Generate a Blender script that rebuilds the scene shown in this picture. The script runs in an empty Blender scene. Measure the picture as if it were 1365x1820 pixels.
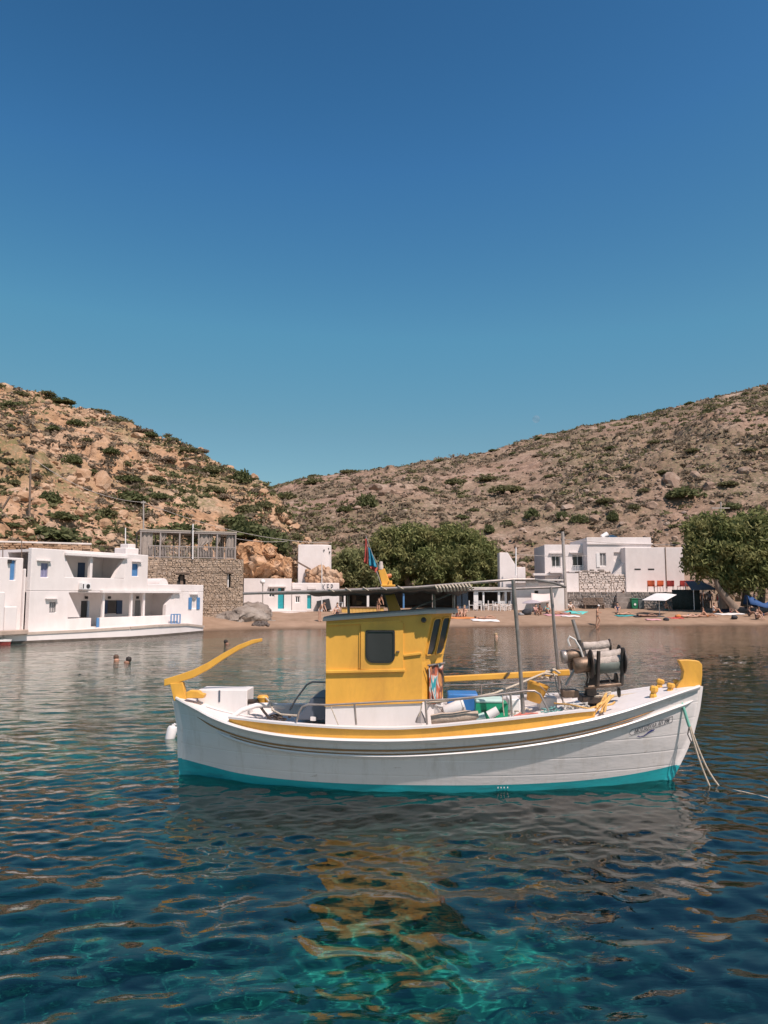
import bpy, bmesh, math, random
import numpy as np
from mathutils import Vector, Matrix
random.seed(7)
R = math.radians
sc = bpy.context.scene
COL = sc.collection

# ---------------------------------------------------------------- camera
CF, CH, HY = 1367.0, 2.5, 1057.0           # focal length in photo pixels, eye height, horizon row
PIT = math.atan((HY - 910) / CF)
CP, SP = math.cos(PIT), math.sin(PIT)
cam = bpy.data.cameras.new('camera')
cam.sensor_fit = 'VERTICAL'; cam.sensor_height = 36.0; cam.lens = 36.0 * CF / 1820
cam.clip_start = 0.1; cam.clip_end = 3000
co = bpy.data.objects.new('camera', cam); COL.objects.link(co)
co.location = (0, 0, CH); co.rotation_euler = (math.pi / 2 + PIT, 0, 0)
sc.camera = co

# ---------------------------------------------------------------- light
SUN_EL, SUN_AZ = 57.0, 38.0                # azimuth measured from behind the camera towards its right side
sv = Vector((math.sin(R(SUN_AZ)) * math.cos(R(SUN_EL)), -math.cos(R(SUN_AZ)) * math.cos(R(SUN_EL)), math.sin(R(SUN_EL))))
sl = bpy.data.lights.new('sun', 'SUN'); sl.energy = 5.0; sl.angle = R(0.53); sl.color = (1.0, 0.865, 0.80)
so = bpy.data.objects.new('sun', sl); COL.objects.link(so)
sl.cycles.is_caustics_light = True
so.rotation_euler = sv.to_track_quat('Z', 'Y').to_euler(); so.location = (20, -20, 40)

w = bpy.data.worlds.new('World'); sc.world = w; w.use_nodes = True
nt = w.node_tree; nt.nodes.clear()
sky = nt.nodes.new('ShaderNodeTexSky'); sky.sky_type = 'NISHITA'; sky.sun_disc = False
sky.sun_elevation = R(SUN_EL); sky.sun_rotation = math.atan2(sv.x, sv.y)
sky.altitude = 0; sky.air_density = 1.0; sky.dust_density = 0.6; sky.ozone_density = 3.5
pre = nt.nodes.new('ShaderNodeVectorMath'); pre.operation = 'SCALE'; pre.inputs['Scale'].default_value = 0.109
cur = nt.nodes.new('ShaderNodeRGBCurve'); cur.mapping.use_clip = False; cur.mapping.extend = 'EXTRAPOLATED'      # the film's colour response, the same over the whole sky
for ch, pts in ((0, ((0, 0.012), (0.020, 0.030), (0.030, 0.052), (0.054, 0.098), (0.119, 0.171), (1, 1))), (1, ((0, 0.0), (0.128, 0.118), (0.160, 0.180), (0.235, 0.298), (0.356, 0.365), (1, 0.9))), (2, ((0, 0.0), (0.29, 0.285), (0.34, 0.388), (0.456, 0.475), (0.59, 0.495), (1, 0.8)))):
    cv = cur.mapping.curves[ch]
    while len(cv.points) < len(pts): cv.points.new(0.5, 0.5)
    for q, (x_, y_) in zip(cv.points, pts): q.location = (x_, y_); q.handle_type = 'VECTOR'
cur.mapping.update()
post = nt.nodes.new('ShaderNodeVectorMath'); post.operation = 'SCALE'; post.inputs['Scale'].default_value = 1 / (0.109 * 1.149)
hs = nt.nodes.new('ShaderNodeHueSaturation'); hs.inputs['Hue'].default_value = 0.485; hs.inputs['Saturation'].default_value = 1.33
bg = nt.nodes.new('ShaderNodeBackground'); bg.inputs['Strength'].default_value = 0.109
wo = nt.nodes.new('ShaderNodeOutputWorld')
nt.links.new(sky.outputs[0], hs.inputs['Color']); nt.links.new(hs.outputs[0], pre.inputs[0]); nt.links.new(pre.outputs[0], cur.inputs['Color']); nt.links.new(cur.outputs[0], post.inputs[0]); nt.links.new(post.outputs[0], bg.inputs['Color']); nt.links.new(bg.outputs[0], wo.inputs['Surface'])

sc.view_settings.view_transform = 'Standard'; sc.view_settings.look = 'None'
sc.view_settings.gamma = 1; sc.view_settings.exposure = 0.2; sc.view_settings.use_curve_mapping = False
sc.cycles.max_bounces = 8; sc.cycles.transparent_max_bounces = 12
sc.cycles.caustics_reflective = True; sc.cycles.caustics_refractive = True
sc.cycles.sample_clamp_indirect = 4.0

# ---------------------------------------------------------------- measuring helpers (photo pixel -> place)
def ray(px, py):
    u = (px - 682.5) / CF; v = (910 - py) / CF
    return Vector((u, CP - v * SP, SP + v * CP))
def P(px, py, Y):
    d = ray(px, py); return Vector((0, 0, CH)) + d * (Y / d.y)
def G(px, py, z=0.0):
    d = ray(px, py); return Vector((0, 0, CH)) + d * ((z - CH) / d.z)
def pix(x, y, z):                           # numpy: world -> photo pixel
    dz = z - CH
    f = y * CP + dz * SP; up = -y * SP + dz * CP
    return 682.5 + CF * x / f, 910 - CF * up / f
class FR:                                   # an upright frame: local x along a facade, local y into it, z up
    def __init__(s, x, y, z, deg):
        s.o = Vector((x, y, z)); s.r = R(deg); s.deg = deg
        s.M = Matrix.Translation(s.o) @ Matrix.Rotation(s.r, 4, 'Z'); s.I = s.M.inverted()
        s.c = s.I @ Vector((0, 0, CH))
    def px(s, px, py, d=0.0):
        r = s.I.to_3x3() @ ray(px, py); k = (d - s.c.y) / r.y
        q = s.c + r * k; return q.x, q.z
    def at(s, px, py, d=0.0):
        x, z = s.px(px, py, d); return (x, d, z)
    def onz(s, px, py, z):                  # where the ray meets local height z
        r = s.I.to_3x3() @ ray(px, py); k = (z - s.c.z) / r.z
        q = s.c + r * k; return q.x, q.y

# ---------------------------------------------------------------- numpy noise
def _h(ix, iy, s):
    n = (ix.astype(np.int64) * 374761393 + iy.astype(np.int64) * 668265263 + s * 1274126177) & 0xffffffff
    n = ((n ^ (n >> 13)) * 1274126177) & 0xffffffff
    return ((n ^ (n >> 16)) & 0xffff) / 65535.0
def vnoise(x, y, s=0):
    ix, iy = np.floor(x), np.floor(y); fx, fy = x - ix, y - iy
    fx = fx * fx * (3 - 2 * fx); fy = fy * fy * (3 - 2 * fy)
    a, b, c, d = _h(ix, iy, s), _h(ix + 1, iy, s), _h(ix, iy + 1, s), _h(ix + 1, iy + 1, s)
    return (a + (b - a) * fx) * (1 - fy) + (c + (d - c) * fx) * fy
def fbm(x, y, o=5, s=0, g=0.5):
    t = 0; a = 1; n = 0
    for i in range(o):
        t = t + a * (vnoise(x * 2 ** i, y * 2 ** i, s + i) - 0.5); n += a; a *= g
    return t / n * 2
def boulders(x, y, c, s, dens):             # rounded lumps on a jittered grid
    gx, gy = x / c, y / c; ix, iy = np.floor(gx), np.floor(gy); best = np.zeros_like(gx)
    for dx in (-1, 0, 1):
        for dy in (-1, 0, 1):
            jx, jy = ix + dx, iy + dy
            cx = jx + 0.15 + 0.7 * _h(jx, jy, s); cy = jy + 0.15 + 0.7 * _h(jx, jy, s + 1)
            on = _h(jx, jy, s + 2) < dens; rr = 0.25 + 0.5 * _h(jx, jy, s + 3)
            ex = 0.7 + 0.8 * _h(jx, jy, s + 4)
            d = np.maximum(np.abs(gx - cx) / ex, 0) ** 2.6 + np.abs((gy - cy) * ex) ** 2.6
            d = d ** (1 / 2.6) / rr
            hgt = np.where(on, rr * np.sqrt(np.maximum(0, 1 - d ** 2)) ** 0.7, 0)
            best = np.maximum(best, hgt)
    return best * c

# ---------------------------------------------------------------- materials
def nodes(name):
    m = bpy.data.materials.new(name); m.use_nodes = True; n = m.node_tree; n.nodes.clear()
    o = n.nodes.new('ShaderNodeOutputMaterial'); return m, n, o
def nd(n, t, **k):
    q = n.nodes.new(t)
    for a, b in k.items():
        if a.startswith('i_'):
            q.inputs[int(a[2:]) if a[2:].isdigit() else a[2:]].default_value = b
        else: setattr(q, a, b)
    return q
def ramp(n, src, stops):
    r = n.nodes.new('ShaderNodeValToRGB'); e = r.color_ramp.elements
    while len(e) < len(stops): e.new(0.5)
    for q, (p, c) in zip(e, stops): q.position = p; q.color = (*c, 1) if len(c) == 3 else c
    n.links.new(src, r.inputs[0]); return r.outputs[0]
def mixc(n, f, a, b, mode='MIX'):
    q = n.nodes.new('ShaderNodeMix'); q.data_type = 'RGBA'; q.blend_type = mode
    for i, v in ((0, f), (6, a), (7, b)):
        if hasattr(v, 'is_linked'): n.links.new(v, q.inputs[i])
        else: q.inputs[i].default_value = (*v, 1) if isinstance(v, tuple) and len(v) == 3 else v
    return q.outputs[2]
def noise(n, scale, det=4, rough=0.55, vec=None, dist=0):
    q = nd(n, 'ShaderNodeTexNoise'); q.inputs['Scale'].default_value = scale; q.inputs['Detail'].default_value = det; q.inputs['Roughness'].default_value = rough; q.inputs['Distortion'].default_value = dist
    if vec is not None: n.links.new(vec, q.inputs['Vector'])
    return q.outputs['Fac']
def coords(n, scale=(1, 1, 1)):
    t = n.nodes.new('ShaderNodeTexCoord'); m = n.nodes.new('ShaderNodeMapping'); m.inputs['Scale'].default_value = scale
    n.links.new(t.outputs['Object'], m.inputs['Vector']); return m.outputs[0]
_M = {}
def mat(name, col, rough=0.6, var=0.12, scale=6.0, bump=0.0, metal=0.0, stain=None, stain_amt=0.3, stain_scale=1.5, aniso=(1, 1, 1), spec=0.5, bscale=None):
    if name in _M: return _M[name]
    m, n, o = nodes(name); b = nd(n, 'ShaderNodeBsdfPrincipled'); v = coords(n, aniso)
    f = noise(n, scale, 5, 0.6, v)
    lo = tuple(c * (1 - var) for c in col); hi = tuple(min(1, c * (1 + var)) for c in col)
    c = ramp(n, f, [(0.3, lo), (0.7, hi)])
    if stain:
        g = noise(n, stain_scale, 6, 0.7, v, 0.4)
        k = ramp(n, g, [(0.48, (0, 0, 0)), (0.75, (stain_amt,) * 3)])
        c = mixc(n, k, c, stain)
    n.links.new(c, b.inputs['Base Color'])
    b.inputs['Roughness'].default_value = rough; b.inputs['Metallic'].default_value = metal
    b.inputs['Specular IOR Level'].default_value = spec
    if bump:
        bp = nd(n, 'ShaderNodeBump'); bp.inputs['Strength'].default_value = bump; bp.inputs['Distance'].default_value = 0.02
        n.links.new(noise(n, bscale or scale * 3, 6, 0.65, v), bp.inputs['Height']); n.links.new(bp.outputs[0], b.inputs['Normal'])
    n.links.new(b.outputs[0], o.inputs[0]); _M[name] = m; return m

# ---------------------------------------------------------------- mesh building
class MB:
    def __init__(s): s.v = []; s.f = []
    def add(s, vs, fs):
        b = len(s.v); s.v += [tuple(q) for q in vs]; s.f += [tuple(i + b for i in f) for f in fs]; return s
    def box(s, x0, x1, y0, y1, z0, z1):
        if x0 > x1: x0, x1 = x1, x0
        if y0 > y1: y0, y1 = y1, y0
        if z0 > z1: z0, z1 = z1, z0
        return s.add([(x0, y0, z0), (x1, y0, z0), (x1, y1, z0), (x0, y1, z0), (x0, y0, z1), (x1, y0, z1), (x1, y1, z1), (x0, y1, z1)],
                     [(0, 3, 2, 1), (4, 5, 6, 7), (0, 1, 5, 4), (1, 2, 6, 5), (2, 3, 7, 6), (3, 0, 4, 7)])
    def obox(s, c, size, M=None):
        a = [Vector((sx * size[0] / 2, sy * size[1] / 2, sz * size[2] / 2)) for sz in (-1, 1) for sx, sy in ((-1, -1), (1, -1), (1, 1), (-1, 1))]
        if M is not None: a = [M @ q for q in a]
        return s.add([q + Vector(c) for q in a], [(0, 3, 2, 1), (4, 5, 6, 7), (0, 1, 5, 4), (1, 2, 6, 5), (2, 3, 7, 6), (3, 0, 4, 7)])
    def beam(s, a, b, wd, ht):
        a, b = Vector(a), Vector(b); d = b - a; q = d.to_track_quat('X', 'Z').to_matrix()
        return s.obox((a + b) / 2, (d.length, wd, ht), q)
    def tube(s, pts, r, n=8, cap=True):
        pts = [Vector(p) for p in pts]; rr = r if isinstance(r, (list, tuple)) else [r] * len(pts)
        rings = []; up = None
        for i, p in enumerate(pts):
            d = (pts[min(i + 1, len(pts) - 1)] - pts[max(i - 1, 0)]).normalized()
            if up is None:
                up = Vector((0, 0, 1)) if abs(d.z) < 0.9 else Vector((1, 0, 0))
            sd = d.cross(up).normalized(); up = sd.cross(d).normalized()
            rings.append([p + (sd * math.cos(t) + up * math.sin(t)) * rr[i] for t in [2 * math.pi * k / n for k in range(n)]])
        vs = [q for g in rings for q in g]; fs = []
        for i in range(len(pts) - 1):
            for k in range(n):
                fs.append((i * n + k, i * n + (k + 1) % n, (i + 1) * n + (k + 1) % n, (i + 1) * n + k))
        if cap: fs += [tuple(range(n))[::-1], tuple(range((len(pts) - 1) * n, len(pts) * n))]
        return s.add(vs, fs)
    def prism(s, poly, a, b, axis='y'):     # 2D outline swept between a and b
        n = len(poly)
        f = {'y': lambda p, t: (p[0], t, p[1]), 'x': lambda p, t: (t, p[0], p[1]), 'z': lambda p, t: (p[0], p[1], t)}[axis]
        return s.add([f(p, a) for p in poly] + [f(p, b) for p in poly],
                     [tuple(range(n)), tuple(range(2 * n - 1, n - 1, -1))] + [((i + 1) % n, i, n + i, n + (i + 1) % n) for i in range(n)])
    def lathe(s, prof, c=(0, 0, 0), n=20, M=None):   # (r,z) profile round z
        vs = []; fs = []
        for r_, z in prof:
            for k in range(n):
                t = 2 * math.pi * k / n; q = Vector((r_ * math.cos(t), r_ * math.sin(t), z))
                if M is not None: q = M @ q
                vs.append(q + Vector(c))
        for i in range(len(prof) - 1):
            for k in range(n): fs.append((i * n + k, i * n + (k + 1) % n, (i + 1) * n + (k + 1) % n, (i + 1) * n + k))
        fs += [tuple(range(n))[::-1], tuple(range((len(prof) - 1) * n, len(prof) * n))]
        return s.add(vs, fs)
    def grid(s, rows, close=False):         # loft through rows of points
        n = len(rows[0]); fs = []
        for i in range(len(rows) - 1):
            for k in range(n if close else n - 1):
                fs.append((i * n + k, i * n + (k + 1) % n, (i + 1) * n + (k + 1) % n, (i + 1) * n + k))
        return s.add([q for r_ in rows for q in r_], fs)
    def wall(s, x0, x1, z0, z1, y0, y1, holes=()):
        """a wall slab with rectangular openings, one closed mesh"""
        xs = sorted({x0, x1, *[h for q in holes for h in q[:2]]}); zs = sorted({z0, z1, *[h for q in holes for h in q[2:]]})
        xs = [x for x in xs if x0 <= x <= x1]; zs = [z for z in zs if z0 <= z <= z1]
        idx = {}
        def V(i, j, k):
            if (i, j, k) not in idx: idx[(i, j, k)] = len(s.v); s.v.append((xs[i], (y0, y1)[k], zs[j]))
            return idx[(i, j, k)]
        def solid(i, j):
            if i < 0 or j < 0 or i >= len(xs) - 1 or j >= len(zs) - 1: return False
            cx, cz = (xs[i] + xs[i + 1]) / 2, (zs[j] + zs[j + 1]) / 2
            return not any(a < cx < b and c < cz < d for a, b, c, d in holes)
        for i in range(len(xs) - 1):
            for j in range(len(zs) - 1):
                if not solid(i, j): continue
                s.f.append((V(i, j, 0), V(i + 1, j, 0), V(i + 1, j + 1, 0), V(i, j + 1, 0)))
                s.f.append((V(i, j, 1), V(i, j + 1, 1), V(i + 1, j + 1, 1), V(i + 1, j, 1)))
                if not solid(i - 1, j): s.f.append((V(i, j, 0), V(i, j + 1, 0), V(i, j + 1, 1), V(i, j, 1)))
                if not solid(i + 1, j): s.f.append((V(i + 1, j, 0), V(i + 1, j, 1), V(i + 1, j + 1, 1), V(i + 1, j + 1, 0)))
                if not solid(i, j - 1): s.f.append((V(i, j, 0), V(i, j, 1), V(i + 1, j, 1), V(i + 1, j, 0)))
                if not solid(i, j + 1): s.f.append((V(i, j + 1, 0), V(i + 1, j + 1, 0), V(i + 1, j + 1, 1), V(i, j + 1, 1)))
        return s
    def build(s, name, m=None, parent=None, smooth=False, bevel=0, world=False, seg=2, fix=True):
        me = bpy.data.meshes.new(name); vs = s.v
        if world and parent is not None:
            I = parent.matrix_basis.inverted(); vs = [I @ Vector(q) for q in vs]
        me.from_pydata([tuple(q) for q in vs], [], s.f); me.update()
        if fix:
            bm = bmesh.new(); bm.from_mesh(me); bmesh.ops.recalc_face_normals(bm, faces=bm.faces); bm.to_mesh(me); bm.free()
        o = bpy.data.objects.new(name, me); COL.objects.link(o)
        if m is not None: me.materials.append(m)
        if smooth:
            me.polygons.foreach_set('use_smooth', [True] * len(me.polygons))
            try: me.set_sharp_from_angle(angle=R(smooth if smooth is not True else 40))
            except Exception: pass
        if bevel:
            b = o.modifiers.new('bevel', 'BEVEL'); b.width = bevel; b.segments = seg; b.limit_method = 'ANGLE'; b.angle_limit = R(35); b.harden_normals = False
        if parent is not None: o.parent = parent
        return o
def tag(o, label=None, cat=None, group=None, kind=None):
    if label: o['label'] = label
    if cat: o['category'] = cat
    if group: o['group'] = group
    if kind: o['kind'] = kind
    return o
def thing(name, label, cat, loc=(0, 0, 0), deg=0, group=None):
    o = bpy.data.objects.new(name, None); COL.objects.link(o); o.empty_display_size = 0.2
    M = Matrix.Translation(Vector(loc)) @ Matrix.Rotation(R(deg), 4, 'Z')
    o.location = loc; o.rotation_euler = (0, 0, R(deg)); o.matrix_basis = M
    return tag(o, label, cat, group)
def kids(o): return [c for c in KID.get(o.name, [])]
def copy_tree(o, parent=None):
    c = o.copy(); COL.objects.link(c)
    if parent is not None: c.parent = parent
    for ch in list(o.children): copy_tree(ch, c)
    return c
def npmesh(name, V, F, m, parent=None, smooth=False):
    """numpy arrays -> object (V n*3, F m*4 or m*3)"""
    me = bpy.data.meshes.new(name); k = F.shape[1]
    me.vertices.add(len(V)); me.vertices.foreach_set('co', np.ascontiguousarray(V, dtype=np.float32).ravel())
    me.loops.add(F.size); me.loops.foreach_set('vertex_index', np.ascontiguousarray(F, dtype=np.int32).ravel())
    me.polygons.add(len(F)); me.polygons.foreach_set('loop_start', np.arange(0, F.size, k, dtype=np.int32))
    me.polygons.foreach_set('loop_total', np.full(len(F), k, dtype=np.int32))
    me.polygons.foreach_set('use_smooth', np.full(len(F), bool(smooth)))
    me.update(calc_edges=True); me.validate()
    o = bpy.data.objects.new(name, me); COL.objects.link(o)
    if m is not None: me.materials.append(m)
    if parent is not None: o.parent = parent
    return o
def gridfaces(nr, nc):
    i = np.arange(nr - 1)[:, None] * nc + np.arange(nc - 1)[None, :]
    return np.stack([i, i + 1, i + nc + 1, i + nc], -1).reshape(-1, 4)

# ---------------------------------------------------------------- common materials
WHITE = mat('whitewash', (0.70, 0.635, 0.61), 0.85, 0.05, 1.2, 0.55, stain=(0.50, 0.43, 0.38), stain_amt=0.40, stain_scale=0.55, bscale=2.6, aniso=(1, 1, 0.6))
WOODW = mat('white_wood', (0.74, 0.71, 0.69), 0.6, 0.05, 8)
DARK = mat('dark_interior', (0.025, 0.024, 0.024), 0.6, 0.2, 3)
GLASSD = mat('window_glass', (0.03, 0.035, 0.04), 0.08, 0.1, 3)
NAVY = mat('navy_paint', (0.022, 0.045, 0.10), 0.5, 0.15, 6)
BLUE = mat('blue_paint', (0.075, 0.20, 0.40), 0.5, 0.12, 6)
LILAC = mat('lilac_curtain', (0.25, 0.24, 0.36), 0.7, 0.12, 9)
TURQ = mat('turquoise_paint', (0.02, 0.30, 0.34), 0.5, 0.12, 6)
STONE = mat('grey_brown_stone', (0.36, 0.265, 0.19), 0.9, 0.35, 2.6, 0.5, stain=(0.52, 0.44, 0.38), stain_amt=0.8, stain_scale=3.5)
STONEB = mat('mortar_stone', (0.22, 0.17, 0.13), 0.95, 0.3, 4)
STONEW = mat('whitewashed_stone', (0.60, 0.52, 0.47), 0.9, 0.2, 2.0, 0.4, stain=(0.36, 0.29, 0.24), stain_amt=0.7, stain_scale=3)
STONEG = mat('grey_stone', (0.25, 0.21, 0.185), 0.95, 0.3, 2.0, 0.4, stain=(0.13, 0.11, 0.10), stain_amt=0.7, stain_scale=2.5)
RUST = mat('weathered_wood', (0.17, 0.12, 0.09), 0.85, 0.3, 5, 0.3)
STEEL = mat('steel_tube', (0.33, 0.285, 0.26), 0.42, 0.2, 12, metal=0.45, stain=(0.22, 0.13, 0.08), stain_amt=0.5, stain_scale=9)
CONC = mat('pale_concrete', (0.62, 0.56, 0.52), 0.9, 0.1, 1.2, 0.3, stain=(0.42, 0.35, 0.30), stain_amt=0.5, stain_scale=1.1)
# ================================================================ WATER AND SEABED
def water_material():
    m, n, o = nodes('sea_water')
    v = coords(n)
    bp = nd(n, 'ShaderNodeBump'); bp.inputs['Strength'].default_value = WB; bp.inputs['Distance'].default_value = 0.1
    t = n.nodes.new('ShaderNodeTexCoord'); mp = n.nodes.new('ShaderNodeMapping'); mp.inputs['Scale'].default_value = (0.55, 1.7, 1); mp.inputs['Rotation'].default_value = (0, 0, R(-9))
    n.links.new(t.outputs['Object'], mp.inputs['Vector'])
    a = noise(n, 2.4, 4, 0.55, mp.outputs[0], 0.4)
    n.links.new(a, bp.inputs['Height'])
    sx = nd(n, 'ShaderNodeSeparateXYZ'); n.links.new(t.outputs['Object'], sx.inputs[0])
    mr = nd(n, 'ShaderNodeMapRange'); mr.inputs['From Min'].default_value = 9; mr.inputs['From Max'].default_value = 22; mr.inputs['To Min'].default_value = 0.07; mr.inputs['To Max'].default_value = WB      # open water beyond the boat is ruffled, its lee is calm
    n.links.new(sx.outputs['Y'], mr.inputs['Value']); n.links.new(mr.outputs[0], bp.inputs['Strength'])
    fr = nd(n, 'ShaderNodeFresnel'); fr.inputs['IOR'].default_value = 1.64
    gl = nd(n, 'ShaderNodeBsdfGlossy'); gl.inputs['Roughness'].default_value = 0.0; gl.inputs['Color'].default_value = (1.0, 0.965, 0.915, 1)
    rf = nd(n, 'ShaderNodeBsdfRefraction'); rf.inputs['IOR'].default_value = 1.33; rf.inputs['Roughness'].default_value = 0.0; rf.inputs['Color'].default_value = (0.70, 0.95, 0.91, 1)
    ms = nd(n, 'ShaderNodeMixShader')
    for q in (fr, gl, rf): n.links.new(bp.outputs[0], q.inputs['Normal'])
    n.links.new(fr.outputs[0], ms.inputs[0]); n.links.new(rf.outputs[0], ms.inputs[1]); n.links.new(gl.outputs[0], ms.inputs[2])
    n.links.new(ms.outputs[0], o.inputs[0]); return m
WB = 0.31
def build_water():
    rng = np.random.default_rng(11)
    drop = np.concatenate([np.linspace(29, 60, 40), np.linspace(60, 480, 430)[1:], np.linspace(480, 1500, 260)[1:]])
    Y = (CH * CF / drop)[::-1]; Y = np.sort(Y)
    u = np.linspace(-0.66, 0.66, 620)
    YY, UU = np.meshgrid(Y, u, indexing='ij'); X = UU * (YY + 1.2)
    dY = np.gradient(Y)[:, None]
    Z = np.zeros_like(X)
    lee = np.clip((X + 0.5) / 3.5, 0, 1) * np.clip((16 - YY) / 6, 0, 1)      # calmer water in front of the boat
    for k in range(84):
        lam = np.exp(rng.uniform(np.log(0.12), np.log(1.5))); th = rng.normal(math.pi / 2 + 0.14, 0.8 if lam < 0.6 else 0.45)
        kx, ky = math.cos(th) * 2 * math.pi / lam, math.sin(th) * 2 * math.pi / lam
        amp = 0.0042 * lam / (2 * math.pi) * (0.5 if lam > 0.8 else 1.0 if lam > 0.42 else 1.5)
        patch = 0.25 + 1.5 * vnoise(X / (3 * lam + 1.5) + k * 7.3, YY / (4 * lam + 2), k)
        fade = np.clip((lam / (3.0 * dY)) - 0.6, 0, 1)
        calm = (1 - lee * (0.35 if lam < 0.3 else 0.1)) * (1 + np.clip((15 - YY) / 4, 0, 1) * (0.15 if lam < 0.22 else 0.45 if lam < 0.75 else 0.0))
        Z += amp * 2.3 * patch * fade * calm * np.sin(kx * (X + 0.25 * lam * vnoise(X / lam / 2, YY / lam / 2, k + 99)) + ky * YY + rng.uniform(0, 6.28))
    V = np.stack([X, YY, Z], -1).reshape(-1, 3)
    o = npmesh('sea_water', V, gridfaces(*X.shape), water_material(), smooth=True)
    tag(o, 'clear dark teal sea water with ripples around the fishing boat', None, None, 'structure')
    return o
sea = build_water(); sea.cycles.is_caustics_caster = True

def build_seabed():
    m, n, o = nodes('seabed'); b = nd(n, 'ShaderNodeBsdfPrincipled'); b.inputs['Roughness'].default_value = 1.0; b.inputs['Specular IOR Level'].default_value = 0.0
    v = coords(n)
    a = noise(n, 0.55, 5, 0.6, v, 0.6); c = noise(n, 3.0, 4, 0.6, v)
    k = ramp(n, a, [(0.36, (0.008, 0.062, 0.056)), (0.50, (0.015, 0.130, 0.110)), (0.68, (0.024, 0.165, 0.138))])
    sx = nd(n, 'ShaderNodeSeparateXYZ'); n.links.new(coords(n), sx.inputs[0]); wd = nd(n, 'ShaderNodeMath', operation='MULTIPLY_ADD'); wd.inputs[1].default_value = 0.22; n.links.new(sx.outputs['X'], wd.inputs[0]); n.links.new(noise(n, 0.4, 4, 0.6, v, 0.5), wd.inputs[2])
    k = mixc(n, ramp(n, wd.outputs[0], [(0.70, (0, 0, 0)), (1.0, (0.85,) * 3)]), k, (0.004, 0.014, 0.020))        # dark weed meadow on the bow side
    n.links.new(mixc(n, 0.6, k, ramp(n, c, [(0.35, (0.5, 0.55, 0.55)), (0.65, (1.1, 1.1, 1.1))]), 'MULTIPLY'), b.inputs['Base Color'])
    n.links.new(b.outputs[0], o.inputs[0])
    ys = np.concatenate([[-400, -60], np.linspace(-2, 40, 160), np.linspace(40, 66, 20)[1:]]); xs = np.concatenate([[-600, -60], np.linspace(-26, 26, 160), [60, 600]])
    Yg, Xg = np.meshgrid(ys, xs, indexing='ij')
    Z = -2.1 + 0.35 * fbm(Xg * 0.5, Yg * 0.5, 4, 5) + 0.22 * boulders(Xg, Yg, 1.4, 31, 0.35)
    o2 = npmesh('seabed', np.stack([Xg, Yg, Z], -1).reshape(-1, 3), gridfaces(*Xg.shape), m, smooth=True)
    return tag(o2, 'dark rocky seabed seen through the water', None, None, 'structure')
seabed = build_seabed(); seabed.cycles.is_caustics_receiver = True

# ================================================================ HILLS
def terrain_material(name, cols, patch, pscale, rk):
    m, n, o = nodes(name); b = nd(n, 'ShaderNodeBsdfPrincipled'); b.inputs['Roughness'].default_value = 0.95; b.inputs['Specular IOR Level'].default_value = 0.15
    v = coords(n)
    c = ramp(n, noise(n, 0.16, 8, 0.72, v, 0.5), [(0.30, cols[0]), (0.45, cols[1]), (0.58, cols[2]), (0.72, cols[3])])
    g = ramp(n, noise(n, 1.3, 5, 0.7, v), [(0.32, (0.55, 0.52, 0.50)), (0.62, (1.12, 1.08, 1.04))])
    c = mixc(n, 1.0, c, g, 'MULTIPLY')
    at = nd(n, 'ShaderNodeAttribute', attribute_name='scrub')
    sp = noise(n, 2.2, 4, 0.7, v)
    ma = nd(n, 'ShaderNodeMath', operation='MULTIPLY'); n.links.new(at.outputs['Fac'], ma.inputs[0]); n.links.new(ramp(n, sp, [(0.40, (0, 0, 0)), (0.52, (1, 1, 1))]), ma.inputs[1])
    sc_ = ramp(n, noise(n, 0.9, 3, 0.6, v), [(0.35, patch[0]), (0.65, patch[1])])
    c = mixc(n, ma.outputs[0], c, sc_)
    n.links.new(c, b.inputs['Base Color'])
    bp = nd(n, 'ShaderNodeBump'); bp.inputs['Strength'].default_value = 0.9; bp.inputs['Distance'].default_value = 0.25
    n.links.new(noise(n, 2.6, 6, 0.72, v), bp.inputs['Height']); n.links.new(bp.outputs[0], b.inputs['Normal'])
    n.links.new(b.outputs[0], o.inputs[0]); return m

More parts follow.
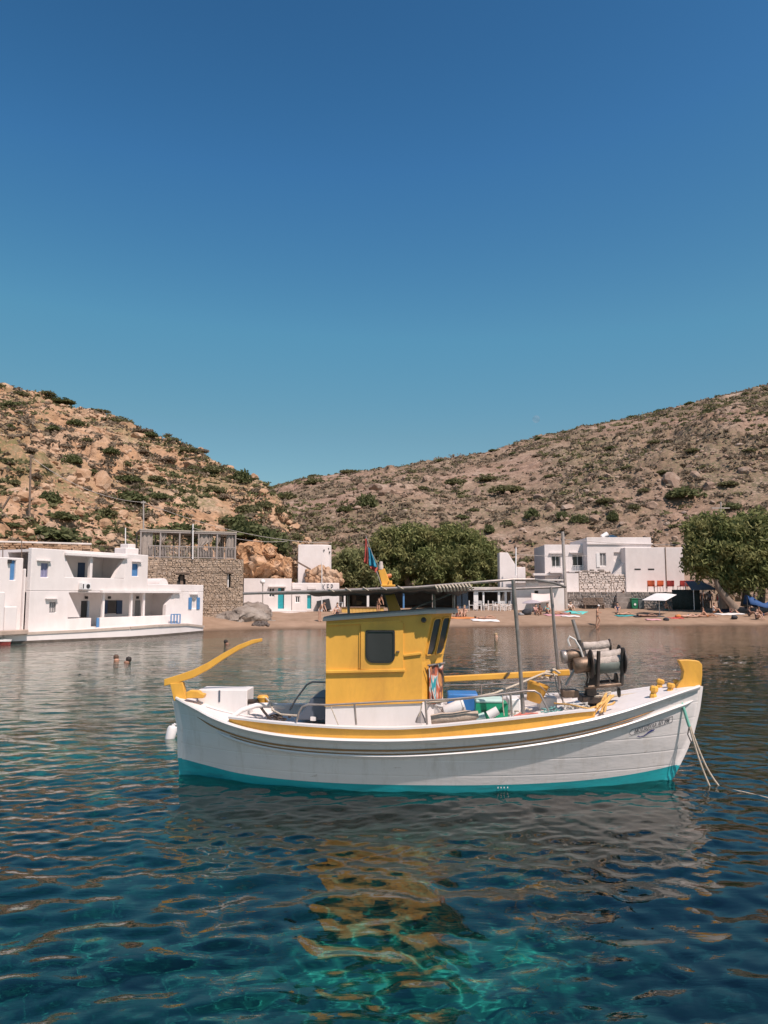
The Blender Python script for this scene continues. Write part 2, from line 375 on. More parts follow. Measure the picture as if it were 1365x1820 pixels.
class Hill:
    def __init__(s, name, px0, px1, step, crest, depth, base, nrows, rocks, material, label, seed, scrubp):
        px = np.arange(px0, px1, step); u = (px - 682.5) / CF
        cp = np.interp(px, *zip(*crest)); Yc = np.interp(px, *zip(*depth)); Yb = np.interp(px, *[list(t) for t in zip(*[(a, b) for a, b, c in base])]); zb = np.interp(px, [a for a, b, c in base], [c for a, b, c in base])
        v = (910 - cp) / CF; zc = CH + Yc * (SP + v * CP) / (CP - v * SP)
        zc = np.maximum(zc, zb + 0.3)
        q = np.concatenate([np.linspace(0, 1, nrows) ** 1.15, 1 + np.linspace(0, 1, 46)[1:] ** 1.6])
        Q = q[:, None]
        Yq = np.where(Q <= 1, Yb + (Yc - Yb) * Q, Yc + 130 * (Q - 1))
        prof = 0.62 * Q + 0.38 * (1 - (1 - np.minimum(Q, 1)) ** 2)
        zq = np.where(Q <= 1, zb + (zc - zb) * np.minimum(prof, 1), zc + 0.06 * (Yq - Yc) - 0.0012 * (Yq - Yc) ** 2)
        X = u[None, :] * Yq
        edge = np.clip(Q * 6, 0, 1)
        zq = zq + rocks(X, Yq, Q) * (0.35 + 0.65 * edge)
        X = np.vstack([X[:1], X]); Yq = np.vstack([Yq[:1] - 0.3, Yq]); zq = np.vstack([zq[:1] * 0 - 1.5, zq]); Q = np.vstack([Q[:1], Q]); nrows += 1
        s.X, s.Y, s.Z, s.px, s.nr = X, Yq, zq, px, nrows
        s.o = npmesh(name, np.stack([X, Yq, zq], -1).reshape(-1, 3), gridfaces(*X.shape), material, smooth=False)
        sm = np.ones(len(s.o.data.polygons), dtype=bool); s.o.data.polygons.foreach_set('use_smooth', sm)
        at = s.o.data.attributes.new('scrub', 'FLOAT', 'POINT'); at.data.foreach_set('value', np.clip(scrubp(X, Yq, Q), 0, 1).astype(np.float32).ravel())
        tag(s.o, label, None, None, 'structure')
    def at(s, px, py):
        """the first visible surface point at a photo pixel"""
        j = int(np.clip(round((px - s.px[0]) / (s.px[1] - s.px[0])), 0, len(s.px) - 1))
        _, yy = pix(s.X[:, j], s.Y[:, j], s.Z[:, j])
        k = np.nonzero(yy <= py)[0]
        k = int(k[0]) if len(k) else int(np.argmin(yy))
        return Vector((s.X[k, j], s.Y[k, j], s.Z[k, j]))

def rocksL(X, Y, Q):
    n = 1.6 * fbm(X / 14, Y / 14, 4, 3) * np.clip(Q * 3, 0, 1) * np.clip((1.2 - Q) * 4, 0.2, 1)
    a = 0.62 * boulders(X + 0.8 * fbm(X / 3, Y / 3, 3, 60), Y, 5.5, 11, 0.40) + 0.95 * boulders(X + 0.5 * fbm(X, Y, 2, 61), Y * 0.85, 2.6, 21, 0.45) + 1.0 * boulders(X, Y, 1.15, 41, 0.5)
    led = np.abs(((Y * 0.45 + X * 0.10 + 2.2 * fbm(X / 9, Y / 9, 3, 77)) % 3.4) / 3.4 - 0.5)
    dens = np.clip(0.5 + 1.2 * fbm(X / 11, Y / 11, 3, 8), 0.12, 1.15)
    return n + 0.72 * a * dens * np.clip((1.15 - Q) * 5, 0.3, 1) + (0.9 - 1.8 * led) * 0.4 * dens + 0.36 * fbm(X / 1.2, Y / 1.2, 4, 17) - 0.8
def rocksR(X, Y, Q):
    n = 2.6 * fbm(X / 26, Y / 26, 4, 4) * np.clip(Q * 3, 0, 1) * np.clip((1.05 - Q) * 3, 0.08, 1)
    dens = np.clip(0.30 + 1.5 * fbm(X / 22, Y / 22, 3, 9) - 0.25 * (Q - 0.4), 0.04, 1.1)
    a = 0.9 * boulders(X, Y, 4.2, 15, 0.35) + 1.1 * boulders(X, Y, 2.0, 25, 0.4) + 1.0 * boulders(X + 0.4 * fbm(X, Y, 2, 62), Y, 1.2, 45, 0.35)
    return n + 0.6 * a * dens * np.clip((1.1 - Q) * 5, 0.3, 1) + 0.30 * fbm(X / 2.2, Y / 2.2, 4, 18) - 0.4
def scrubL(X, Y, Q): return np.clip(1.8 * fbm(X / 5, Y / 6, 4, 51) + 0.12 + 0.25 * (Q > 0.9), 0, 0.85)
def scrubR(X, Y, Q): return np.clip(1.6 * fbm(X / 14, Y / 20, 4, 52) + 0.48 + 0.25 * np.clip(Q - 0.5, 0, 1), 0, 0.92)
matL = terrain_material('orange_rock_hillside', [(0.33, 0.19, 0.11), (0.43, 0.27, 0.165), (0.48, 0.335, 0.235), (0.54, 0.41, 0.315)], [(0.15, 0.14, 0.06), (0.26, 0.20, 0.12)], 1, 1)
matR = terrain_material('brown_rock_hillside', [(0.205, 0.135, 0.10), (0.29, 0.20, 0.15), (0.35, 0.255, 0.20), (0.44, 0.355, 0.295)], [(0.12, 0.11, 0.06), (0.21, 0.16, 0.105)], 1, 1)
hillL = Hill('hill', -330, 650, 1.75, [(-330, 640), (0, 696), (60, 704), (140, 731), (200, 754), (300, 787), (370, 808), (430, 830), (465, 846), (490, 872), (515, 915), (545, 950), (575, 985), (610, 1020), (650, 1040)],
             [(-330, 150), (0, 132), (200, 120), (300, 112), (430, 100), (490, 94), (545, 88), (600, 84), (650, 82)],
             [(-330, 50, 3.0), (0, 50, 3.0), (150, 54, 2.5), (300, 59, 1.5), (430, 69, 1.0), (500, 72, 0.8), (560, 75, 0.8), (650, 76, 0.6)], 330, rocksL, matL,
             'steep orange brown rocky hillside with green scrub behind the white houses', 1, scrubL)
hillR = Hill('hill', 380, 1720, 2.2, [(380, 886), (485, 864), (540, 850), (640, 835), (740, 824), (800, 818), (880, 806), (960, 781), (1040, 760), (1100, 746), (1200, 726), (1300, 701), (1365, 687), (1720, 610)],
             [(380, 230), (640, 235), (960, 225), (1365, 200), (1720, 180)],
             [(380, 84, 2.0), (640, 84, 2.0), (960, 88, 2.5), (1365, 86, 2.5), (1720, 80, 2.5)], 330, rocksR, matR,
             'long brown scrubby hillside rising behind the beach and trees', 2, scrubR)

# ================================================================ BEACH
def build_beach():
    m, n, o = nodes('beach_sand'); b = nd(n, 'ShaderNodeBsdfPrincipled'); b.inputs['Roughness'].default_value = 0.95; b.inputs['Specular IOR Level'].default_value = 0.2
    v = coords(n)
    c = ramp(n, noise(n, 0.8, 7, 0.7, v), [(0.3, (0.235, 0.155, 0.102)), (0.7, (0.345, 0.235, 0.165))])
    at = nd(n, 'ShaderNodeAttribute', attribute_name='wet')
    c = mixc(n, at.outputs['Fac'], c, (0.12, 0.078, 0.052))
    n.links.new(c, b.inputs['Base Color'])
    bp = nd(n, 'ShaderNodeBump'); bp.inputs['Strength'].default_value = 0.6; bp.inputs['Distance'].default_value = 0.08
    n.links.new(noise(n, 3.5, 6, 0.7, v), bp.inputs['Height']); n.links.new(bp.outputs[0], b.inputs['Normal']); n.links.new(b.outputs[0], o.inputs[0])
    shore = [(-700, -30, 44.0)]
    line = [G(-400, 1146), G(250, 1128), G(361, 1122.5), G(420, 1120), G(560, 1118), G(700, 1116.5), G(870, 1115), G(1065, 1112.5), G(1365, 1112.5), G(1900, 1118)]
    xs = np.linspace(-40, 80, 300); lx = [p.x for p in line]; ly = [p.y for p in line]
    sy = np.interp(xs, lx, ly) + 0.35 * fbm(xs / 4, xs * 0, 3, 5)
    t = np.concatenate([np.linspace(-8, 0, 10), np.linspace(0, 14, 60)[1:], np.linspace(14, 40, 14)[1:]])
    T, S = np.meshgrid(t, sy, indexing='ij'); X = np.broadcast_to(xs, T.shape)
    Z = np.where(T < 0, T * 0.22, 1.35 * (1 - np.exp(-np.maximum(T, 0) / 6.5)) + np.where(T > 12, 0.03 * (T - 12), 0))
    Z = Z + 0.06 * fbm(X / 1.6, (S + T) / 1.6, 4, 6) * np.clip(T + 0.3, 0, 1)
    ob = npmesh('beach', np.stack([X, S + T, Z], -1).reshape(-1, 3), gridfaces(*T.shape), m, smooth=True)
    at = ob.data.attributes.new('wet', 'FLOAT', 'POINT'); at.data.foreach_set('value', np.clip(1 - T / 1.1 + 0.3 * fbm(X, T, 3, 8), 0, 1).astype(np.float32).ravel())
    tag(ob, 'brown sandy beach curving along the far shore', None, None, 'structure')
    def z(x, y):
        tt = y - float(np.interp(x, lx, ly)); return tt * 0.22 if tt < 0 else 1.35 * (1 - math.exp(-tt / 6.5)) + (0.03 * (tt - 12) if tt > 12 else 0)
    return ob, z
beach, beach_z = build_beach()
def on_beach(px, py):
    """the first sand point met by the ray through a photo pixel"""
    for k in range(1400):
        Y = 50 + 0.03 * k; p = P(px, py, Y)
        if p.z <= beach_z(p.x, p.y): break
    return Vector((p.x, p.y, beach_z(p.x, p.y)))
# ================================================================ THE FISHING BOAT
BW = mat('boat_white_paint', (0.74, 0.69, 0.665), 0.38, 0.03, 5, 0.06, stain=(0.56, 0.50, 0.44), stain_amt=0.35, stain_scale=2.2, aniso=(1, 1, 0.35))
def hull_paint():
    m, n, o = nodes('hull_white_paint'); b = nd(n, 'ShaderNodeBsdfPrincipled'); b.inputs['Roughness'].default_value = 0.36; v = coords(n, (0.6, 1, 2.2)); v2 = coords(n, (0.25, 1, 1))
    c = ramp(n, noise(n, 1.6, 6, 0.65, v), [(0.3, (0.70, 0.645, 0.615)), (0.7, (0.77, 0.715, 0.69))])
    c = mixc(n, ramp(n, noise(n, 2.6, 7, 0.72, coords(n, (2.2, 1, 0.35))), [(0.52, (0, 0, 0)), (0.74, (0.55,) * 3)]), c, (0.50, 0.43, 0.36))      # runs of grime
    c = mixc(n, ramp(n, noise(n, 9, 5, 0.7, v2), [(0.66, (0, 0, 0)), (0.70, (0.6,) * 3)]), c, (0.42, 0.34, 0.28))                                # scuffs
    n.links.new(c, b.inputs['Base Color'])
    wv = nd(n, 'ShaderNodeTexWave', wave_type='BANDS', bands_direction='Z', wave_profile='SAW'); wv.inputs['Scale'].default_value = 1.5; wv.inputs['Distortion'].default_value = 0.25; wv.inputs['Detail'].default_value = 1
    n.links.new(coords(n), wv.inputs['Vector']); bp = nd(n, 'ShaderNodeBump'); bp.inputs['Strength'].default_value = 0.16; bp.inputs['Distance'].default_value = 0.03
    ad = nd(n, 'ShaderNodeMath', operation='ADD'); n.links.new(ramp(n, wv.outputs['Fac'], [(0.0, (0, 0, 0)), (0.06, (1, 1, 1)), (0.94, (1, 1, 1)), (1.0, (0, 0, 0))]), ad.inputs[0]); n.links.new(noise(n, 5, 4, 0.6, v), ad.inputs[1])
    n.links.new(ad.outputs[0], bp.inputs['Height']); n.links.new(bp.outputs[0], b.inputs['Normal']); n.links.new(b.outputs[0], o.inputs[0]); return m
HULLW = hull_paint()
BDK = mat('boat_deck_paint', (0.66, 0.61, 0.59), 0.6, 0.05, 6, 0.1, stain=(0.50, 0.44, 0.39), stain_amt=0.5, stain_scale=2.5)
BY = mat('boat_yellow_paint', (0.76, 0.395, 0.06), 0.45, 0.08, 3.5, 0.14, stain=(0.50, 0.24, 0.05), stain_amt=0.6, stain_scale=2.4, aniso=(1, 1, 0.45))
BT = mat('boat_turquoise_antifoul', (0.01, 0.33, 0.36), 0.55, 0.12, 5, 0.1, stain=(0.03, 0.10, 0.11), stain_amt=0.5, stain_scale=3, aniso=(0.5, 1, 3))
BRN = mat('varnished_strake', (0.34, 0.17, 0.06), 0.5, 0.2, 7)
BLK = mat('black_rubber', (0.02, 0.02, 0.02), 0.5, 0.2, 6)
BGL = mat('tinted_window', (0.045, 0.044, 0.043), 0.14, 0.15, 2)
TARP = mat('brown_tarpaulin', (0.13, 0.092, 0.075), 0.85, 0.2, 5, 0.4, bscale=14)
ROPE = mat('pale_rope', (0.50, 0.42, 0.33), 0.9, 0.2, 40, 0.5)
OROPE = mat('orange_cream_rope', (0.62, 0.36, 0.12), 0.9, 0.3, 14, 0.4)
GROPE = mat('green_hose', (0.16, 0.42, 0.33), 0.6, 0.12, 12)
ROOFG = mat('weathered_roof_edge', (0.54, 0.45, 0.40), 0.8, 0.08, 4, 0.2)
BRONZE = mat('oily_bronze_metal', (0.19, 0.13, 0.09), 0.5, 0.35, 8, 0.3, metal=0.55, stain=(0.06, 0.04, 0.03), stain_amt=0.7, stain_scale=5)
DIRON = mat('dark_iron', (0.055, 0.045, 0.04), 0.55, 0.3, 8, 0.2, metal=0.4, stain=(0.16, 0.09, 0.05), stain_amt=0.5, stain_scale=6)
NETW = mat('white_net_roll', (0.46, 0.39, 0.34), 0.9, 0.25, 14, 0.6, stain=(0.30, 0.24, 0.20), stain_amt=0.5, stain_scale=8)
SLATE = mat('slate_blue_cover', (0.085, 0.10, 0.13), 0.5, 0.1, 4)

bf = FR(0.525, 10.96, 0.0, -3.08)
boat = thing('fishing_boat', 'white wooden fishing boat with bright yellow cabin and turquoise waterline', 'boat', bf.o, bf.deg)
def bl(px, py, t): return Vector(bf.at(px, py, t))
def prof(pts):
    q = sorted([(bl(a, b, 0).z, bl(a, b, 0).x) for a, b in pts]); return [a for a, b in q], [b for a, b in q]
stz, sts = prof([(326, 1375), (323, 1340), (322, 1295), (316, 1255), (312, 1240)])
bwz, bws = prof([(1189, 1386), (1210, 1345), (1226, 1310), (1238, 1262), (1244, 1218)])
def s_st(z): return float(np.interp(z, stz, sts)) + (0.12 * max(0, -z))
def s_bw(z): return float(np.interp(z, bwz, bws)) - (0.9 * max(0, -z) if z < 0 else 0)
def bdeck(t): x = abs((t - 0.48) / (0.48 if t < 0.48 else 0.52)); return 1.07 * max(0.0, 1 - x ** 2.5) ** 0.78
def bwl(t): x = abs((t - 0.47) / (0.47 if t < 0.47 else 0.53)); return 0.82 * max(0.0, 1 - x ** 2.2) ** 1.0
SH = [(322, 1240), (340, 1258), (360, 1270), (400, 1288), (450, 1301), (500, 1309), (580, 1315), (650, 1317), (730, 1317), (800, 1313), (880, 1307), (950, 1299), (1020, 1288), (1080, 1275), (1140, 1257), (1190, 1238), (1243, 1218)]
S0, S1 = s_st(1.1), s_bw(1.3)
tab = []
for a, b in SH:
    t = 0.0
    for _ in range(8):
        q = bl(a, b, -t); tau = min(1, max(0, (q.x - S0) / (S1 - S0))); t = 0.5 * t + 0.5 * bdeck(tau)
    tab.append((tau, q.z))
tt_ = [a for a, b in tab]; tz_ = [b for a, b in tab]
def Zs(t):                                   # sheer height, smoothed
    return sum(float(np.interp(t + d, tt_, tz_)) for d in (-0.04, -0.02, 0, 0.02, 0.04)) / 5
def zboot(t): return 0.088 + 0.12 * (2 * t - 1) ** 4
def hullp(t, z, side=-1):
    Z = Zs(t); h = z / Z
    bw, bd = bwl(t), bdeck(t)
    if h >= 0: b = bw + (bd - bw) * min(1.1, h) ** 1.0
    else: b = bw * max(0.0, 1 - (-z / 0.62) ** 1.6)
    zz = min(max(z, -0.6), 1.5)
    s = s_st(zz) + (s_bw(zz) - s_st(zz)) * t
    if t < 0.12 and z < 0.5: b *= 1 - 0.55 * (1 - t / 0.12) * min(1, (0.5 - z) / 0.5)
    return Vector((s, side * max(b, 0.035), z))
taus = [0.5 - 0.5 * math.cos(math.pi * k / 64) for k in range(65)]
def strip(fz, nz, name, m, parent):
    b = MB()
    for side in (-1, 1):
        rows = []
        for t in taus:
            za, zb = fz(t); rows.append([hullp(t, za + (zb - za) * k / nz, side) for k in range(nz + 1)])
        b.grid(rows)
    # close the ends
    return b.build(name, m, parent, smooth=50)
strip(lambda t: (-0.6, zboot(t)), 10, 'hull_bottom', BT, boat)
hull = strip(lambda t: (zboot(t), Zs(t)), 14, 'hull', HULLW, boat)
def keel_strip(fs, zs, hw, name, m):
    b = MB(); rows = [[Vector((fs(z) + e, y, z)) for e, y in ((-hw * 0.2, -0.037), (hw, -0.03), (hw, 0.03), (-hw * 0.2, 0.037))] for z in zs]
    b.grid(rows, True); b.f += [tuple(range(4)), tuple(len(b.v) - 4 + k for k in range(4))]
    return b.build(name, m, boat, smooth=35)
zz_ = [0.2 + 1.05 * k / 14 for k in range(15)]
keel_strip(s_bw, zz_, 0.035, 'stem_post', BW)
keel_strip(s_bw, [-0.6 + 0.8 * k / 10 for k in range(11)], 0.035, 'stem_foot', BT)
keel_strip(s_st, [0.22 + 0.78 * k / 10 for k in range(11)], -0.05, 'stern_post', BW)
keel_strip(s_st, [-0.6 + 0.82 * k / 10 for k in range(11)], -0.05, 'stern_foot', BT)
def rail(drop, out, hgt, name, m, t0=0.0, t1=1.0, taper=0.0, n=90):
    """a moulded strip running along both sides of the hull, DROP below the sheer"""
    b = MB()
    for side in (-1, 1):
        rows = []
        for k in range(n + 1):
            t = t0 + (t1 - t0) * k / n; Z = Zs(t); z = Z - (drop(t) if callable(drop) else drop)
            g = 1.0 if not taper else min(1, min(t - t0, t1 - t) / taper + 0.15)
            p = hullp(t, z, side); q = hullp(t, z - hgt * g, side); ins = -0.03
            d = side * out * g
            rows.append([p + Vector((0, side * ins, 0)), p + Vector((0, d * 0.75, 0.004)), p + Vector((0, d, -hgt * g * 0.28)), q + Vector((0, d, hgt * g * 0.28)), q + Vector((0, d * 0.7, 0)), q + Vector((0, side * ins, 0))])
        b.grid(rows, True); m0 = len(rows[0]); base = len(b.v) - len(rows) * m0
        b.f += [tuple(base + i for i in range(m0)), tuple(len(b.v) - m0 + i for i in range(m0))]
    return b.build(name, m, boat, smooth=30)
rail(-0.025, 0.055, 0.06, 'rub_rail', BW, 0.004, 0.996)
rail(0.118, 0.018, 0.020, 'varnished_strake', BRN, 0.05, 0.90, 0.03)
rail(lambda t: 0.165 + 0.02 * math.sin(t * 3.14), 0.042, 0.042, 'lower_rub_rail', BW, 0.09, 0.985, 0.02)
rail(lambda t: 0.152 + 0.02 * math.sin(t * 3.14), 0.012, 0.014, 'pinstripe', BRN, 0.12, 0.86, 0.02)
# deck
b = MB(); rows = []
for t in taus:
    p = hullp(t, Zs(t)); w_ = abs(p.y)
    rows.append([Vector((p.x, w_ * k, Zs(t) + 0.012 + 0.035 * (1 - k * k) * min(1, w_))) for k in (-1, -0.6, -0.2, 0.2, 0.6, 1)])
b.grid(rows); b.build('deck', BDK, boat, smooth=60)
# yellow bulwark along the middle
BUL = [(402, 1273), (430, 1277), (500, 1284), (600, 1291), (680, 1293), (740, 1292), (800, 1287), (880, 1279), (950, 1272), (1010, 1265), (1062, 1259)]
bt = []
for a, c in BUL:
    t = 0.9
    for _ in range(8):
        q = bl(a, c, -t); tau = (q.x - S0) / (S1 - S0); t = 0.5 * t + 0.5 * (bdeck(tau) - 0.06)
    bt.append((tau, q.z))
def Zb(t): return max(Zs(t) + 0.03, sum(float(np.interp(t + d, *zip(*bt))) for d in (-0.03, 0, 0.03)) / 3)
b = MB(); c = MB(); e = MB()
for side in (-1, 1):
    r1 = []; r2 = []; r3 = []
    for k in range(61):
        t = bt[0][0] + (bt[-1][0] - bt[0][0]) * k / 60
        p = hullp(t, Zs(t), side); o_ = Vector((p.x, p.y - side * 0.05, Zs(t))); i_ = o_ - Vector((0, side * 0.018, 0)); j_ = o_ - Vector((0, side * 0.05, 0)); H_ = Zb(t) - 0.02
        r1.append([o_, Vector((o_.x, o_.y + side * 0.015, H_)), Vector((i_.x, i_.y + side * 0.015, H_)), i_])
        r3.append([i_, Vector((i_.x, i_.y + side * 0.015, H_)), Vector((j_.x, j_.y + side * 0.015, H_)), j_])
        r2.append([Vector((o_.x, o_.y + side * 0.045, H_)), Vector((o_.x, o_.y + side * 0.045, H_ + 0.026)), Vector((j_.x, j_.y - side * 0.012, H_ + 0.026)), Vector((j_.x, j_.y - side * 0.012, H_))])
    for m_, rr in ((b, r1), (c, r2), (e, r3)):
        m_.grid(rr, True); m_.f += [tuple(len(m_.v) - len(rr) * 4 + i for i in range(4)), tuple(len(m_.v) - 4 + i for i in range(4))]
b.build('bulwark', BY, boat, smooth=30); e.build('bulwark_lining', BW, boat, smooth=30); c.build('bulwark_cap', BW, boat, smooth=30)

# name board and painted mermaid squiggle on the near bow
def on_hull(x0, z0, slope, out):
    def f(x, y):                            # flat drawing coordinates (metres) -> on the hull side
        s = x0 + x; z = z0 + slope * x + y
        t = 0.8
        for _ in range(12):
            p = hullp(t, z); t += (s - p.x) / (S1 - S0)
        p = hullp(t, z); return Vector((p.x, p.y - out, p.z))
    return f
pA, pB = bl(1121, 1303, -0.6), bl(1196, 1279, -0.35)
fx = on_hull(pA.x, pA.z, (pB.z - pA.z) / (pB.x - pA.x), 0.006); L_ = pB.x - pA.x
def flat(name, polys, fmap, m, parent):
    b = MB()
    for po in polys:
        n = len(po); b.v += [tuple(fmap(x, y)) for x, y in po]; b.f.append(tuple(range(len(b.v) - n, len(b.v))))
    return b.build(name, m, parent, fix=False)
INK = mat('dark_lettering', (0.045, 0.05, 0.065), 0.6, 0.1, 10)
INKB = mat('blue_painted_emblem', (0.03, 0.035, 0.18), 0.6, 0.1, 10)
hh = 0.042
out_ = [(0.03 + hh * math.cos(a), hh * math.sin(a)) for a in [math.pi / 2 + math.pi * k / 10 for k in range(11)]]
cap2 = [(L_ + hh * math.cos(a) * 0.3, hh * math.sin(a)) for a in [-math.pi / 2 + math.pi * k / 6 for k in range(7)]]
loop = out_ + [(L_ * k / 8, -hh) for k in range(1, 8)] + cap2 + [(L_ * k / 8, hh) for k in range(7, 0, -1)]
inn = [((x - L_ / 2) * 0.985 + L_ / 2, y * 0.84) for x, y in loop]
b = MB(); nL = len(loop); b.v = [tuple(fx(*q)) for q in loop + inn]; b.f = [(i, (i + 1) % nL, nL + (i + 1) % nL, nL + i) for i in range(nL)]
b.build('name_board_outline', INK, boat, fix=False)
def text_mesh(txt, size, name, m, parent, fmap, ox=0, oy=0, width=None, shear=0.0, dense=True):
    cu = bpy.data.curves.new(name, 'FONT'); cu.body = txt; cu.size = size; cu.shear = shear; cu.offset = size * 0.012; cu.resolution_u = 3
    to = bpy.data.objects.new(name + '_source', cu); COL.objects.link(to)
    dg = bpy.context.evaluated_depsgraph_get(); me = bpy.data.meshes.new_from_object(to.evaluated_get(dg))
    bpy.data.objects.remove(to); bpy.data.curves.remove(cu); me.name = name
    xs = [v.co.x for v in me.vertices]; k = (width / (max(xs) - min(xs))) if width and xs else 1.0; x0 = min(xs) if xs else 0
    for v in me.vertices: v.co = fmap(ox + (v.co.x - x0) * k, oy + v.co.y)
    me.materials.clear(); me.materials.append(m)
    o = bpy.data.objects.new(name, me); COL.objects.link(o); o.parent = parent; return o
text_mesh('ΜΟΣΧΟΥΛΑ ΛΠ 398', 0.075, 'boat_name_lettering', INK, boat, fx, 0.06, -0.026, L_ - 0.10, 0.2)
fy = on_hull(pA.x, pA.z, (pB.z - pA.z) / (pB.x - pA.x), 0.008)
def ribbon(pts, ws):
    po = []
    for (x, y), w_ in zip(pts, ws): po.append((x, y + w_))
    for (x, y), w_ in reversed(list(zip(pts, ws))): po.append((x, y - w_))
    return [[po[i], po[i + 1], po[-i - 2], po[-i - 1]] for i in range(len(pts) - 1)]
sq = [(0.11, -0.075), (0.125, -0.088), (0.15, -0.098), (0.19, -0.10), (0.23, -0.088), (0.26, -0.072), (0.30, -0.064), (0.34, -0.062)]
em = ribbon(sq, [0.004, 0.007, 0.006, 0.006, 0.008, 0.010, 0.011, 0.007])
em += [[(0.12, -0.086), (0.095, -0.083), (0.10, -0.076)], [(0.11, -0.076), (0.125, -0.07), (0.118, -0.085)], [(0.33, -0.062), (0.36, -0.05), (0.35, -0.066)], [(0.33, -0.064), (0.355, -0.085), (0.345, -0.068)], [(0.29, -0.06), (0.30, -0.046), (0.33, -0.052), (0.33, -0.062)]]
flat('mermaid_emblem', em, fy, INKB, boat)
# draught marks, a few white dashes near the turquoise edge
for px_ in (918, 924, 930, 937):
    t_ = (bl(px_, 1390, -0.8).x - S0) / (S1 - S0); p = hullp(t_, 0.05); b = MB().box(p.x - 0.005, p.x + 0.005, p.y - 0.006, p.y + 0.03, p.z - 0.008, p.z + 0.010)
    b.build('draught_mark', BW, boat)

# ---- cabin
TW = 0.64
zb0 = Zs(0.4) + 0.0
zy = bl(583, 1254, -TW).z; zy2 = bl(752, 1248, -TW).z
sA, sB = bl(579, 1200, -TW).x, bl(750, 1200, -TW).x
sC = bl(787, 1200, -0.22).x
zt1, zt2 = bl(577, 1104, -TW).z, bl(765, 1092, -TW).z
zk = bl(748, 1176, -TW).z                    # sill line of the raked windscreen
rake = bl(768, 1101, -TW).x - sB
def top_z(s): return zt1 + (zt2 - zt1) * (s - sA) / (sB - sA)
cab = [(sA, -TW), (sB, -TW), (sC, -0.22), (sC, 0.22), (sB, TW), (sA, TW)]
def ring(z, ex=0.0, rk=0.0, zf=None):
    out = []
    for i, (s, t) in enumerate(cab):
        s2 = s + (rk if i in (1, 2, 3, 4) else 0); out.append(Vector((s2, t, zf(s2) if zf else z)))
    return out
b = MB(); zlo = Zs(0.4) - 0.02
b.grid([ring(zlo), ring(0, zf=lambda s: zy + (zy2 - zy) * (s - sA) / (sB - sA))], True)
b.build('cabin_base', BW, boat)
b = MB(); rws = [ring(0, zf=lambda s: zy + (zy2 - zy) * (s - sA) / (sB - sA)), ring(zk), ring(0, rk=rake, zf=top_z)]
b.grid(rws, True); b.f.append(tuple(len(b.v) - 6 + i for i in range(6)))
cabin = b.build('cabin_wall', BY, boat)
# edge moulding between base and wall
b = MB(); b.beam((sA - 0.01, -TW - 0.008, zy), (sB, -TW - 0.008, zy2), 0.02, 0.018); b.build('base_moulding', BY, boat)
def onwall(px, py): q = bf.px(px, py, -TW); return q
def wallbox(x0, y0, x1, y1, proud, name, m, parent=None, bev=0.004):
    a = onwall(x0, y1); c = onwall(x1, y0); b = MB(); b.box(a[0], c[0], -TW - proud, -TW + 0.002, a[1], c[1]); return b.build(name, m, parent or boat, bevel=bev)
panel = wallbox(641, 1106, 717, 1190, 0.022, 'sliding_window_panel', BY)
a = onwall(580, 1194); c = onwall(717, 1191)
b = MB(); b.beam((a[0], -TW - 0.018, a[1]), (c[0] + 0.02, -TW - 0.018, c[1]), 0.04, 0.035); b.build('belt_moulding', BY, boat, bevel=0.004)
a = onwall(717, 1165); c = onwall(749, 1161)
b = MB(); b.beam((a[0], -TW - 0.01, a[1]), (c[0], -TW - 0.01, c[1]), 0.03, 0.03); b.build('short_moulding', BY, boat, bevel=0.004)
a = onwall(582, 1110); c = onwall(712, 1104)
b = MB(); b.beam((a[0], -TW - 0.012, a[1]), (c[0], -TW - 0.012, c[1]), 0.025, 0.03); b.build('eave_moulding', BY, boat, bevel=0.004)
a = onwall(640, 1188); c = onwall(641, 1110)
b = MB(); b.beam((a[0] - 0.012, -TW - 0.006, a[1]), (c[0] - 0.012, -TW - 0.006, c[1]), 0.02, 0.012); b.build('panel_stop', BY, boat, bevel=0.003)
# side window: rounded outline
def rrect(x0, z0, x1, z1, r, n=5, rs=None):
    rs = rs or [r] * 4; out = []
    for (cx, cz, a0, rr) in ((x0 + rs[0], z0 + rs[0], 180, rs[0]), (x1 - rs[1], z0 + rs[1], 270, rs[1]), (x1 - rs[2], z1 - rs[2], 0, rs[2]), (x0 + rs[3], z1 - rs[3], 90, rs[3])):
        out += [(cx + rr * math.cos(R(a0 + 90 * k / n)), cz + rr * math.sin(R(a0 + 90 * k / n))) for k in range(n + 1)]
    return out
a = onwall(650, 1178); c = onwall(702, 1120)
o1 = rrect(a[0], a[1], c[0], c[1], 0.06, rs=[0.10, 0.09, 0.02, 0.02]); ins = 0.024
o2 = rrect(a[0] + ins, a[1] + ins, c[0] - ins, c[1] - ins, 0.05, rs=[0.09, 0.08, 0.02, 0.02])
b = MB(); n_ = len(o1); y1, y2 = -TW - 0.036, -TW - 0.012
b.v = [(x, y1, z) for x, z in o1] + [(x, y1, z) for x, z in o2] + [(x, y2, z) for x, z in o1] + [(x, y2, z) for x, z in o2]
for i in range(n_):
    j = (i + 1) % n_; b.f += [(i, j, n_ + j, n_ + i), (i, 2 * n_ + i, 2 * n_ + j, j), (n_ + i, n_ + j, 3 * n_ + j, 3 * n_ + i)]
wf = b.build('side_window', BLK, boat)
b = MB(); b.prism(o2, -TW - 0.026, -TW - 0.023); b.build('pane', BGL, wf)
p = bl(706, 1158, -TW - 0.03); b = MB(); b.box(p.x - 0.012, p.x + 0.03, p.y - 0.02, p.y + 0.01, p.z - 0.01, p.z + 0.01); b.build('latch', BRONZE, boat, bevel=0.004)
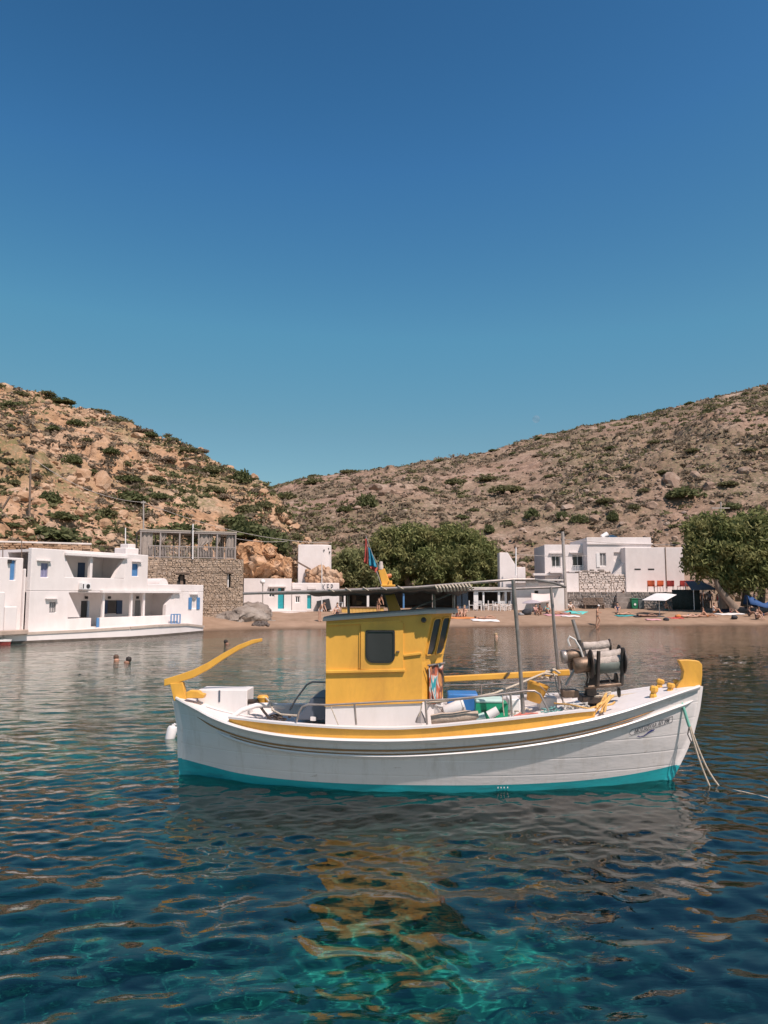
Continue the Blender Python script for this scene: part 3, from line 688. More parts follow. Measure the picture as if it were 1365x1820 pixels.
# raked corner windscreen: two tall narrow panes set in the chamfer
e0, e1 = Vector((sB, -TW, zk)), Vector((sC, -0.22, zk))
f0, f1 = Vector((sB + rake, -TW, top_z(sB + rake))), Vector((sC + rake, -0.22, top_z(sC + rake)))
nrm = (e1 - e0).cross(f0 - e0).normalized()
if nrm.y > 0: nrm = -nrm
def onch(u, v, d=0.0): return e0 * (1 - u) * (1 - v) + e1 * u * (1 - v) + f0 * (1 - u) * v + f1 * u * v + nrm * d
def chwin(u0, u1, v0, v1):
    rr = [(0.16, 0.05), (0.05, 0.02)]
    pts = [(u0 + 0.03, v0), (u1 - 0.06, v0), (u1, v0 + 0.09), (u1, v1 - 0.05), (u1 - 0.05, v1), (u0 + 0.05, v1), (u0, v1 - 0.05), (u0, v0 + 0.03)]
    cu, cv = (u0 + u1) / 2, (v0 + v1) / 2
    big = [(cu + (a - cu) * 1.16, cv + (b_ - cv) * 1.045) for a, b_ in pts]; n = len(pts)
    fr_ = MB(); fr_.v = [tuple(onch(*q, 0.022)) for q in big] + [tuple(onch(*q, 0.022)) for q in pts] + [tuple(onch(*q, 0.0)) for q in big] + [tuple(onch(*q, 0.0)) for q in pts]
    for i in range(n):
        j = (i + 1) % n; fr_.f += [(i, j, n + j, n + i), (i, 2 * n + i, 2 * n + j, j), (n + i, n + j, 3 * n + j, 3 * n + i)]
    f = fr_.build('windscreen', BY, boat)
    g = MB(); g.v = [tuple(onch(*q, 0.008)) for q in pts] + [tuple(onch(*q, 0.003)) for q in pts]; g.f = [tuple(range(n)), tuple(range(2 * n - 1, n - 1, -1))] + [(i, (i + 1) % n, n + (i + 1) % n, n + i) for i in range(n)]
    g.build('pane', BGL, f)
chwin(0.12, 0.46, 0.14, 0.88); chwin(0.56, 0.90, 0.14, 0.88)
# roof with a visor
ro = 0.05; vis = bl(814, 1092, -0.25).x
rp = [(sA - 0.04, -TW - ro), (sB + rake * 0.5, -TW - ro), (sB + rake + 0.05, -TW - ro + 0.02), (vis, -0.26), (vis, 0.26), (sB + rake + 0.05, TW + ro - 0.02), (sA - 0.04, TW + ro)]
b = MB(); n_ = len(rp)
rt = lambda s: top_z(min(s, sB + 0.1)) + 0.002
b.v = [(s, t, rt(s)) for s, t in rp] + [(s, t, rt(s) + 0.042) for s, t in rp] + [(s * 0.985 + 0.015 * (sA + 0.6), t * 0.94, rt(s) + 0.062) for s, t in rp]
b.f = [tuple(range(n_))] + [((i + 1) % n_, i, n_ + i, n_ + (i + 1) % n_) for i in range(n_)] + [(n_ + (i + 1) % n_, n_ + i, 2 * n_ + i, 2 * n_ + (i + 1) % n_) for i in range(n_)] + [tuple(2 * n_ + i for i in range(n_))]
b.build('cabin_roof', ROOFG, boat, bevel=0.008)
# deck lamp under the visor
p = bl(753, 1102, -TW - 0.06); b = MB(); b.lathe([(0.02, -0.02), (0.036, -0.02), (0.036, 0.03), (0.026, 0.05)], p, 12, Matrix.Rotation(R(90), 3, 'X')); b.box(p.x - 0.006, p.x + 0.006, p.y, p.y + 0.065, p.z - 0.005, p.z + 0.006)
b.build('deck_lamp', BLK, boat, smooth=40)

# ---- mast
a, c = bl(678, 1012, 0.0), bl(704, 1092, 0.0)
b = MB(); M_ = MB()
d = (c - a).normalized(); sd = Vector((d.z, 0, -d.x))
def mring(p, w_, dp): return [p + sd * w_ + Vector((0, -dp, 0)), p - sd * w_ + Vector((0, -dp, 0)), p - sd * w_ + Vector((0, dp, 0)), p + sd * w_ + Vector((0, dp, 0))]
b.grid([mring(a, 0.045, 0.03), mring(a + (c - a) * 0.4, 0.062, 0.04), mring(c, 0.085, 0.06)], True); b.f += [(0, 1, 2, 3), (11, 10, 9, 8)]
mast = b.build('mast', BY, boat, bevel=0.006)
b = MB(); q = bl(690, 1041, -0.03); b.obox(q, (0.2, 0.14, 0.03)); b.obox(q + Vector((0.03, 0, 0.04)), (0.05, 0.1, 0.06)); b.build('mast_bracket', BY, mast, bevel=0.006)
q = bl(677, 1006, 0.0); b = MB(); b.lathe([(0.035, -0.05), (0.035, 0.0), (0.028, 0.02), (0.03, 0.03), (0.022, 0.065)], q, 12); b.build('mast_light', ROOFG, mast, smooth=40)
b = MB(); b.tube([bl(669, 1015, -0.03), bl(681, 1048, -0.05), bl(692, 1090, -0.06)], 0.008, 6); b.build('mast_stay', STEEL, mast)
b = MB(); q = bl(690, 1024, 0.02); b.lathe([(0.02, -0.05), (0.03, -0.03), (0.03, 0.03), (0.02, 0.05)], q, 10, Matrix.Rotation(R(75), 3, 'Y')); b.build('horn', mat('orange_horn', (0.6, 0.22, 0.08), 0.5), mast, smooth=40)

# flag hanging limp from the mast head
flag = thing('flag', 'limp faded red, white and teal flag tied to the yellow mast head', 'flag', bf.M @ bl(660, 1010, 0.0), bf.deg)
def flagpart(top0, top1, bot0, bot1, name, m, ph):
    b = MB(); rows = []
    for i in range(13):
        v_ = i / 12
        L = Vector(top0) * (1 - v_) + Vector(bot0) * v_; Rr = Vector(top1) * (1 - v_) + Vector(bot1) * v_; row = []
        for k in range(7):
            h = k / 6; q = L * (1 - h) + Rr * h; q.y += 0.03 * math.sin(h * 9 + v_ * 3 + ph) * (0.3 + v_); row.append(q)
        rows.append(row)
    b.grid(rows); o = b.build(name, m, None, smooth=60); o.data.transform(Matrix.Translation(-bl(660, 1010, 0.0))); o.parent = flag
    s_ = o.modifiers.new('thick', 'SOLIDIFY'); s_.thickness = 0.003
FR_, FW_, FT_ = mat('flag_red', (0.52, 0.10, 0.075), 0.8), mat('flag_white', (0.72, 0.62, 0.58), 0.8), mat('flag_teal', (0.03, 0.24, 0.36), 0.8)
flagpart(bl(649, 958, 0), bl(651, 957, 0), bl(646, 1000, 0), bl(654, 1004, 0), 'flag_stripe', FR_, 0)
flagpart(bl(650, 956, 0.02), bl(652, 956, 0.02), bl(652, 996, 0.02), bl(657, 1000, 0.02), 'flag_stripe', FW_, 1)
flagpart(bl(654, 972, -0.01), bl(658, 976, -0.01), bl(657, 1006, -0.01), bl(671, 1009, -0.01), 'flag_stripe', FT_, 2)
flagpart(bl(655, 1004, 0.01), bl(671, 1008, 0.01), bl(661, 1012, 0.01), bl(672, 1021, 0.01), 'flag_stripe', FR_, 3)
b = MB(); b.tube([bl(650, 952, 0), bl(662, 985, 0), bl(676, 1012, 0)], 0.006, 5); o = b.build('flag_staff', STEEL); o.data.transform(Matrix.Translation(-bl(660, 1010, 0.0))); o.parent = flag

# ---- canopy frame over the boat
N_, F_ = -0.92, 0.92
cf = MB()
canopy = MB().tube([bl(432, 1055, N_), bl(560, 1051, N_), bl(740, 1044, N_), bl(850, 1035, N_), bl(912, 1030, N_), bl(950, 1030, N_ + 0.1)], 0.018, 8).build('canopy_frame', STEEL, boat, smooth=50)
def ctube(pts, r, name='canopy_tube', m=STEEL, par=None):
    return MB().tube(pts, r, 8).build(name, m, par or canopy, smooth=50)
far0, far1 = bl(470, 1056.0, F_), bl(1005, 1043, F_)
ctube([bl(432, 1055, N_) + Vector((0, F_ - N_, 0)), bl(740, 1050, F_), bl(850, 1049, F_), far1], 0.018)
ctube([bl(950, 1030, N_ + 0.1), bl(985, 1036, 0.0), far1], 0.018)
ctube([bl(912, 1030, N_), bl(922, 1150, N_ + 0.05), bl(930, 1268, N_ + 0.08)], 0.026, 'canopy_post')
ctube([bl(979, 1043, F_), bl(988, 1150, F_), bl(999, 1262, F_)], 0.024, 'canopy_post')
ctube([bl(1002, 1262, F_ - 0.3), bl(981, 1060, F_ - 0.05)], 0.010, 'canopy_stay')
for a_, c_ in ((600, 0.0), (780, 0.0)):
    q = bl(a_, np.interp(a_, [432, 740, 850], [1054, 1043, 1034]), N_); ctube([q, q + Vector((0, F_ - N_, -0.02))], 0.012)
ctube([bl(711, 1091, 0.55), bl(800, 1056, 0.3), bl(830, 1041, -0.1)], 0.013, 'canopy_brace', mat('alloy_tube', (0.6, 0.58, 0.56), 0.4, metal=0.8))
for a_, y0, y1, t_ in ((771, 1049, 1091, -0.1), (806, 1050, 1092, 0.3), (619, 1058, 1100, 0.4)): ctube([bl(a_, y0, t_), bl(a_ + 1, y1, t_)], 0.02, 'canopy_post')
# awning cloth lashed to the frame, sagging between the tubes
rows = []
for i in range(41):
    h = i / 40; px_ = 545 + (834 - 545) * h; q = bl(px_, np.interp(px_, [432, 560, 740, 850], [1056, 1052, 1046, 1037]), N_); row = []
    for k in range(13):
        g_ = k / 12; sag = -0.035 * math.sin(math.pi * g_) - 0.012 * math.sin(h * 40 + g_ * 4) * math.sin(math.pi * g_) - 0.02 * abs(math.sin(h * math.pi * 7))
        if h > 0.70: sag -= (h - 0.70) * 0.25 * math.sin(math.pi * g_) + 0.012 * math.sin(h * 160)
        row.append(Vector((q.x, N_ + 0.03 + (F_ - N_ - 0.06) * g_, q.z + sag)))
    rows.append(row)
aw = MB().grid(rows).build('awning', TARP, canopy, smooth=70); s_ = aw.modifiers.new('thick', 'SOLIDIFY'); s_.thickness = 0.012
# rolled hem on the near edge and white lashings
rows = [bl(px_, np.interp(px_, [432, 560, 740, 850], [1057, 1053, 1047, 1040]), N_ + 0.02) for px_ in range(548, 830, 12)]
MB().tube(rows, [0.012 + 0.008 * abs(math.sin(i * 1.7)) for i in range(len(rows))], 8).build('awning_hem', TARP, aw, smooth=60)
for px_ in (589, 619, 650, 682, 712):
    y_ = np.interp(px_, [432, 560, 740, 850], [1054, 1051, 1044, 1035]); MB().tube([bl(px_ - 5, y_ - 4, N_ - 0.02), bl(px_, y_ - 1, N_ - 0.03), bl(px_ + 5, y_ + 2, N_ - 0.01)], 0.007, 5).build('lashing', ROPE, aw)
for px_ in range(776, 842, 6):
    y_ = np.interp(px_, [740, 850], [1045, 1040]) + 2; MB().tube([bl(px_ - 3, y_ - 5, N_ - 0.02), bl(px_ + 1, y_, N_ - 0.03), bl(px_ + 3, y_ + 6, N_ + 0.01)], 0.014, 6).build('lashing', ROPE, aw)

# ---- rails and stanchions
RN = -0.9
def rtube(pts, r, name, m=STEEL): return MB().tube(pts, r, 8).build(name, m, boat, smooth=50)
rtube([bl(527, 1283, RN), bl(531, 1266, RN), bl(537, 1256, RN), bl(548, 1252, RN), bl(583, 1253, RN), bl(690, 1247, RN), bl(800, 1243, RN), bl(875, 1236, RN), bl(935, 1228, RN), bl(950, 1228, RN), bl(960, 1234, RN), bl(975, 1264, RN)], 0.013, 'side_rail')
for a_, y0, y1 in ((630, 1250, 1288), (756, 1245, 1288), (907, 1233, 1274)): rtube([bl(a_, y0, RN), bl(a_ + 3, y1, RN)], 0.014, 'rail_post')
rtube([bl(515, 1262, 0.7), bl(525, 1244, 0.7), bl(545, 1217, 0.7), bl(555, 1212, 0.7), bl(582, 1213, 0.7)], 0.014, 'side_rail')
rtube([bl(855, 1218, 0.85), bl(856, 1248, 0.85)], 0.012, 'rail_post'); rtube([bl(790, 1218, 0.85), bl(855, 1217, 0.85), bl(990, 1208, 0.85)], 0.007, 'side_rail')
rtube([bl(588, 1256, RN), bl(602, 1290, RN)], 0.007, 'rail_stay', ROPE)
# long yellow boom on the far side
b = MB(); b.beam(bl(789, 1207, 0.55), bl(1012, 1195, 0.55), 0.08, 0.085); b.build('boom', BY, boat, bevel=0.012)
b = MB(); b.beam(bl(896, 1207, 0.50), bl(906, 1196, 0.50), 0.01, 0.02); b.build('boom_strap', RUST, boat)

# ---- stern: post head, tiller, fairlead, locker
b = MB(); st = [(304, 1214), (326, 1212), (332, 1242), (311, 1245)]
pts = [bl(x, y, 0) for x, y in st]; b.v = [(p.x, -0.05, p.z) for p in pts] + [(p.x, 0.05, p.z) for p in pts]
b.f = [(0, 1, 2, 3), (7, 6, 5, 4)] + [((i + 1) % 4, i, 4 + i, 4 + (i + 1) % 4) for i in range(4)]
b.build('stern_head', BY, boat, bevel=0.006)
b = MB(); st = [(311, 1245), (333, 1242), (336, 1262), (324, 1300), (320, 1290)]
pts = [bl(x, y, 0) for x, y in st]; n_ = len(pts); b.v = [(p.x, -0.05, p.z) for p in pts] + [(p.x, 0.05, p.z) for p in pts]
b.f = [tuple(range(n_)), tuple(range(2 * n_ - 1, n_ - 1, -1))] + [((i + 1) % n_, i, n_ + i, n_ + (i + 1) % n_) for i in range(n_)]
b.build('stern_cheek', BW, boat, bevel=0.006)
tl = [(293, 1213), (318, 1206), (345, 1197), (372, 1183), (398, 1166), (424, 1151), (448, 1141), (466, 1137)]; wd = [0.048, 0.055, 0.058, 0.054, 0.046, 0.038, 0.031, 0.022]
rows = []
for (x, y), h in zip(tl, wd):
    p = bl(x, y, 0); rows.append([p + Vector((0, -h * 0.8, -h)), p + Vector((0, h * 0.8, -h)), p + Vector((0, h * 0.8, h)), p + Vector((0, -h * 0.8, h))])
b = MB().grid(rows, True); b.f += [(0, 1, 2, 3), tuple(len(b.v) - 4 + i for i in range(4))]; b.build('tiller', BY, boat, bevel=0.008)
b = MB(); st = [(334, 1240), (334, 1229), (340, 1226), (355, 1227), (359, 1231), (366, 1233), (364, 1240)]
pts = [bl(x, y, -0.12) for x, y in st]; n_ = len(pts); b.v = [(p.x, -0.2, p.z) for p in pts] + [(p.x, -0.08, p.z) for p in pts]
b.f = [tuple(range(n_)), tuple(range(2 * n_ - 1, n_ - 1, -1))] + [((i + 1) % n_, i, n_ + i, n_ + (i + 1) % n_) for i in range(n_)]
b.build('stern_fairlead', BY, boat, bevel=0.01)
p, q = bl(352, 1250, 0.0), bl(440, 1226, 0.0)
b = MB(); b.box(p.x, q.x, -0.02, 0.40, Zs(0.1) - 0.05, q.z); b.build('stern_locker', BW, boat, bevel=0.012)
p2 = bl(390, 1236, -0.02); b = MB(); b.box(p2.x - 0.012, p2.x + 0.012, -0.028, -0.015, p2.z - 0.09, p2.z + 0.07); b.build('locker_strap', SLATE, boat)
b = MB(); b.tube([bl(412, 1275, -0.35), bl(430, 1262, -0.3), bl(455, 1254, -0.2), bl(480, 1253, -0.05), bl(505, 1258, 0.1)], 0.035, 8); b.build('stern_coaming', BW, boat, smooth=50)
b = MB(); b.tube([bl(441, 1247, 0.05), bl(458, 1246, 0.0)], 0.035, 8); b.build('exhaust_pipe', DIRON, boat, smooth=50)
# engine cover aft of the cabin
b = MB(); y0, y1 = -0.42, 0.42; pr = [(522, 1280), (540, 1262), (552, 1243), (560, 1239), (582, 1240), (584, 1280)]
pts = [bl(x, y, y0) for x, y in pr]; b.prism([(p.x, p.z) for p in pts], y0, y1); b.build('engine_cover', SLATE, boat, bevel=0.02)
b = MB(); p, q = bl(588, 1258, RN), bl(560, 1278, -0.44); b.box(bl(552, 1280, -0.44).x, bl(562, 1280, -0.44).x, -0.46, -0.425, q.z - 0.02, q.z + 0.03); b.build('cover_hinge', BW, boat)

# ---- bow: stem head and four bitts
b = MB(); st = [(1204, 1173), (1222, 1172), (1240, 1174), (1246, 1181), (1246, 1200), (1244, 1219), (1212, 1223), (1198, 1226), (1203, 1216), (1211, 1206), (1213, 1193), (1209, 1182)]
pts = [bl(x, y, 0) for x, y in st]; n_ = len(pts); b.v = [(p.x, -0.055, p.z) for p in pts] + [(p.x, 0.055, p.z) for p in pts]
b.f = [tuple(range(n_)), tuple(range(2 * n_ - 1, n_ - 1, -1))] + [((i + 1) % n_, i, n_ + i, n_ + (i + 1) % n_) for i in range(n_)]
b.build('stem_head', BY, boat, bevel=0.01)
def bitt(px, y0, y1, t, lean):
    p, q = bl(px, y1, t), bl(px + lean, y0, t); d = q - p; h = d.length
    prof_ = [(0.045, 0), (0.048, 0.35), (0.036, 0.48), (0.038, 0.56), (0.056, 0.66), (0.056, 0.88), (0.040, 1.0)]
    b = MB(); Mx = d.to_track_quat('Z', 'Y').to_matrix(); b.lathe([(r_, z * h) for r_, z in prof_], p, 6, Mx); b.build('bitt', BY, boat)
bitt(1160, 1219, 1245, -0.33, 3); bitt(1190, 1214, 1234, -0.12, 3); bitt(1170, 1207, 1226, 0.30, 5); bitt(1200, 1208, 1222, 0.10, 4)

# ---- net hauler on the foredeck
win = thing('net_winch', 'oily bronze net hauler with drums and white net rolls on the foredeck', 'winch', bf.M @ bl(1050, 1250, 0.0), bf.deg)
w0 = bl(1050, 1250, 0.0)
def wp(px, py, t=0.0): return bl(px, py, t) - w0
def wb(b, name, m, smooth=40, bevel=0, parent=None): return b.build(name, m, parent or win, smooth=smooth, bevel=bevel)
def cyl(a, c, r, n=18):
    d = c - a; Mx = d.to_track_quat('Z', 'Y').to_matrix(); L = d.length; return MB().lathe([(r * 0.9, 0), (r, r * 0.12), (r, L - r * 0.12), (r * 0.9, L)], a, n, Mx)
b = MB(); b.grid([[wp(x0, y, -0.07), wp(x1, y, -0.07), wp(x1, y, 0.07), wp(x0, y, 0.07)] for x0, x1, y in ((1034, 1062, 1252), (1040, 1060, 1225), (1042, 1060, 1188))], True); wb(b, 'pedestal', DIRON, bevel=0.006)
wb(cyl(wp(1000, 1168, -0.12), wp(1033, 1163, -0.10), 0.088), 'hydraulic_motor', BRONZE)
wb(cyl(wp(998, 1168, -0.12), wp(1007, 1167, -0.12), 0.096), 'motor_cap', STEEL)
wb(cyl(wp(1020, 1184, -0.2), wp(1047, 1180, -0.2), 0.105), 'gearbox', BRONZE)
wb(cyl(wp(1010, 1175, 0.05), wp(1018, 1174, 0.05), 0.13), 'flywheel', DIRON)
def disc(px, py, t, r, rot=0, th=0.022, m=DIRON, name='drum_flange'):
    p = wp(px, py, t); Mx = Matrix.Rotation(R(90), 3, 'Y'); Mx = Matrix.Rotation(R(rot), 3, 'Z') @ Mx; wb(MB().lathe([(r * 0.96, -th / 2), (r, -th / 4), (r, th / 4), (r * 0.96, th / 2)], p, 28, Mx), name, m)
disc(1050, 1180, -0.22, 0.195, 0); disc(1108, 1174, -0.12, 0.18, 0); disc(1083, 1148, 0.15, 0.10, 0, name='drum_flange'); disc(1101, 1165, 0.1, 0.15, 0)
disc(1095, 1208, 0.0, 0.095, 0); disc(1100, 1230, -0.1, 0.07, 0)
def roll(a, c, r, name='net_roll'):
    d = c - a; pts = [a + d * k / 10 + Vector((0, 0, -0.012 * math.sin(math.pi * k / 10))) for k in range(11)]; wb(MB().tube(pts, [r * (0.93 + 0.1 * abs(math.sin(k * 2.1))) for k in range(11)], 14), name, NETW, 50)
roll(wp(1036, 1149, 0.12), wp(1082, 1145, 0.12), 0.065); roll(wp(1040, 1160, 0.1), wp(1082, 1157, 0.1), 0.055)
roll(wp(1052, 1168, -0.06), wp(1104, 1162, -0.06), 0.075); roll(wp(1054, 1177, -0.12), wp(1104, 1172, -0.12), 0.07)
wb(cyl(wp(1052, 1186, -0.1), wp(1106, 1180, -0.1), 0.10), 'drum_core', mat('worn_green_drum', (0.13, 0.15, 0.13), 0.6, 0.25, 8))
for x0, y0, x1, y1, t in ((1064, 1157, 1062, 1220, -0.24), (1107, 1152, 1105, 1218, -0.2)): wb(MB().tube([wp(x0, y0, t), wp(x1, y1, t)], 0.026, 10), 'frame_post', DIRON)
wb(MB().tube([wp(1038, 1222, -0.22), wp(1106, 1216, -0.2)], 0.024, 10), 'frame_tube', BRONZE)
wb(MB().tube([wp(1040, 1214, 0.1), wp(1098, 1210, 0.1)], 0.024, 10), 'frame_tube', DIRON)
wb(MB().tube([wp(1021, 1190, -0.15), wp(1005, 1220, -0.15)], 0.02, 8), 'brace', STEEL)
b = MB(); b.obox(wp(1012, 1232, -0.05), (0.22, 0.2, 0.10)); wb(b, 'base_box', BRONZE, bevel=0.01)
b = MB(); b.obox(wp(1050, 1241, 0.0), (0.3, 0.34, 0.10)); wb(b, 'base_plate', DIRON, bevel=0.01)
wb(MB().tube([wp(1018, 1101, 0.05), wp(1030, 1141, 0.02)], [0.024, 0.026], 10), 'exhaust_tube', STEEL)
wb(MB().tube([wp(1029, 1138, 0.02), wp(1033, 1162, 0.0)], 0.032, 10), 'tube_socket', DIRON)
wb(MB().tube([wp(1013, 1148, -0.2), wp(1009, 1138, -0.2), wp(1012, 1131, -0.2), wp(1022, 1137, -0.2), wp(1031, 1152, -0.2), wp(1037, 1170, -0.2)], 0.014, 8), 'hose', mat('white_hose', (0.66, 0.62, 0.58), 0.5))
wb(MB().tube([wp(1075, 1195, 0.0), wp(1082, 1204, 0.0), wp(1087, 1216, 0.0)], 0.012, 6), 'hook', STEEL)
for k, (x0, x1) in enumerate(((1040, 1043), (1045, 1047))): wb(MB().tube([wp(x0, 1193, -0.2), wp(x1, 1204, -0.22), wp(x0, 1214, -0.2)], 0.006, 5), 'loose_line', NETW)
# ================================================================ ROCKS, SHRUBS AND TREES ON THE HILLS
def rock_shape(seed, sub=1):
    rng = np.random.default_rng(seed); bm = bmesh.new(); bmesh.ops.create_icosphere(bm, subdivisions=sub, radius=1)
    V = np.array([v.co[:] for v in bm.verts]); F = np.array([[v.index for v in f.verts] for f in bm.faces]); bm.free()
    for _ in range(7):
        nrm = rng.normal(size=3); nrm /= np.linalg.norm(nrm); h = rng.uniform(0.55, 0.85); d = V @ nrm
        V = V - np.outer(np.maximum(d - h, 0), nrm)
    V *= rng.uniform(0.7, 1.3, 3); V += rng.normal(size=V.shape) * 0.05
    return V, F
ROCKS = [rock_shape(i, 2) for i in range(8)]
def rock_mass(name, hill, n, m, label, seed, smin, smax, dens):
    rng = np.random.default_rng(seed); Vs = []; Fs = []; base = 0
    nr = hill.nr; k = 0; J = rng.integers(4, hill.X.shape[1] - 4, n * 6); I = rng.integers(2, nr + 4, n * 6)
    x, y, z = hill.X[I, J], hill.Y[I, J], hill.Z[I, J]; q = I / nr
    keep = rng.random(n * 6) < dens(x, y, q); x, y, z, q = (t[keep][:n] for t in (x, y, z, q))
    for i in range(len(x)):
        V, F = ROCKS[i % 8]; s = smin * (smax / smin) ** (rng.random() ** 2.2); a = rng.uniform(0, 6.28); ca, sa = math.cos(a), math.sin(a)
        W = V * s * np.array([1.15, 1.0, 0.75]); W = np.stack([W[:, 0] * ca - W[:, 1] * sa, W[:, 0] * sa + W[:, 1] * ca, W[:, 2]], -1) + np.array([x[i], y[i], z[i] + 0.05 * s])
        Vs.append(W); Fs.append(F + base); base += len(V)
    o = npmesh(name, np.concatenate(Vs), np.concatenate(Fs), m, smooth=False); return tag(o, label, None, None, 'stuff')
def rock_mat(name, c0, c1, c2):
    m, n, o = nodes(name); b = nd(n, 'ShaderNodeBsdfPrincipled'); b.inputs['Roughness'].default_value = 0.95; b.inputs['Specular IOR Level'].default_value = 0.15; v = coords(n)
    c = ramp(n, noise(n, 0.5, 6, 0.7, v, 0.3), [(0.32, c0), (0.5, c1), (0.68, c2)]); n.links.new(c, b.inputs['Base Color'])
    bp = nd(n, 'ShaderNodeBump'); bp.inputs['Strength'].default_value = 0.8; bp.inputs['Distance'].default_value = 0.12; n.links.new(noise(n, 4, 6, 0.7, v), bp.inputs['Height']); n.links.new(bp.outputs[0], b.inputs['Normal'])
    n.links.new(b.outputs[0], o.inputs[0]); return m
RKL = rock_mat('orange_boulder', (0.33, 0.19, 0.11), (0.43, 0.275, 0.175), (0.51, 0.375, 0.275))
RKR = rock_mat('greyish_boulder', (0.21, 0.14, 0.105), (0.29, 0.205, 0.155), (0.42, 0.335, 0.275))
rock_mass('loose_rocks', hillL, 3600, RKL, 'loose orange rocks littering the steep hillside', 3, 0.12, 0.6, lambda x, y, q: np.clip(0.5 + 1.6 * fbm(x / 9, y / 9, 3, 8), 0.05, 1))
rock_mass('loose_rocks', hillR, 4200, RKR, 'pale loose rocks scattered over the brown hillside', 5, 0.16, 0.6, lambda x, y, q: np.clip(0.42 + 1.6 * fbm(x / 20, y / 20, 3, 9) - 0.35 * q, 0.02, 1))

# leaves -----------------------------------------------------------------
def leaf_mat(name, c0, c1, c2, scale=0.6):
    m, n, o = nodes(name); b = nd(n, 'ShaderNodeBsdfPrincipled'); b.inputs['Roughness'].default_value = 0.75; b.inputs['Specular IOR Level'].default_value = 0.2; v = coords(n)
    c = ramp(n, noise(n, scale, 4, 0.65, v), [(0.34, c0), (0.5, c1), (0.66, c2)])
    at = nd(n, 'ShaderNodeAttribute', attribute_name='tint'); c = mixc(n, at.outputs['Fac'], c, c2)
    n.links.new(c, b.inputs['Base Color'])
    tr = nd(n, 'ShaderNodeBsdfTranslucent'); n.links.new(c, tr.inputs['Color']); ms = nd(n, 'ShaderNodeMixShader'); ms.inputs[0].default_value = 0.38
    n.links.new(b.outputs[0], ms.inputs[1]); n.links.new(tr.outputs[0], ms.inputs[2]); n.links.new(ms.outputs[0], o.inputs[0]); return m
def leaf_cloud(rng, C, size, droop=0.0, stretch=1.7):
    """leaf quads centred on the points C"""
    n = len(C); a = rng.normal(size=(n, 3)); a[:, 2] = a[:, 2] * 0.7 - droop; a /= np.linalg.norm(a, axis=1)[:, None]
    r = rng.normal(size=(n, 3)); b = np.cross(a, r); b /= np.linalg.norm(b, axis=1)[:, None]
    s = size * rng.uniform(0.6, 1.35, n)[:, None]; a = a * s * stretch * 0.5; b = b * s * 0.5
    V = np.stack([C - a, C + b * 0.9, C + a, C - b * 0.9], 1).reshape(-1, 3); F = np.arange(4 * n).reshape(-1, 4); return V, F
SH_G = leaf_mat('shrub_green', (0.085, 0.10, 0.040), (0.12, 0.135, 0.056), (0.165, 0.17, 0.08), 2.0)
SH_O = leaf_mat('shrub_olive', (0.12, 0.12, 0.052), (0.165, 0.16, 0.075), (0.22, 0.20, 0.11), 2.0)
SH_B = leaf_mat('dry_scrub', (0.19, 0.145, 0.10), (0.25, 0.195, 0.14), (0.32, 0.26, 0.19), 2.0)
def shrub_mesh(seed, n, leaf):
    rng = np.random.default_rng(seed); C = []
    lobes = [(rng.uniform(-0.55, 0.55), rng.uniform(-0.45, 0.45), rng.uniform(0.45, 0.75)) for _ in range(6)] + [(0, 0, 0.8)]
    for x, y, r in lobes:
        d = rng.normal(size=(n // 7, 3)); d /= np.linalg.norm(d, axis=1)[:, None]; d[:, 2] = np.abs(d[:, 2]); rad = r * (0.55 + 0.45 * rng.random((len(d), 1)) ** 0.5)
        C.append(d * rad * np.array([1, 1, 0.85]) + np.array([x, y, 0]))
    V, F = leaf_cloud(rng, np.concatenate(C), leaf); return V, F
SHRUBS = []
for mi, m in enumerate((SH_G, SH_O, SH_B)):
    for k in range(3):
        V, F = shrub_mesh(40 + mi * 9 + k, 700, 0.15); me = npmesh('shrub', V, F, m).data; SHRUBS.append(me); bpy.data.objects.remove(bpy.data.objects[-1]) if False else None
for o in [o for o in bpy.data.objects if o.name.startswith('shrub')]: bpy.data.objects.remove(o)
LABQ = []
def crest_py(hill, px):
    j = int(np.clip(round((px - hill.px[0]) / (hill.px[1] - hill.px[0])), 0, len(hill.px) - 1)); return float(pix(hill.X[:, j], hill.Y[:, j], hill.Z[:, j])[1].min())
def give_labels():
    ZL = [(60, 'over the blue door wing'), (150, 'over the lilac window'), (250, 'over the house chimney'), (335, 'over the pergola posts'), (430, 'over the pergola end'), (9999, 'over the turquoise doors')]
    ZR = [(600, 'behind the white cube house'), (700, 'behind the flag'), (790, 'behind the middle tamarisk'), (900, 'behind the taverna'), (1050, 'behind the balcony house'), (1180, 'behind the water tank house'), (1270, 'behind the red chairs'), (9999, 'behind the leaning trunk tree')]
    cells = {}
    for o, kind, hill, px, py in LABQ:
        top = crest_py(hill, px); f = (py - top) / (1000 - top)
        band = 'topping' if f < 0.06 else 'high up' if f < 0.32 else 'halfway up' if f < 0.58 else 'low down' if f < 0.82 else 'at the foot'
        zone = next(t for m_, t in (ZL if hill is hillL else ZR) if px < m_)
        cells.setdefault((kind, band, zone, 'orange hill' if hill is hillL else 'brown hill'), []).append((px, o))
    for (kind, band, zone, hn), L in cells.items():
        L.sort(key=lambda q: q[0]); n = len(L)
        for i, (px, o) in enumerate(L):
            pre = '' if n == 1 else ('left of two: ' if i == 0 else 'right of two: ') if n == 2 else ('first', 'second', 'third', 'fourth', 'fifth', 'sixth', 'seventh')[min(i, 6)] + ' from left: '
            o['label'] = f"{pre}{kind} {band} the {hn} {zone}" 
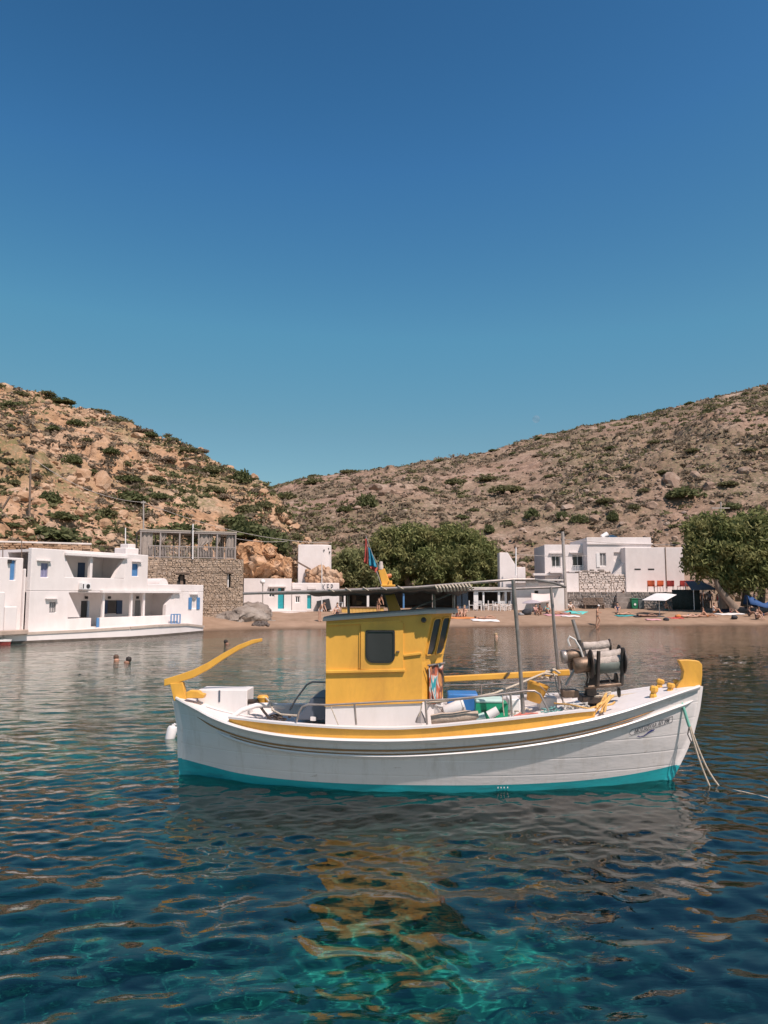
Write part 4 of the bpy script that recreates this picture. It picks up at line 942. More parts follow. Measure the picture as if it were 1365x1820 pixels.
def place_shrub(hill, px, py, wpx, hpx, kind, label, group, i):
    p = hill.at(px, py + hpx * 0.35); sx = wpx / 2 / CF * p.y; sx *= 1.35 if (kind == 0 and hill is hillL) else 1.15; sz = max(1.15 * hpx / CF * p.y, sx * 0.5)
    o = bpy.data.objects.new('shrub', SHRUBS[kind * 3 + i % 3]); COL.objects.link(o)
    o.location = (p.x, p.y - sx * 0.15, p.z - 0.15); o.scale = (sx * 0.95, sx * 0.8, sz * 0.95); o.rotation_euler = (0, 0, i * 2.4)
    tag(o, label, 'shrub', group); LABQ.append((o, KSH[kind], hill, px, py)); return o
KSH = ['dark green shrub', 'olive bush', 'dry brown bush']
SL = [(100, 945, 96, 34, 0), (225, 852, 62, 14, 0), (235, 882, 70, 26, 0), (285, 880, 40, 16, 0), (88, 882, 36, 34, 0), (110, 916, 60, 20, 0), (325, 938, 80, 26, 0), (440, 940, 90, 40, 0), (480, 958, 60, 50, 0), (410, 925, 60, 26, 0), (85, 763, 30, 14, 0), (125, 750, 40, 16, 0), (10, 716, 34, 14, 0), (90, 711, 50, 14, 0), (190, 803, 36, 16, 0), (160, 838, 30, 12, 0), (205, 746, 40, 18, 1), (262, 770, 28, 14, 0), (330, 800, 46, 16, 1), (220, 822, 24, 14, 1), (275, 848, 30, 12, 1), (375, 832, 44, 18, 1), (430, 845, 36, 34, 0), (340, 830, 30, 14, 1), (125, 815, 30, 22, 0), (20, 930, 36, 12, 0), (8, 760, 16, 12, 0), (190, 908, 50, 20, 1), (380, 868, 40, 16, 1), (440, 902, 46, 22, 1), (470, 896, 34, 18, 1), (70, 690, 40, 10, 1), (28, 700, 44, 12, 1), (170, 700, 30, 8, 1), (300, 775, 24, 10, 1), (400, 810, 24, 10, 1), (150, 865, 24, 10, 2), (310, 855, 40, 14, 2), (215, 868, 36, 12, 2), (175, 890, 30, 16, 2), (60, 850, 24, 14, 2), (50, 800, 30, 12, 2), (110, 790, 28, 10, 2), (245, 800, 30, 10, 2), (290, 815, 40, 12, 2), (400, 880, 36, 14, 2), (350, 785, 30, 10, 2), (255, 915, 40, 16, 2), (300, 905, 30, 14, 2), (150, 780, 24, 10, 1), (75, 830, 22, 12, 1), (20, 860, 26, 14, 1), (30, 790, 26, 10, 2), (500, 905, 26, 26, 1), (525, 950, 20, 14, 1), (250, 740, 30, 10, 2), (460, 870, 30, 16, 2), (10, 820, 24, 10, 2)]
KN = ['low dense green shrub growing between orange rocks on the steep hill', 'olive scrubby bush growing between orange rocks on the steep hill', 'dry brown bush growing between orange rocks on the steep hill']
for i, (x, y, w_, h_, k) in enumerate(SL): place_shrub(hillL, x, y, w_, h_, k, KN[k], 'shrubs on the orange hillside', i)
SRR = [(654, 888, 38, 34, 0), (615, 905, 34, 14, 0), (586, 939, 30, 12, 0), (538, 914, 18, 10, 2), (905, 868, 60, 18, 1), (820, 917, 30, 10, 0), (945, 912, 34, 24, 0), (868, 940, 30, 20, 0), (812, 855, 40, 16, 1), (1092, 797, 26, 8, 0), (1268, 729, 22, 10, 0), (1320, 747, 22, 10, 0), (1215, 876, 70, 26, 0), (1030, 920, 40, 22, 0), (1090, 918, 26, 24, 0), (1075, 888, 40, 14, 1), (1000, 916, 34, 20, 0), (750, 866, 24, 10, 1), (790, 930, 24, 10, 1), (690, 922, 30, 12, 1), (620, 838, 34, 10, 1), (560, 855, 40, 14, 1), (510, 880, 40, 20, 1), (730, 838, 30, 10, 1), (785, 818, 22, 7, 0), (880, 800, 20, 6, 0), (915, 805, 18, 7, 0), (915, 835, 16, 7, 0), (960, 778, 20, 7, 0), (1010, 768, 18, 6, 0), (1130, 740, 20, 7, 0), (1180, 727, 26, 7, 0), (1235, 716, 24, 7, 0), (1062, 780, 18, 6, 0), (1170, 786, 24, 8, 1), (1120, 830, 28, 8, 1), (1180, 840, 30, 10, 1), (1240, 800, 34, 10, 1), (1300, 860, 34, 12, 1), (1340, 800, 30, 10, 1), (980, 845, 30, 8, 1), (870, 850, 40, 12, 1), (845, 905, 24, 10, 1), (720, 895, 20, 8, 2), (590, 880, 20, 8, 2), (990, 880, 24, 10, 2), (1150, 870, 24, 10, 1), (1300, 900, 40, 16, 0), (1350, 905, 30, 16, 1), (700, 858, 16, 7, 2), (560, 830, 30, 8, 1), (640, 858, 20, 8, 2), (900, 930, 26, 14, 1), (1130, 900, 30, 14, 1), (1050, 850, 20, 8, 2), (1250, 850, 20, 8, 2), (960, 808, 20, 6, 2), (1110, 770, 18, 6, 2), (1340, 700, 18, 6, 0), (1290, 700, 16, 6, 0)]
KR = ['dark green bush on the long brown hillside behind the trees', 'olive scrubby bush on the long brown hillside behind the trees', 'small dry bush on the long brown hillside behind the trees']
for i, (x, y, w_, h_, k) in enumerate(SRR): place_shrub(hillR, x, y, w_, h_, k, KR[k], 'bushes on the brown hillside', i)
def scrub_mass(name, hill, n, m, label, seed, smin, smax, dens, leaf):
    rng = np.random.default_rng(seed); J = rng.integers(4, hill.X.shape[1] - 4, n * 8); I = rng.integers(1, hill.nr + 2, n * 8)
    x, y, z = hill.X[I, J], hill.Y[I, J], hill.Z[I, J]; keep = rng.random(n * 8) < dens(x, y, I / hill.nr); x, y, z = (t[keep][:n] for t in (x, y, z))
    C = []
    for i in range(len(x)):
        s = rng.uniform(smin, smax); d = rng.normal(size=(18, 3)); d[:, 2] = np.abs(d[:, 2]) * 0.32; C.append(d * s * 0.62 + np.array([x[i], y[i], z[i]]))
    V, F = leaf_cloud(rng, np.concatenate(C), leaf); o = npmesh(name, V, F, m); return tag(o, label, None, None, 'stuff')
scrub_mass('scrub', hillL, 2200, SH_B, 'low dry brown scrub covering the orange hillside', 61, 0.25, 0.65, lambda x, y, q: np.clip(0.4 + 1.8 * fbm(x / 6, y / 7, 3, 51), 0.05, 1), 0.30)
scrub_mass('scrub', hillL, 420, SH_G, 'low green scrub on the orange hillside', 66, 0.3, 0.9, lambda x, y, q: np.clip(0.15 + 2.4 * fbm(x / 8, y / 9, 3, 93), 0.0, 1), 0.28)
scrub_mass('scrub', hillL, 900, SH_O, 'low olive scrub covering the orange hillside', 62, 0.25, 0.7, lambda x, y, q: np.clip(0.25 + 2 * fbm(x / 6, y / 7, 3, 91), 0.02, 1), 0.30)
scrub_mass('scrub', hillR, 3200, SH_B, 'low dry brown scrub covering the long hillside', 63, 0.4, 1.0, lambda x, y, q: np.clip(0.45 + 1.2 * fbm(x / 14, y / 20, 3, 52) + 0.2 * q, 0.05, 1), 0.42)
scrub_mass('scrub', hillR, 1800, SH_O, 'low olive scrub covering the long hillside', 64, 0.4, 1.0, lambda x, y, q: np.clip(0.35 + 1.5 * fbm(x / 14, y / 20, 3, 92) + 0.1 * q, 0.03, 1), 0.42)
# big single boulders
def boulder(hill, px, py, wpx, m, label, group, i):
    V, F = ROCKS[i % 8]; p = hill.at(px, py); s = wpx / 2 / CF * p.y
    o = npmesh('boulder', V * s * np.array([1.1, 1.0, 0.85]), F, m); o.location = (p.x, p.y + 0.2 * s, p.z + 0.15 * s); o.rotation_euler = (0.1 * i, 0, 2.1 * i); LABQ.append((o, 'big boulder', hill, px, py)); return tag(o, label, 'boulder', group)
for i, (x, y, w_) in enumerate([(236, 778, 26), (258, 864, 18), (350, 790, 20), (405, 830, 20), (450, 850, 20), (470, 880, 24), (495, 905, 22), (335, 833, 30), (140, 850, 30), (175, 860, 40), (60, 780, 26), (300, 822, 24), (500, 925, 26), (520, 940, 26), (545, 965, 22), (430, 985, 34), (455, 1000, 50), (480, 1005, 44), (505, 1000, 30), (440, 1012, 30), (535, 975, 20), (385, 900, 16), (120, 860, 34), (75, 870, 22), (30, 890, 30), (210, 920, 26), (265, 930, 30), (185, 940, 34), (390, 945, 26), (410, 960, 24)]):
    boulder(hillL, x, y, w_, RKL, 'rounded orange boulder jutting from the steep hill behind the white houses', 'boulders on the orange hillside', i)
for i, (x, y, w_) in enumerate([(670, 872, 36), (690, 880, 30), (640, 870, 24), (760, 853, 24), (800, 870, 20), (905, 882, 18), (935, 895, 16), (960, 890, 24), (1050, 855, 14), (1200, 862, 40), (1240, 850, 30), (1265, 870, 30), (1160, 905, 30), (1010, 905, 26), (980, 905, 24), (1060, 930, 24), (1330, 840, 20), (850, 880, 18), (720, 885, 16), (550, 930, 14)]):
    boulder(hillR, x, y, w_, RKR, 'pale grey boulder on the long brown hillside', 'boulders on the brown hillside', i)

give_labels()
# ---------------------------------------------------------------- tamarisk trees
TM_D = leaf_mat('tamarisk_foliage', (0.13, 0.155, 0.052), (0.19, 0.21, 0.078), (0.29, 0.27, 0.115), 0.45)
TM_L = leaf_mat('pale_tamarisk_foliage', (0.15, 0.17, 0.07), (0.21, 0.22, 0.095), (0.29, 0.27, 0.13), 0.6)
BARK = mat('tamarisk_bark', (0.20, 0.15, 0.115), 0.95, 0.3, 3, 0.8, stain=(0.09, 0.07, 0.055), stain_amt=0.6, stain_scale=3, aniso=(1, 1, 0.3))
def tree(name, label, group, Y, crown, trunks, m, n, seed, leaf=0.19, depth=0.8):
    """crown: lobes as photo pixels (px, py, rx, ry); trunks: px/py lines with radii in pixels"""
    rng = np.random.default_rng(seed); C = []; T = []
    root = thing(name, label, 'tree', P(crown[0][0], 1080, Y), 0, group); L0 = root.location
    tot = sum(a * b for _, _, a, b in crown)
    for (px, py, rx, ry) in crown:
        c = P(px, py, Y) + Vector((0, rng.uniform(-0.3, 0.6), 0)) - L0; k = Y / CF; A = np.array([rx * k, max(rx, ry) * k * depth, ry * k])
        m_ = int(n * rx * ry / tot); nc = max(6, m_ // 90)
        d = rng.normal(size=(nc, 3)); d /= np.linalg.norm(d, axis=1)[:, None]; d[:, 2] = np.where(d[:, 2] < -0.5, -d[:, 2], d[:, 2])
        cl = d * (0.55 + 0.45 * rng.random((nc, 1)) ** 0.4) * A * rng.uniform(0.85, 1.16, (nc, 1)) + np.array(c)
        for q in cl:
            r_ = rng.uniform(0.45, 0.95); e = rng.normal(size=(90, 3)); e = e / np.linalg.norm(e, axis=1)[:, None] * (0.35 + 0.65 * rng.random((90, 1)))
            C.append(q + e * r_ * np.array([1.0, 1.0, 1.0 if rng.random() < 0.6 else 1.5])); T.append(np.full(90, np.clip(rng.normal(0.18, 0.22), 0, 0.8)))
    C = np.concatenate(C); T = np.concatenate(T); V, F = leaf_cloud(rng, C, leaf, 0.9, 2.6)
    o = npmesh('crown', V, F, m, root); at = o.data.attributes.new('tint', 'FLOAT', 'POINT'); at.data.foreach_set('value', np.repeat(T, 4).astype(np.float32))
    for tr in trunks:
        pts = [P(x, y, Y + (dy if len(q) > 0 else 0)) - L0 for (x, y, r_, *q) in tr for dy in [q[0] if q else 0]]
        MB().tube(pts, [r_ * Y / CF for (x, y, r_, *q) in tr], 10).build('trunk', BARK, root, smooth=60)
    return root
tree('tamarisk_tree', 'broad dark green tamarisk tree behind the taverna roof and yellow mast', 'tamarisk trees', 82,
     [(745, 985, 70, 46), (690, 1000, 40, 40), (800, 985, 60, 42), (850, 1005, 40, 40), (770, 1010, 70, 34), (720, 960, 40, 22), (815, 965, 44, 24), (690, 975, 30, 22), (865, 1025, 30, 26), (660, 1020, 26, 26), (740, 1030, 60, 26), (820, 1035, 60, 22)],
     [[(735, 1085, 8), (730, 1050, 6.5), (715, 1010, 4), (700, 985, 2)], [(752, 1085, 8), (770, 1050, 6), (790, 1005, 4), (800, 980, 2)], [(800, 1085, 6), (825, 1050, 5), (845, 1015, 2.5)]], TM_D, 52000, 5)
tree('tamarisk_tree', 'smaller paler tamarisk tree beside the white cube house', 'tamarisk trees', 76,
     [(625, 1010, 34, 26), (605, 1020, 20, 22), (645, 1025, 26, 26), (628, 1036, 28, 16), (650, 1000, 16, 14)], [[(630, 1085, 5), (628, 1050, 4), (620, 1020, 2)]], TM_L, 13000, 6)
tree('tamarisk_tree', 'large tamarisk tree with leaning bare trunks shading the beach', 'tamarisk trees', 70,
     [(1300, 975, 60, 46), (1255, 985, 36, 36), (1345, 985, 50, 46), (1400, 975, 50, 60), (1280, 945, 40, 24), (1340, 945, 50, 24), (1252, 1008, 28, 22), (1290, 1010, 46, 24), (1350, 1015, 40, 20), (1235, 950, 18, 20), (1232, 990, 14, 18), (1430, 1010, 40, 40), (1330, 1038, 34, 14), (1365, 1035, 34, 18), (1300, 1032, 30, 12)],
     [[(1288, 1082, 9), (1287, 1055, 8), (1292, 1030, 8), (1300, 1000, 5), (1310, 970, 3)], [(1308, 1083, 7, -1), (1290, 1062, 6, -1), (1277, 1046, 5, -1), (1272, 1030, 4, -1)], [(1322, 1078, 6, 1), (1326, 1050, 5, 1), (1335, 1015, 4, 1)], [(1352, 1075, 7, 1), (1355, 1040, 6, 1), (1362, 1000, 4, 1)]], TM_D, 56000, 7)
# ================================================================ BUILDINGS AND WALLS
def prect(fr, x0, y0, x1, y1, d):
    """photo rectangle on the plane local-y = d -> local x0,x1,z0,z1"""
    ym, xm = (y0 + y1) / 2, (x0 + x1) / 2
    return fr.px(x0, ym, d)[0], fr.px(x1, ym, d)[0], fr.px(xm, y1, d)[1], fr.px(xm, y0, d)[1]
def pbox(fr, x0, y0, x1, y1, d0, d1, dp=None):
    a, b_, c, d = prect(fr, x0, y0, x1, y1, d0 if dp is None else dp); return MB().box(a, b_, d0, d1, c, d)
def stone_face(name, parent, x0, x1, z0, z1, y, holes, m, seed, size=0.30, proud=0.05, side=None):
    """a face of separately cut stones, irregular courses, joints open"""
    rng = np.random.default_rng(seed); V = []; F = []; z = z0
    while z < z1 - 0.04:
        h = min(z1 - z, size * rng.uniform(0.35, 0.75)); x = x0 - rng.uniform(0, size)
        while x < x1:
            w_ = size * rng.uniform(0.5, 1.7); a, c = max(x, x0), min(x + w_, x1); x += w_
            if c - a < 0.05: continue
            cx, cz = (a + c) / 2, z + h / 2
            if any(p - 0.02 < cx < q + 0.02 and r_ - 0.02 < cz < s_ + 0.02 for p, q, r_, s_ in holes): continue
            g = 0.008; q_ = min(c - a, h) * 0.14; j = lambda: rng.uniform(-q_, q_)
            f = y - proud * rng.uniform(0.1, 1.2); b0 = len(V)
            A = [(a + g + abs(j()), z + g + abs(j())), (c - g - abs(j()), z + g + abs(j())), (c - g - abs(j()), z + h - g - abs(j())), (a + g + abs(j()), z + h - g - abs(j()))]
            for (p, q) in A: V.append((p, y + 0.01, q))
            mx_, mz_ = sum(p for p, q in A) / 4, sum(q for p, q in A) / 4
            for (p, q) in A: V.append((mx_ + (p - mx_) * 0.86, f + rng.uniform(-0.01, 0.01), mz_ + (q - mz_) * 0.82))
            F += [(b0 + 4, b0 + 5, b0 + 6, b0 + 7)] + [(b0 + i, b0 + (i + 1) % 4, b0 + 4 + (i + 1) % 4, b0 + 4 + i) for i in range(4)]
        z += h * rng.uniform(0.8, 1.0)
    o = npmesh(name, np.array(V), np.array(F), m, parent); return tag(o, None, None, None, 'stuff')

# ---- the quay in front of the left house
def build_quay():
    root = thing('quay', 'low whitewashed stone quay at the water edge below the blue shuttered house', 'quay', (-16, 44, 0))
    e = [G(-420, 1161), G(-120, 1149), G(15, 1144), (G(150, 1138)), G(230, 1134.5), G(280, 1131), G(330, 1126.5), G(361, 1123.5)]
    top = [0.5, 0.5, 0.5, 0.55, 0.62, 0.66, 0.62, 0.4]
    rows = []
    for p, h in zip(e, top):
        n = Vector((-0.72, 0.69, 0)); rows.append([p + Vector((0, 0, -1.2)), p + Vector((0, 0, h - 0.06)), p + n * 0.10 + Vector((0, 0, h)), p + n * 7 + Vector((0, 0, h + 0.03)), p + n * 7 + Vector((0, 0, -1.2))])
    b = MB().grid(rows); b.f += [tuple(len(b.v) - 5 + i for i in range(5))]; b.build('quay_wall', WHITE, root, world=True, smooth=30)
    b = MB()
    for p, q, h1, h2 in zip(e[:-1], e[1:], top[:-1], top[1:]):
        n = Vector((-0.72, 0.69, 0)); b.beam(p + n * 0.10 + Vector((0, 0, h1 - 0.03)), q + n * 0.10 + Vector((0, 0, h2 - 0.03)), 0.30, 0.13)
    b.build('quay_edge', mat('worn_quay_edge', (0.46, 0.37, 0.31), 0.95, 0.15, 2, 0.3), root, world=True)
    b = MB()
    for p, q in zip(e[:-1], e[1:]): b.beam(p + Vector((0.01, -0.012, 0.03)), q + Vector((0.01, -0.012, 0.03)), 0.05, 0.16)
    b.build('waterline_stain', mat('algae_stain', (0.10, 0.08, 0.065), 0.9, 0.3, 3), root, world=True)
    for px_ in (82, 88, 91):
        q = G(px_, 1139.5); MB().tube([q + Vector((0, -0.05, 0.45)), q + Vector((0.02, -0.1, -0.1))], 0.02, 5).build('mooring_line', RUST, root, world=True)
build_quay()

# ---- left house with balcony and portico
fa = FR(-18.9, 41.0, 0.0, 63.2)
house = thing('white_house', 'two storey white house with balcony, portico and dark blue shutters', 'house', fa.o, fa.deg)
A = lambda x0, y0, x1, y1, d=0.0: prect(fa, x0, y0, x1, y1, d)
xl, xr, _, ztop = A(55, 980, 263, 1050); xr2 = A(263, 1038, 361, 1110)[1]; zmid = A(55, 1051, 361, 1110)[3]; zlow = A(263, 1039, 361, 1051)[3]; zbot = 0.35
hb = A(116, 990, 222, 1027); hw1 = A(73, 1001, 86, 1026); hw2 = A(235, 1002, 246, 1024)
hp = A(122, 1053.5, 309, 1096.5); hg = A(162, 1096.5, 178, 1116); hg = (hg[0], hg[1], zbot + 0.2, hp[2]); hw3 = A(88, 1070, 100, 1089); hw4 = A(340, 1063, 349, 1082)
MB().wall(xl, xr, zmid, ztop, 0, 0.3, [hb, hw1, hw2]).build('wall', WHITE, house, bevel=0.04)
MB().wall(xl, xr2, zbot, zmid - 0.003, 0.0, 0.3, [hp, hg, hw3, hw4]).build('wall', WHITE, house, bevel=0.03)
MB().box(xr + 0.003, xr2, 0.0, 0.3, zmid, zlow).build('wall', WHITE, house, bevel=0.03)
DB = 1.9
MB().box(xl, xr, DB, 7, zbot, ztop - 0.05).build('wall', WHITE, house); MB().box(xr + 0.003, xr2, DB, 6, zbot, zlow - 0.05).build('wall', WHITE, house)
MB().box(xl + 0.003, xr, 0.303, DB - 0.003, ztop - 0.2, ztop - 0.06).build('roof', WHITE, house); MB().box(xr + 0.003, xr2 - 0.003, 0.303, DB - 0.003, zlow - 0.2, zlow - 0.06).build('roof', WHITE, house)
MB().box(xl + 0.003, xr - 0.003, 0.303, DB - 0.003, hp[3] + 0.02, hb[2] - 0.03).build('balcony_floor', WHITE, house)
MB().box(xl + 0.003, xr2 - 0.003, 0.303, DB - 0.003, zbot, zbot + 0.14).build('portico_floor', CONC, house)
for x_, zz0, zz1 in ((hb[0] - 0.32, hb[2], ztop - 0.21), (hb[1] + 0.02, hb[2], ztop - 0.21), (hp[0] - 0.32, zbot + 0.15, hp[3] + 0.01), (hp[1] + 0.02, zbot + 0.15, zlow - 0.21)): MB().box(x_, x_ + 0.3, 0.303, DB - 0.003, zz0, zz1).build('side_wall', WHITE, house)
def tri(fr, pts, d0, d1, name, m, parent):
    q = [fr.px(x, y, d0) for x, y in pts]; return MB().prism(q, d0, d1).build(name, m, parent)
tri(fa, [(115, 989), (132, 1027.5), (115, 1027.5)], 0.02, 0.28, 'corner_infill', WHITE, house)  # white slanted infills at the ends of both openings
tri(fa, [(223, 989), (223, 1027.5), (202, 1027.5)], 0.02, 0.28, 'corner_infill', WHITE, house)
tri(fa, [(121, 1052), (142, 1097), (121, 1097)], 0.02, 0.28, 'corner_infill', WHITE, house)
tri(fa, [(310, 1052), (310, 1097), (294, 1097), (295, 1075)], 0.02, 0.28, 'corner_infill', WHITE, house)
# eaves above the openings
a = A(114, 986, 225, 990); MB().box(a[0], a[1], -0.18, -0.003, a[2], a[3] + 0.03).build('balcony_eave', WHITE, house, bevel=0.02)
a = A(178, 1050, 318, 1054); MB().box(a[0], a[1], -0.22, -0.003, a[2], a[3] + 0.03).build('portico_eave', WHITE, house, bevel=0.02)
for x0, x1 in ((161, 165.5),): a = A(x0, 990, x1, 1027); MB().box(a[0], a[1], 0.04, 0.24, hb[2], hb[3]).build('balcony_post', WHITE, house, bevel=0.015)
for x0, x1 in ((184, 187.5), (234, 237), (256, 259)): a = A(x0, 1054, x1, 1097); MB().box(a[0], a[1], 0.06, 0.22, hp[2], hp[3]).build('portico_post', WHITE, house, bevel=0.012)
a = A(228, 967, 241, 982, 0.8); MB().box(a[0], a[1], 0.8, 1.5, ztop - 0.1, a[3]).build('chimney', WHITE, house, bevel=0.04)
a = A(224, 974, 247, 982, 0.7); MB().box(a[0], a[1], 0.7, 1.7, ztop - 0.1, a[3]).build('chimney_base', WHITE, house, bevel=0.05)
a = A(264, 1028, 281, 1040, 1.5); pr = [(a[0] + (a[1] - a[0]) * (0.5 - 0.5 * math.cos(math.pi * k / 10)), zlow - 0.1 + (a[3] - zlow + 0.1) * math.sin(math.pi * k / 10)) for k in range(11)]; MB().prism(pr, 0.6, 3.0).build('vault', WHITE, house, smooth=40)
def opening(x0, y0, x1, y1, d, name, m, parent, th=0.05, fr=fa, frame=None, label=None):
    a = prect(fr, x0, y0, x1, y1, d); o = MB().box(a[0], a[1], d - th, d - 0.002, a[2], a[3]).build(name, m, parent, bevel=0.008)
    if frame is not None:
        fw = 0.07; b = MB()
        for q in ((a[0] - fw, a[0], a[2], a[3] + fw), (a[1], a[1] + fw, a[2], a[3] + fw), (a[0], a[1], a[3], a[3] + fw)): b.box(q[0], q[1], d - th - 0.02, d - 0.002, q[2], q[3])
        tag(b.build('frame', frame, o), None, None, None)
    return o
# the balcony and portico doors and windows stand on the back wall
BD = DB - 0.01
opening(138, 1000, 150, 1027, BD, 'door', NAVY, house); opening(188, 1005, 200, 1027, BD, 'door', DARK, house, frame=WOODW)
opening(144, 1068, 153, 1097, BD, 'door', DARK, house); a = prect(fa, 153, 1068, 156, 1097, BD); MB().box(a[0], a[1], BD - 0.12, BD - 0.01, a[2], a[3]).build('door_leaf', mat('pale_blue_wood', (0.36, 0.42, 0.50), 0.6), house)
wn = opening(190, 1067, 206, 1090, BD, 'window', GLASSD, house)
for x0, x1 in ((181, 190), (206, 216)): a = prect(fa, x0, 1067, x1, 1091, BD); MB().box(a[0], a[1] - 0.02, BD - 0.09, BD - 0.03, a[2], a[3]).build('shutter', NAVY, wn, bevel=0.01)
opening(240, 1067, 248, 1097, BD, 'door', mat('grey_door', (0.22, 0.21, 0.21), 0.6), house); opening(280, 1062, 294, 1097, BD, 'door', NAVY, house)
for x_, y_ in ((152, 1062), (193, 1062), (243, 1062), (284, 1058), (193, 999)): q = fa.at(x_, y_, BD); b = MB(); b.box(q[0] - 0.07, q[0] + 0.07, BD - 0.16, BD - 0.003, q[2] - 0.08, q[2] + 0.08); b.build('wall_lamp', DARK, house, bevel=0.02)
# facade windows
def window(hole, pane_m, parent, d=0.14, bars=1, sill=None, frm=WOODW, sash=True):
    x0, x1, z0, z1 = hole; f = MB(); t = 0.05
    for q in ((x0, x0 + t, z0, z1), (x1 - t, x1, z0, z1), (x0 + t, x1 - t, z0, z0 + t), (x0 + t, x1 - t, z1 - t, z1)): f.box(q[0], q[1], d - 0.05, d + 0.03, q[2], q[3])
    for k in range(bars): xm = x0 + (x1 - x0) * (k + 1) / (bars + 1); f.box(xm - 0.025, xm + 0.025, d - 0.045, d + 0.025, z0 + t, z1 - t)
    o = f.build('window', frm, parent); MB().box(x0 + t, x1 - t, d - 0.01, d + 0.02, z0 + t, z1 - t).build('pane', pane_m, o); return o
window(hw1, LILAC, house, bars=1, frm=LILAC); window(hw2, BLUE, house, frm=BLUE, bars=0); window(hw3, mat('pale_curtain', (0.55, 0.50, 0.48), 0.8), house, bars=2, frm=mat('grey_door', (0.22, 0.21, 0.21), 0.6)); w4 = window(hw4, mat('pale_curtain', (0.55, 0.50, 0.48), 0.8), house, bars=1)
for x0, x1 in ((334.5, 340), (349, 354.5)): a = A(x0, 1062, x1, 1083); MB().box(a[0], a[1], -0.05, -0.006, a[2], a[3]).build('shutter', BLUE, w4, bevel=0.01)
for x0, y0, x1, y1 in ((65, 995.5, 89, 997.5), (80, 1063, 101, 1065), (234, 997, 250, 999), (337, 1055, 351, 1057)): a = A(x0, y0, x1, y1); MB().box(a[0], a[1], -0.16, -0.003, a[2], a[3]).build('lintel', WHITE, house, bevel=0.01)
b = MB(); a = A(304, 1092, 320, 1108, -0.3)
for x_ in (a[0], (a[0] * 2 + a[1]) / 3, (a[0] + a[1] * 2) / 3, a[1]): b.box(x_ - 0.03, x_ + 0.03, -0.33, -0.27, a[2], a[3])
for z_ in (a[2], a[3]): b.box(a[0], a[1], -0.322, -0.278, z_ - 0.03, z_ + 0.03)
b.build('gate', BLUE, house)
a = A(171.5, 1098, 178, 1116, 0.1); MB().box(a[0], a[1], 0.08, 0.13, a[2], a[3]).build('gate', BLUE, house)
# air conditioner on the balcony front
q = fa.at(147.5, 1042, -0.02); ac = thing('air_conditioner', 'white air conditioner box under the balcony of the white house', 'air conditioner', fa.M @ Vector(q), fa.deg)
MB().box(-0.30, 0.30, -0.3, 0.0, -0.19, 0.19).build('casing', mat('white_plastic', (0.72, 0.70, 0.69), 0.5), ac, bevel=0.02)
MB().lathe([(0.13, 0), (0.13, 0.015), (0.03, 0.02)], (0.10, -0.301, 0), 16, Matrix.Rotation(R(90), 3, 'X')).build('fan_grille', DARK, ac)
MB().box(-0.28, -0.2, -0.306, -0.301, -0.13, 0.13).build('vent', DARK, ac); MB().box(-0.33, 0.33, -0.33, 0.0, -0.24, -0.195).build('bracket', STEEL, ac)
# white chair in the portico
def chair_mesh(b, s=1.0, o=(0, 0, 0)):
    ox, oy, oz = o
    for x in (-0.2, 0.2):
        for y in (-0.2, 0.2): b.box(ox + (x - 0.02) * s, ox + (x + 0.02) * s, oy + (y - 0.02) * s, oy + (y + 0.02) * s, oz, oz + (0.45 if y < 0 else 0.9) * s)
    b.box(ox - 0.22 * s, ox + 0.22 * s, oy - 0.22 * s, oy + 0.22 * s, oz + 0.45 * s, oz + 0.49 * s)
    for z in (0.6, 0.72, 0.84): b.box(ox - 0.18 * s, ox + 0.18 * s, oy + 0.19 * s, oy + 0.21 * s, oz + z * s, oz + (z + 0.06) * s)
    return b
# ---- lower wing further along the quay
wing = thing('white_house', 'low flat roofed white house with a tall narrow blue door', 'house', fa.o, fa.deg)
zw = A(10, 991, 30, 1122, 0.5)[3]; a = (A(-260, 991, -240, 1122, 0.5)[0], A(20, 991, 39, 1122, 0.5)[1], 0, zw); hd = A(18.5, 996, 28, 1031, 0.5)
MB().wall(a[0], a[1], zbot, a[3], 0.5, 0.8, [hd]).build('wall', WHITE, wing, bevel=0.04); MB().box(a[0], a[1], 0.803, 5, zbot, a[3] - 0.05).build('wall', WHITE, wing)
MB().box(hd[0], hd[1], 0.62, 0.7, hd[2], hd[3]).build('door', BLUE, wing)
c = A(39, 1011, 55, 1120, 0.35); MB().box(a[1] + 0.003, xl - 0.003, 0.35, 0.7, zbot, c[3]).build('garden_wall', WHITE, wing, bevel=0.04)
b = MB(); q = A(52, 1015, 53.5, 1029, 0.33); b.box(q[0], q[1], 0.30, 0.345, q[2], q[3]); b.build('shutter', NAVY, wing)
q = fa.at(15.5, 998, 0.5); MB().box(q[0] - 0.08, q[0] + 0.08, 0.36, 0.497, q[2] - 0.1, q[2] + 0.1).build('wall_lamp', DARK, wing)
c = (A(-260, 1052, -240, 1122, -0.3)[0], A(0, 1052, 8, 1122, -0.3)[1], 0, A(0, 1052, 8, 1122, -0.3)[3]); MB().box(c[0], c[1], -0.3, 0.497, zbot, c[3]).build('terrace', WHITE, wing, bevel=0.05)
c = A(8, 1078, 30, 1122, -0.25); MB().box(c[0], c[1], -0.25, 0.497, zbot, c[3]).build('stair', WHITE, wing, bevel=0.05)
c = (A(-260, 1120, -240, 1130, -0.6)[0], A(30, 1120, 51, 1130, -0.6)[1], 0, A(0, 1120, 51, 1130, -0.6)[3]); b = MB().box(c[0], c[1], -0.6, -0.303, 0.45, c[3]); b.build('plinth', mat('brown_plinth', (0.40, 0.30, 0.24), 0.95, 0.2, 2, 0.4), wing, bevel=0.04)
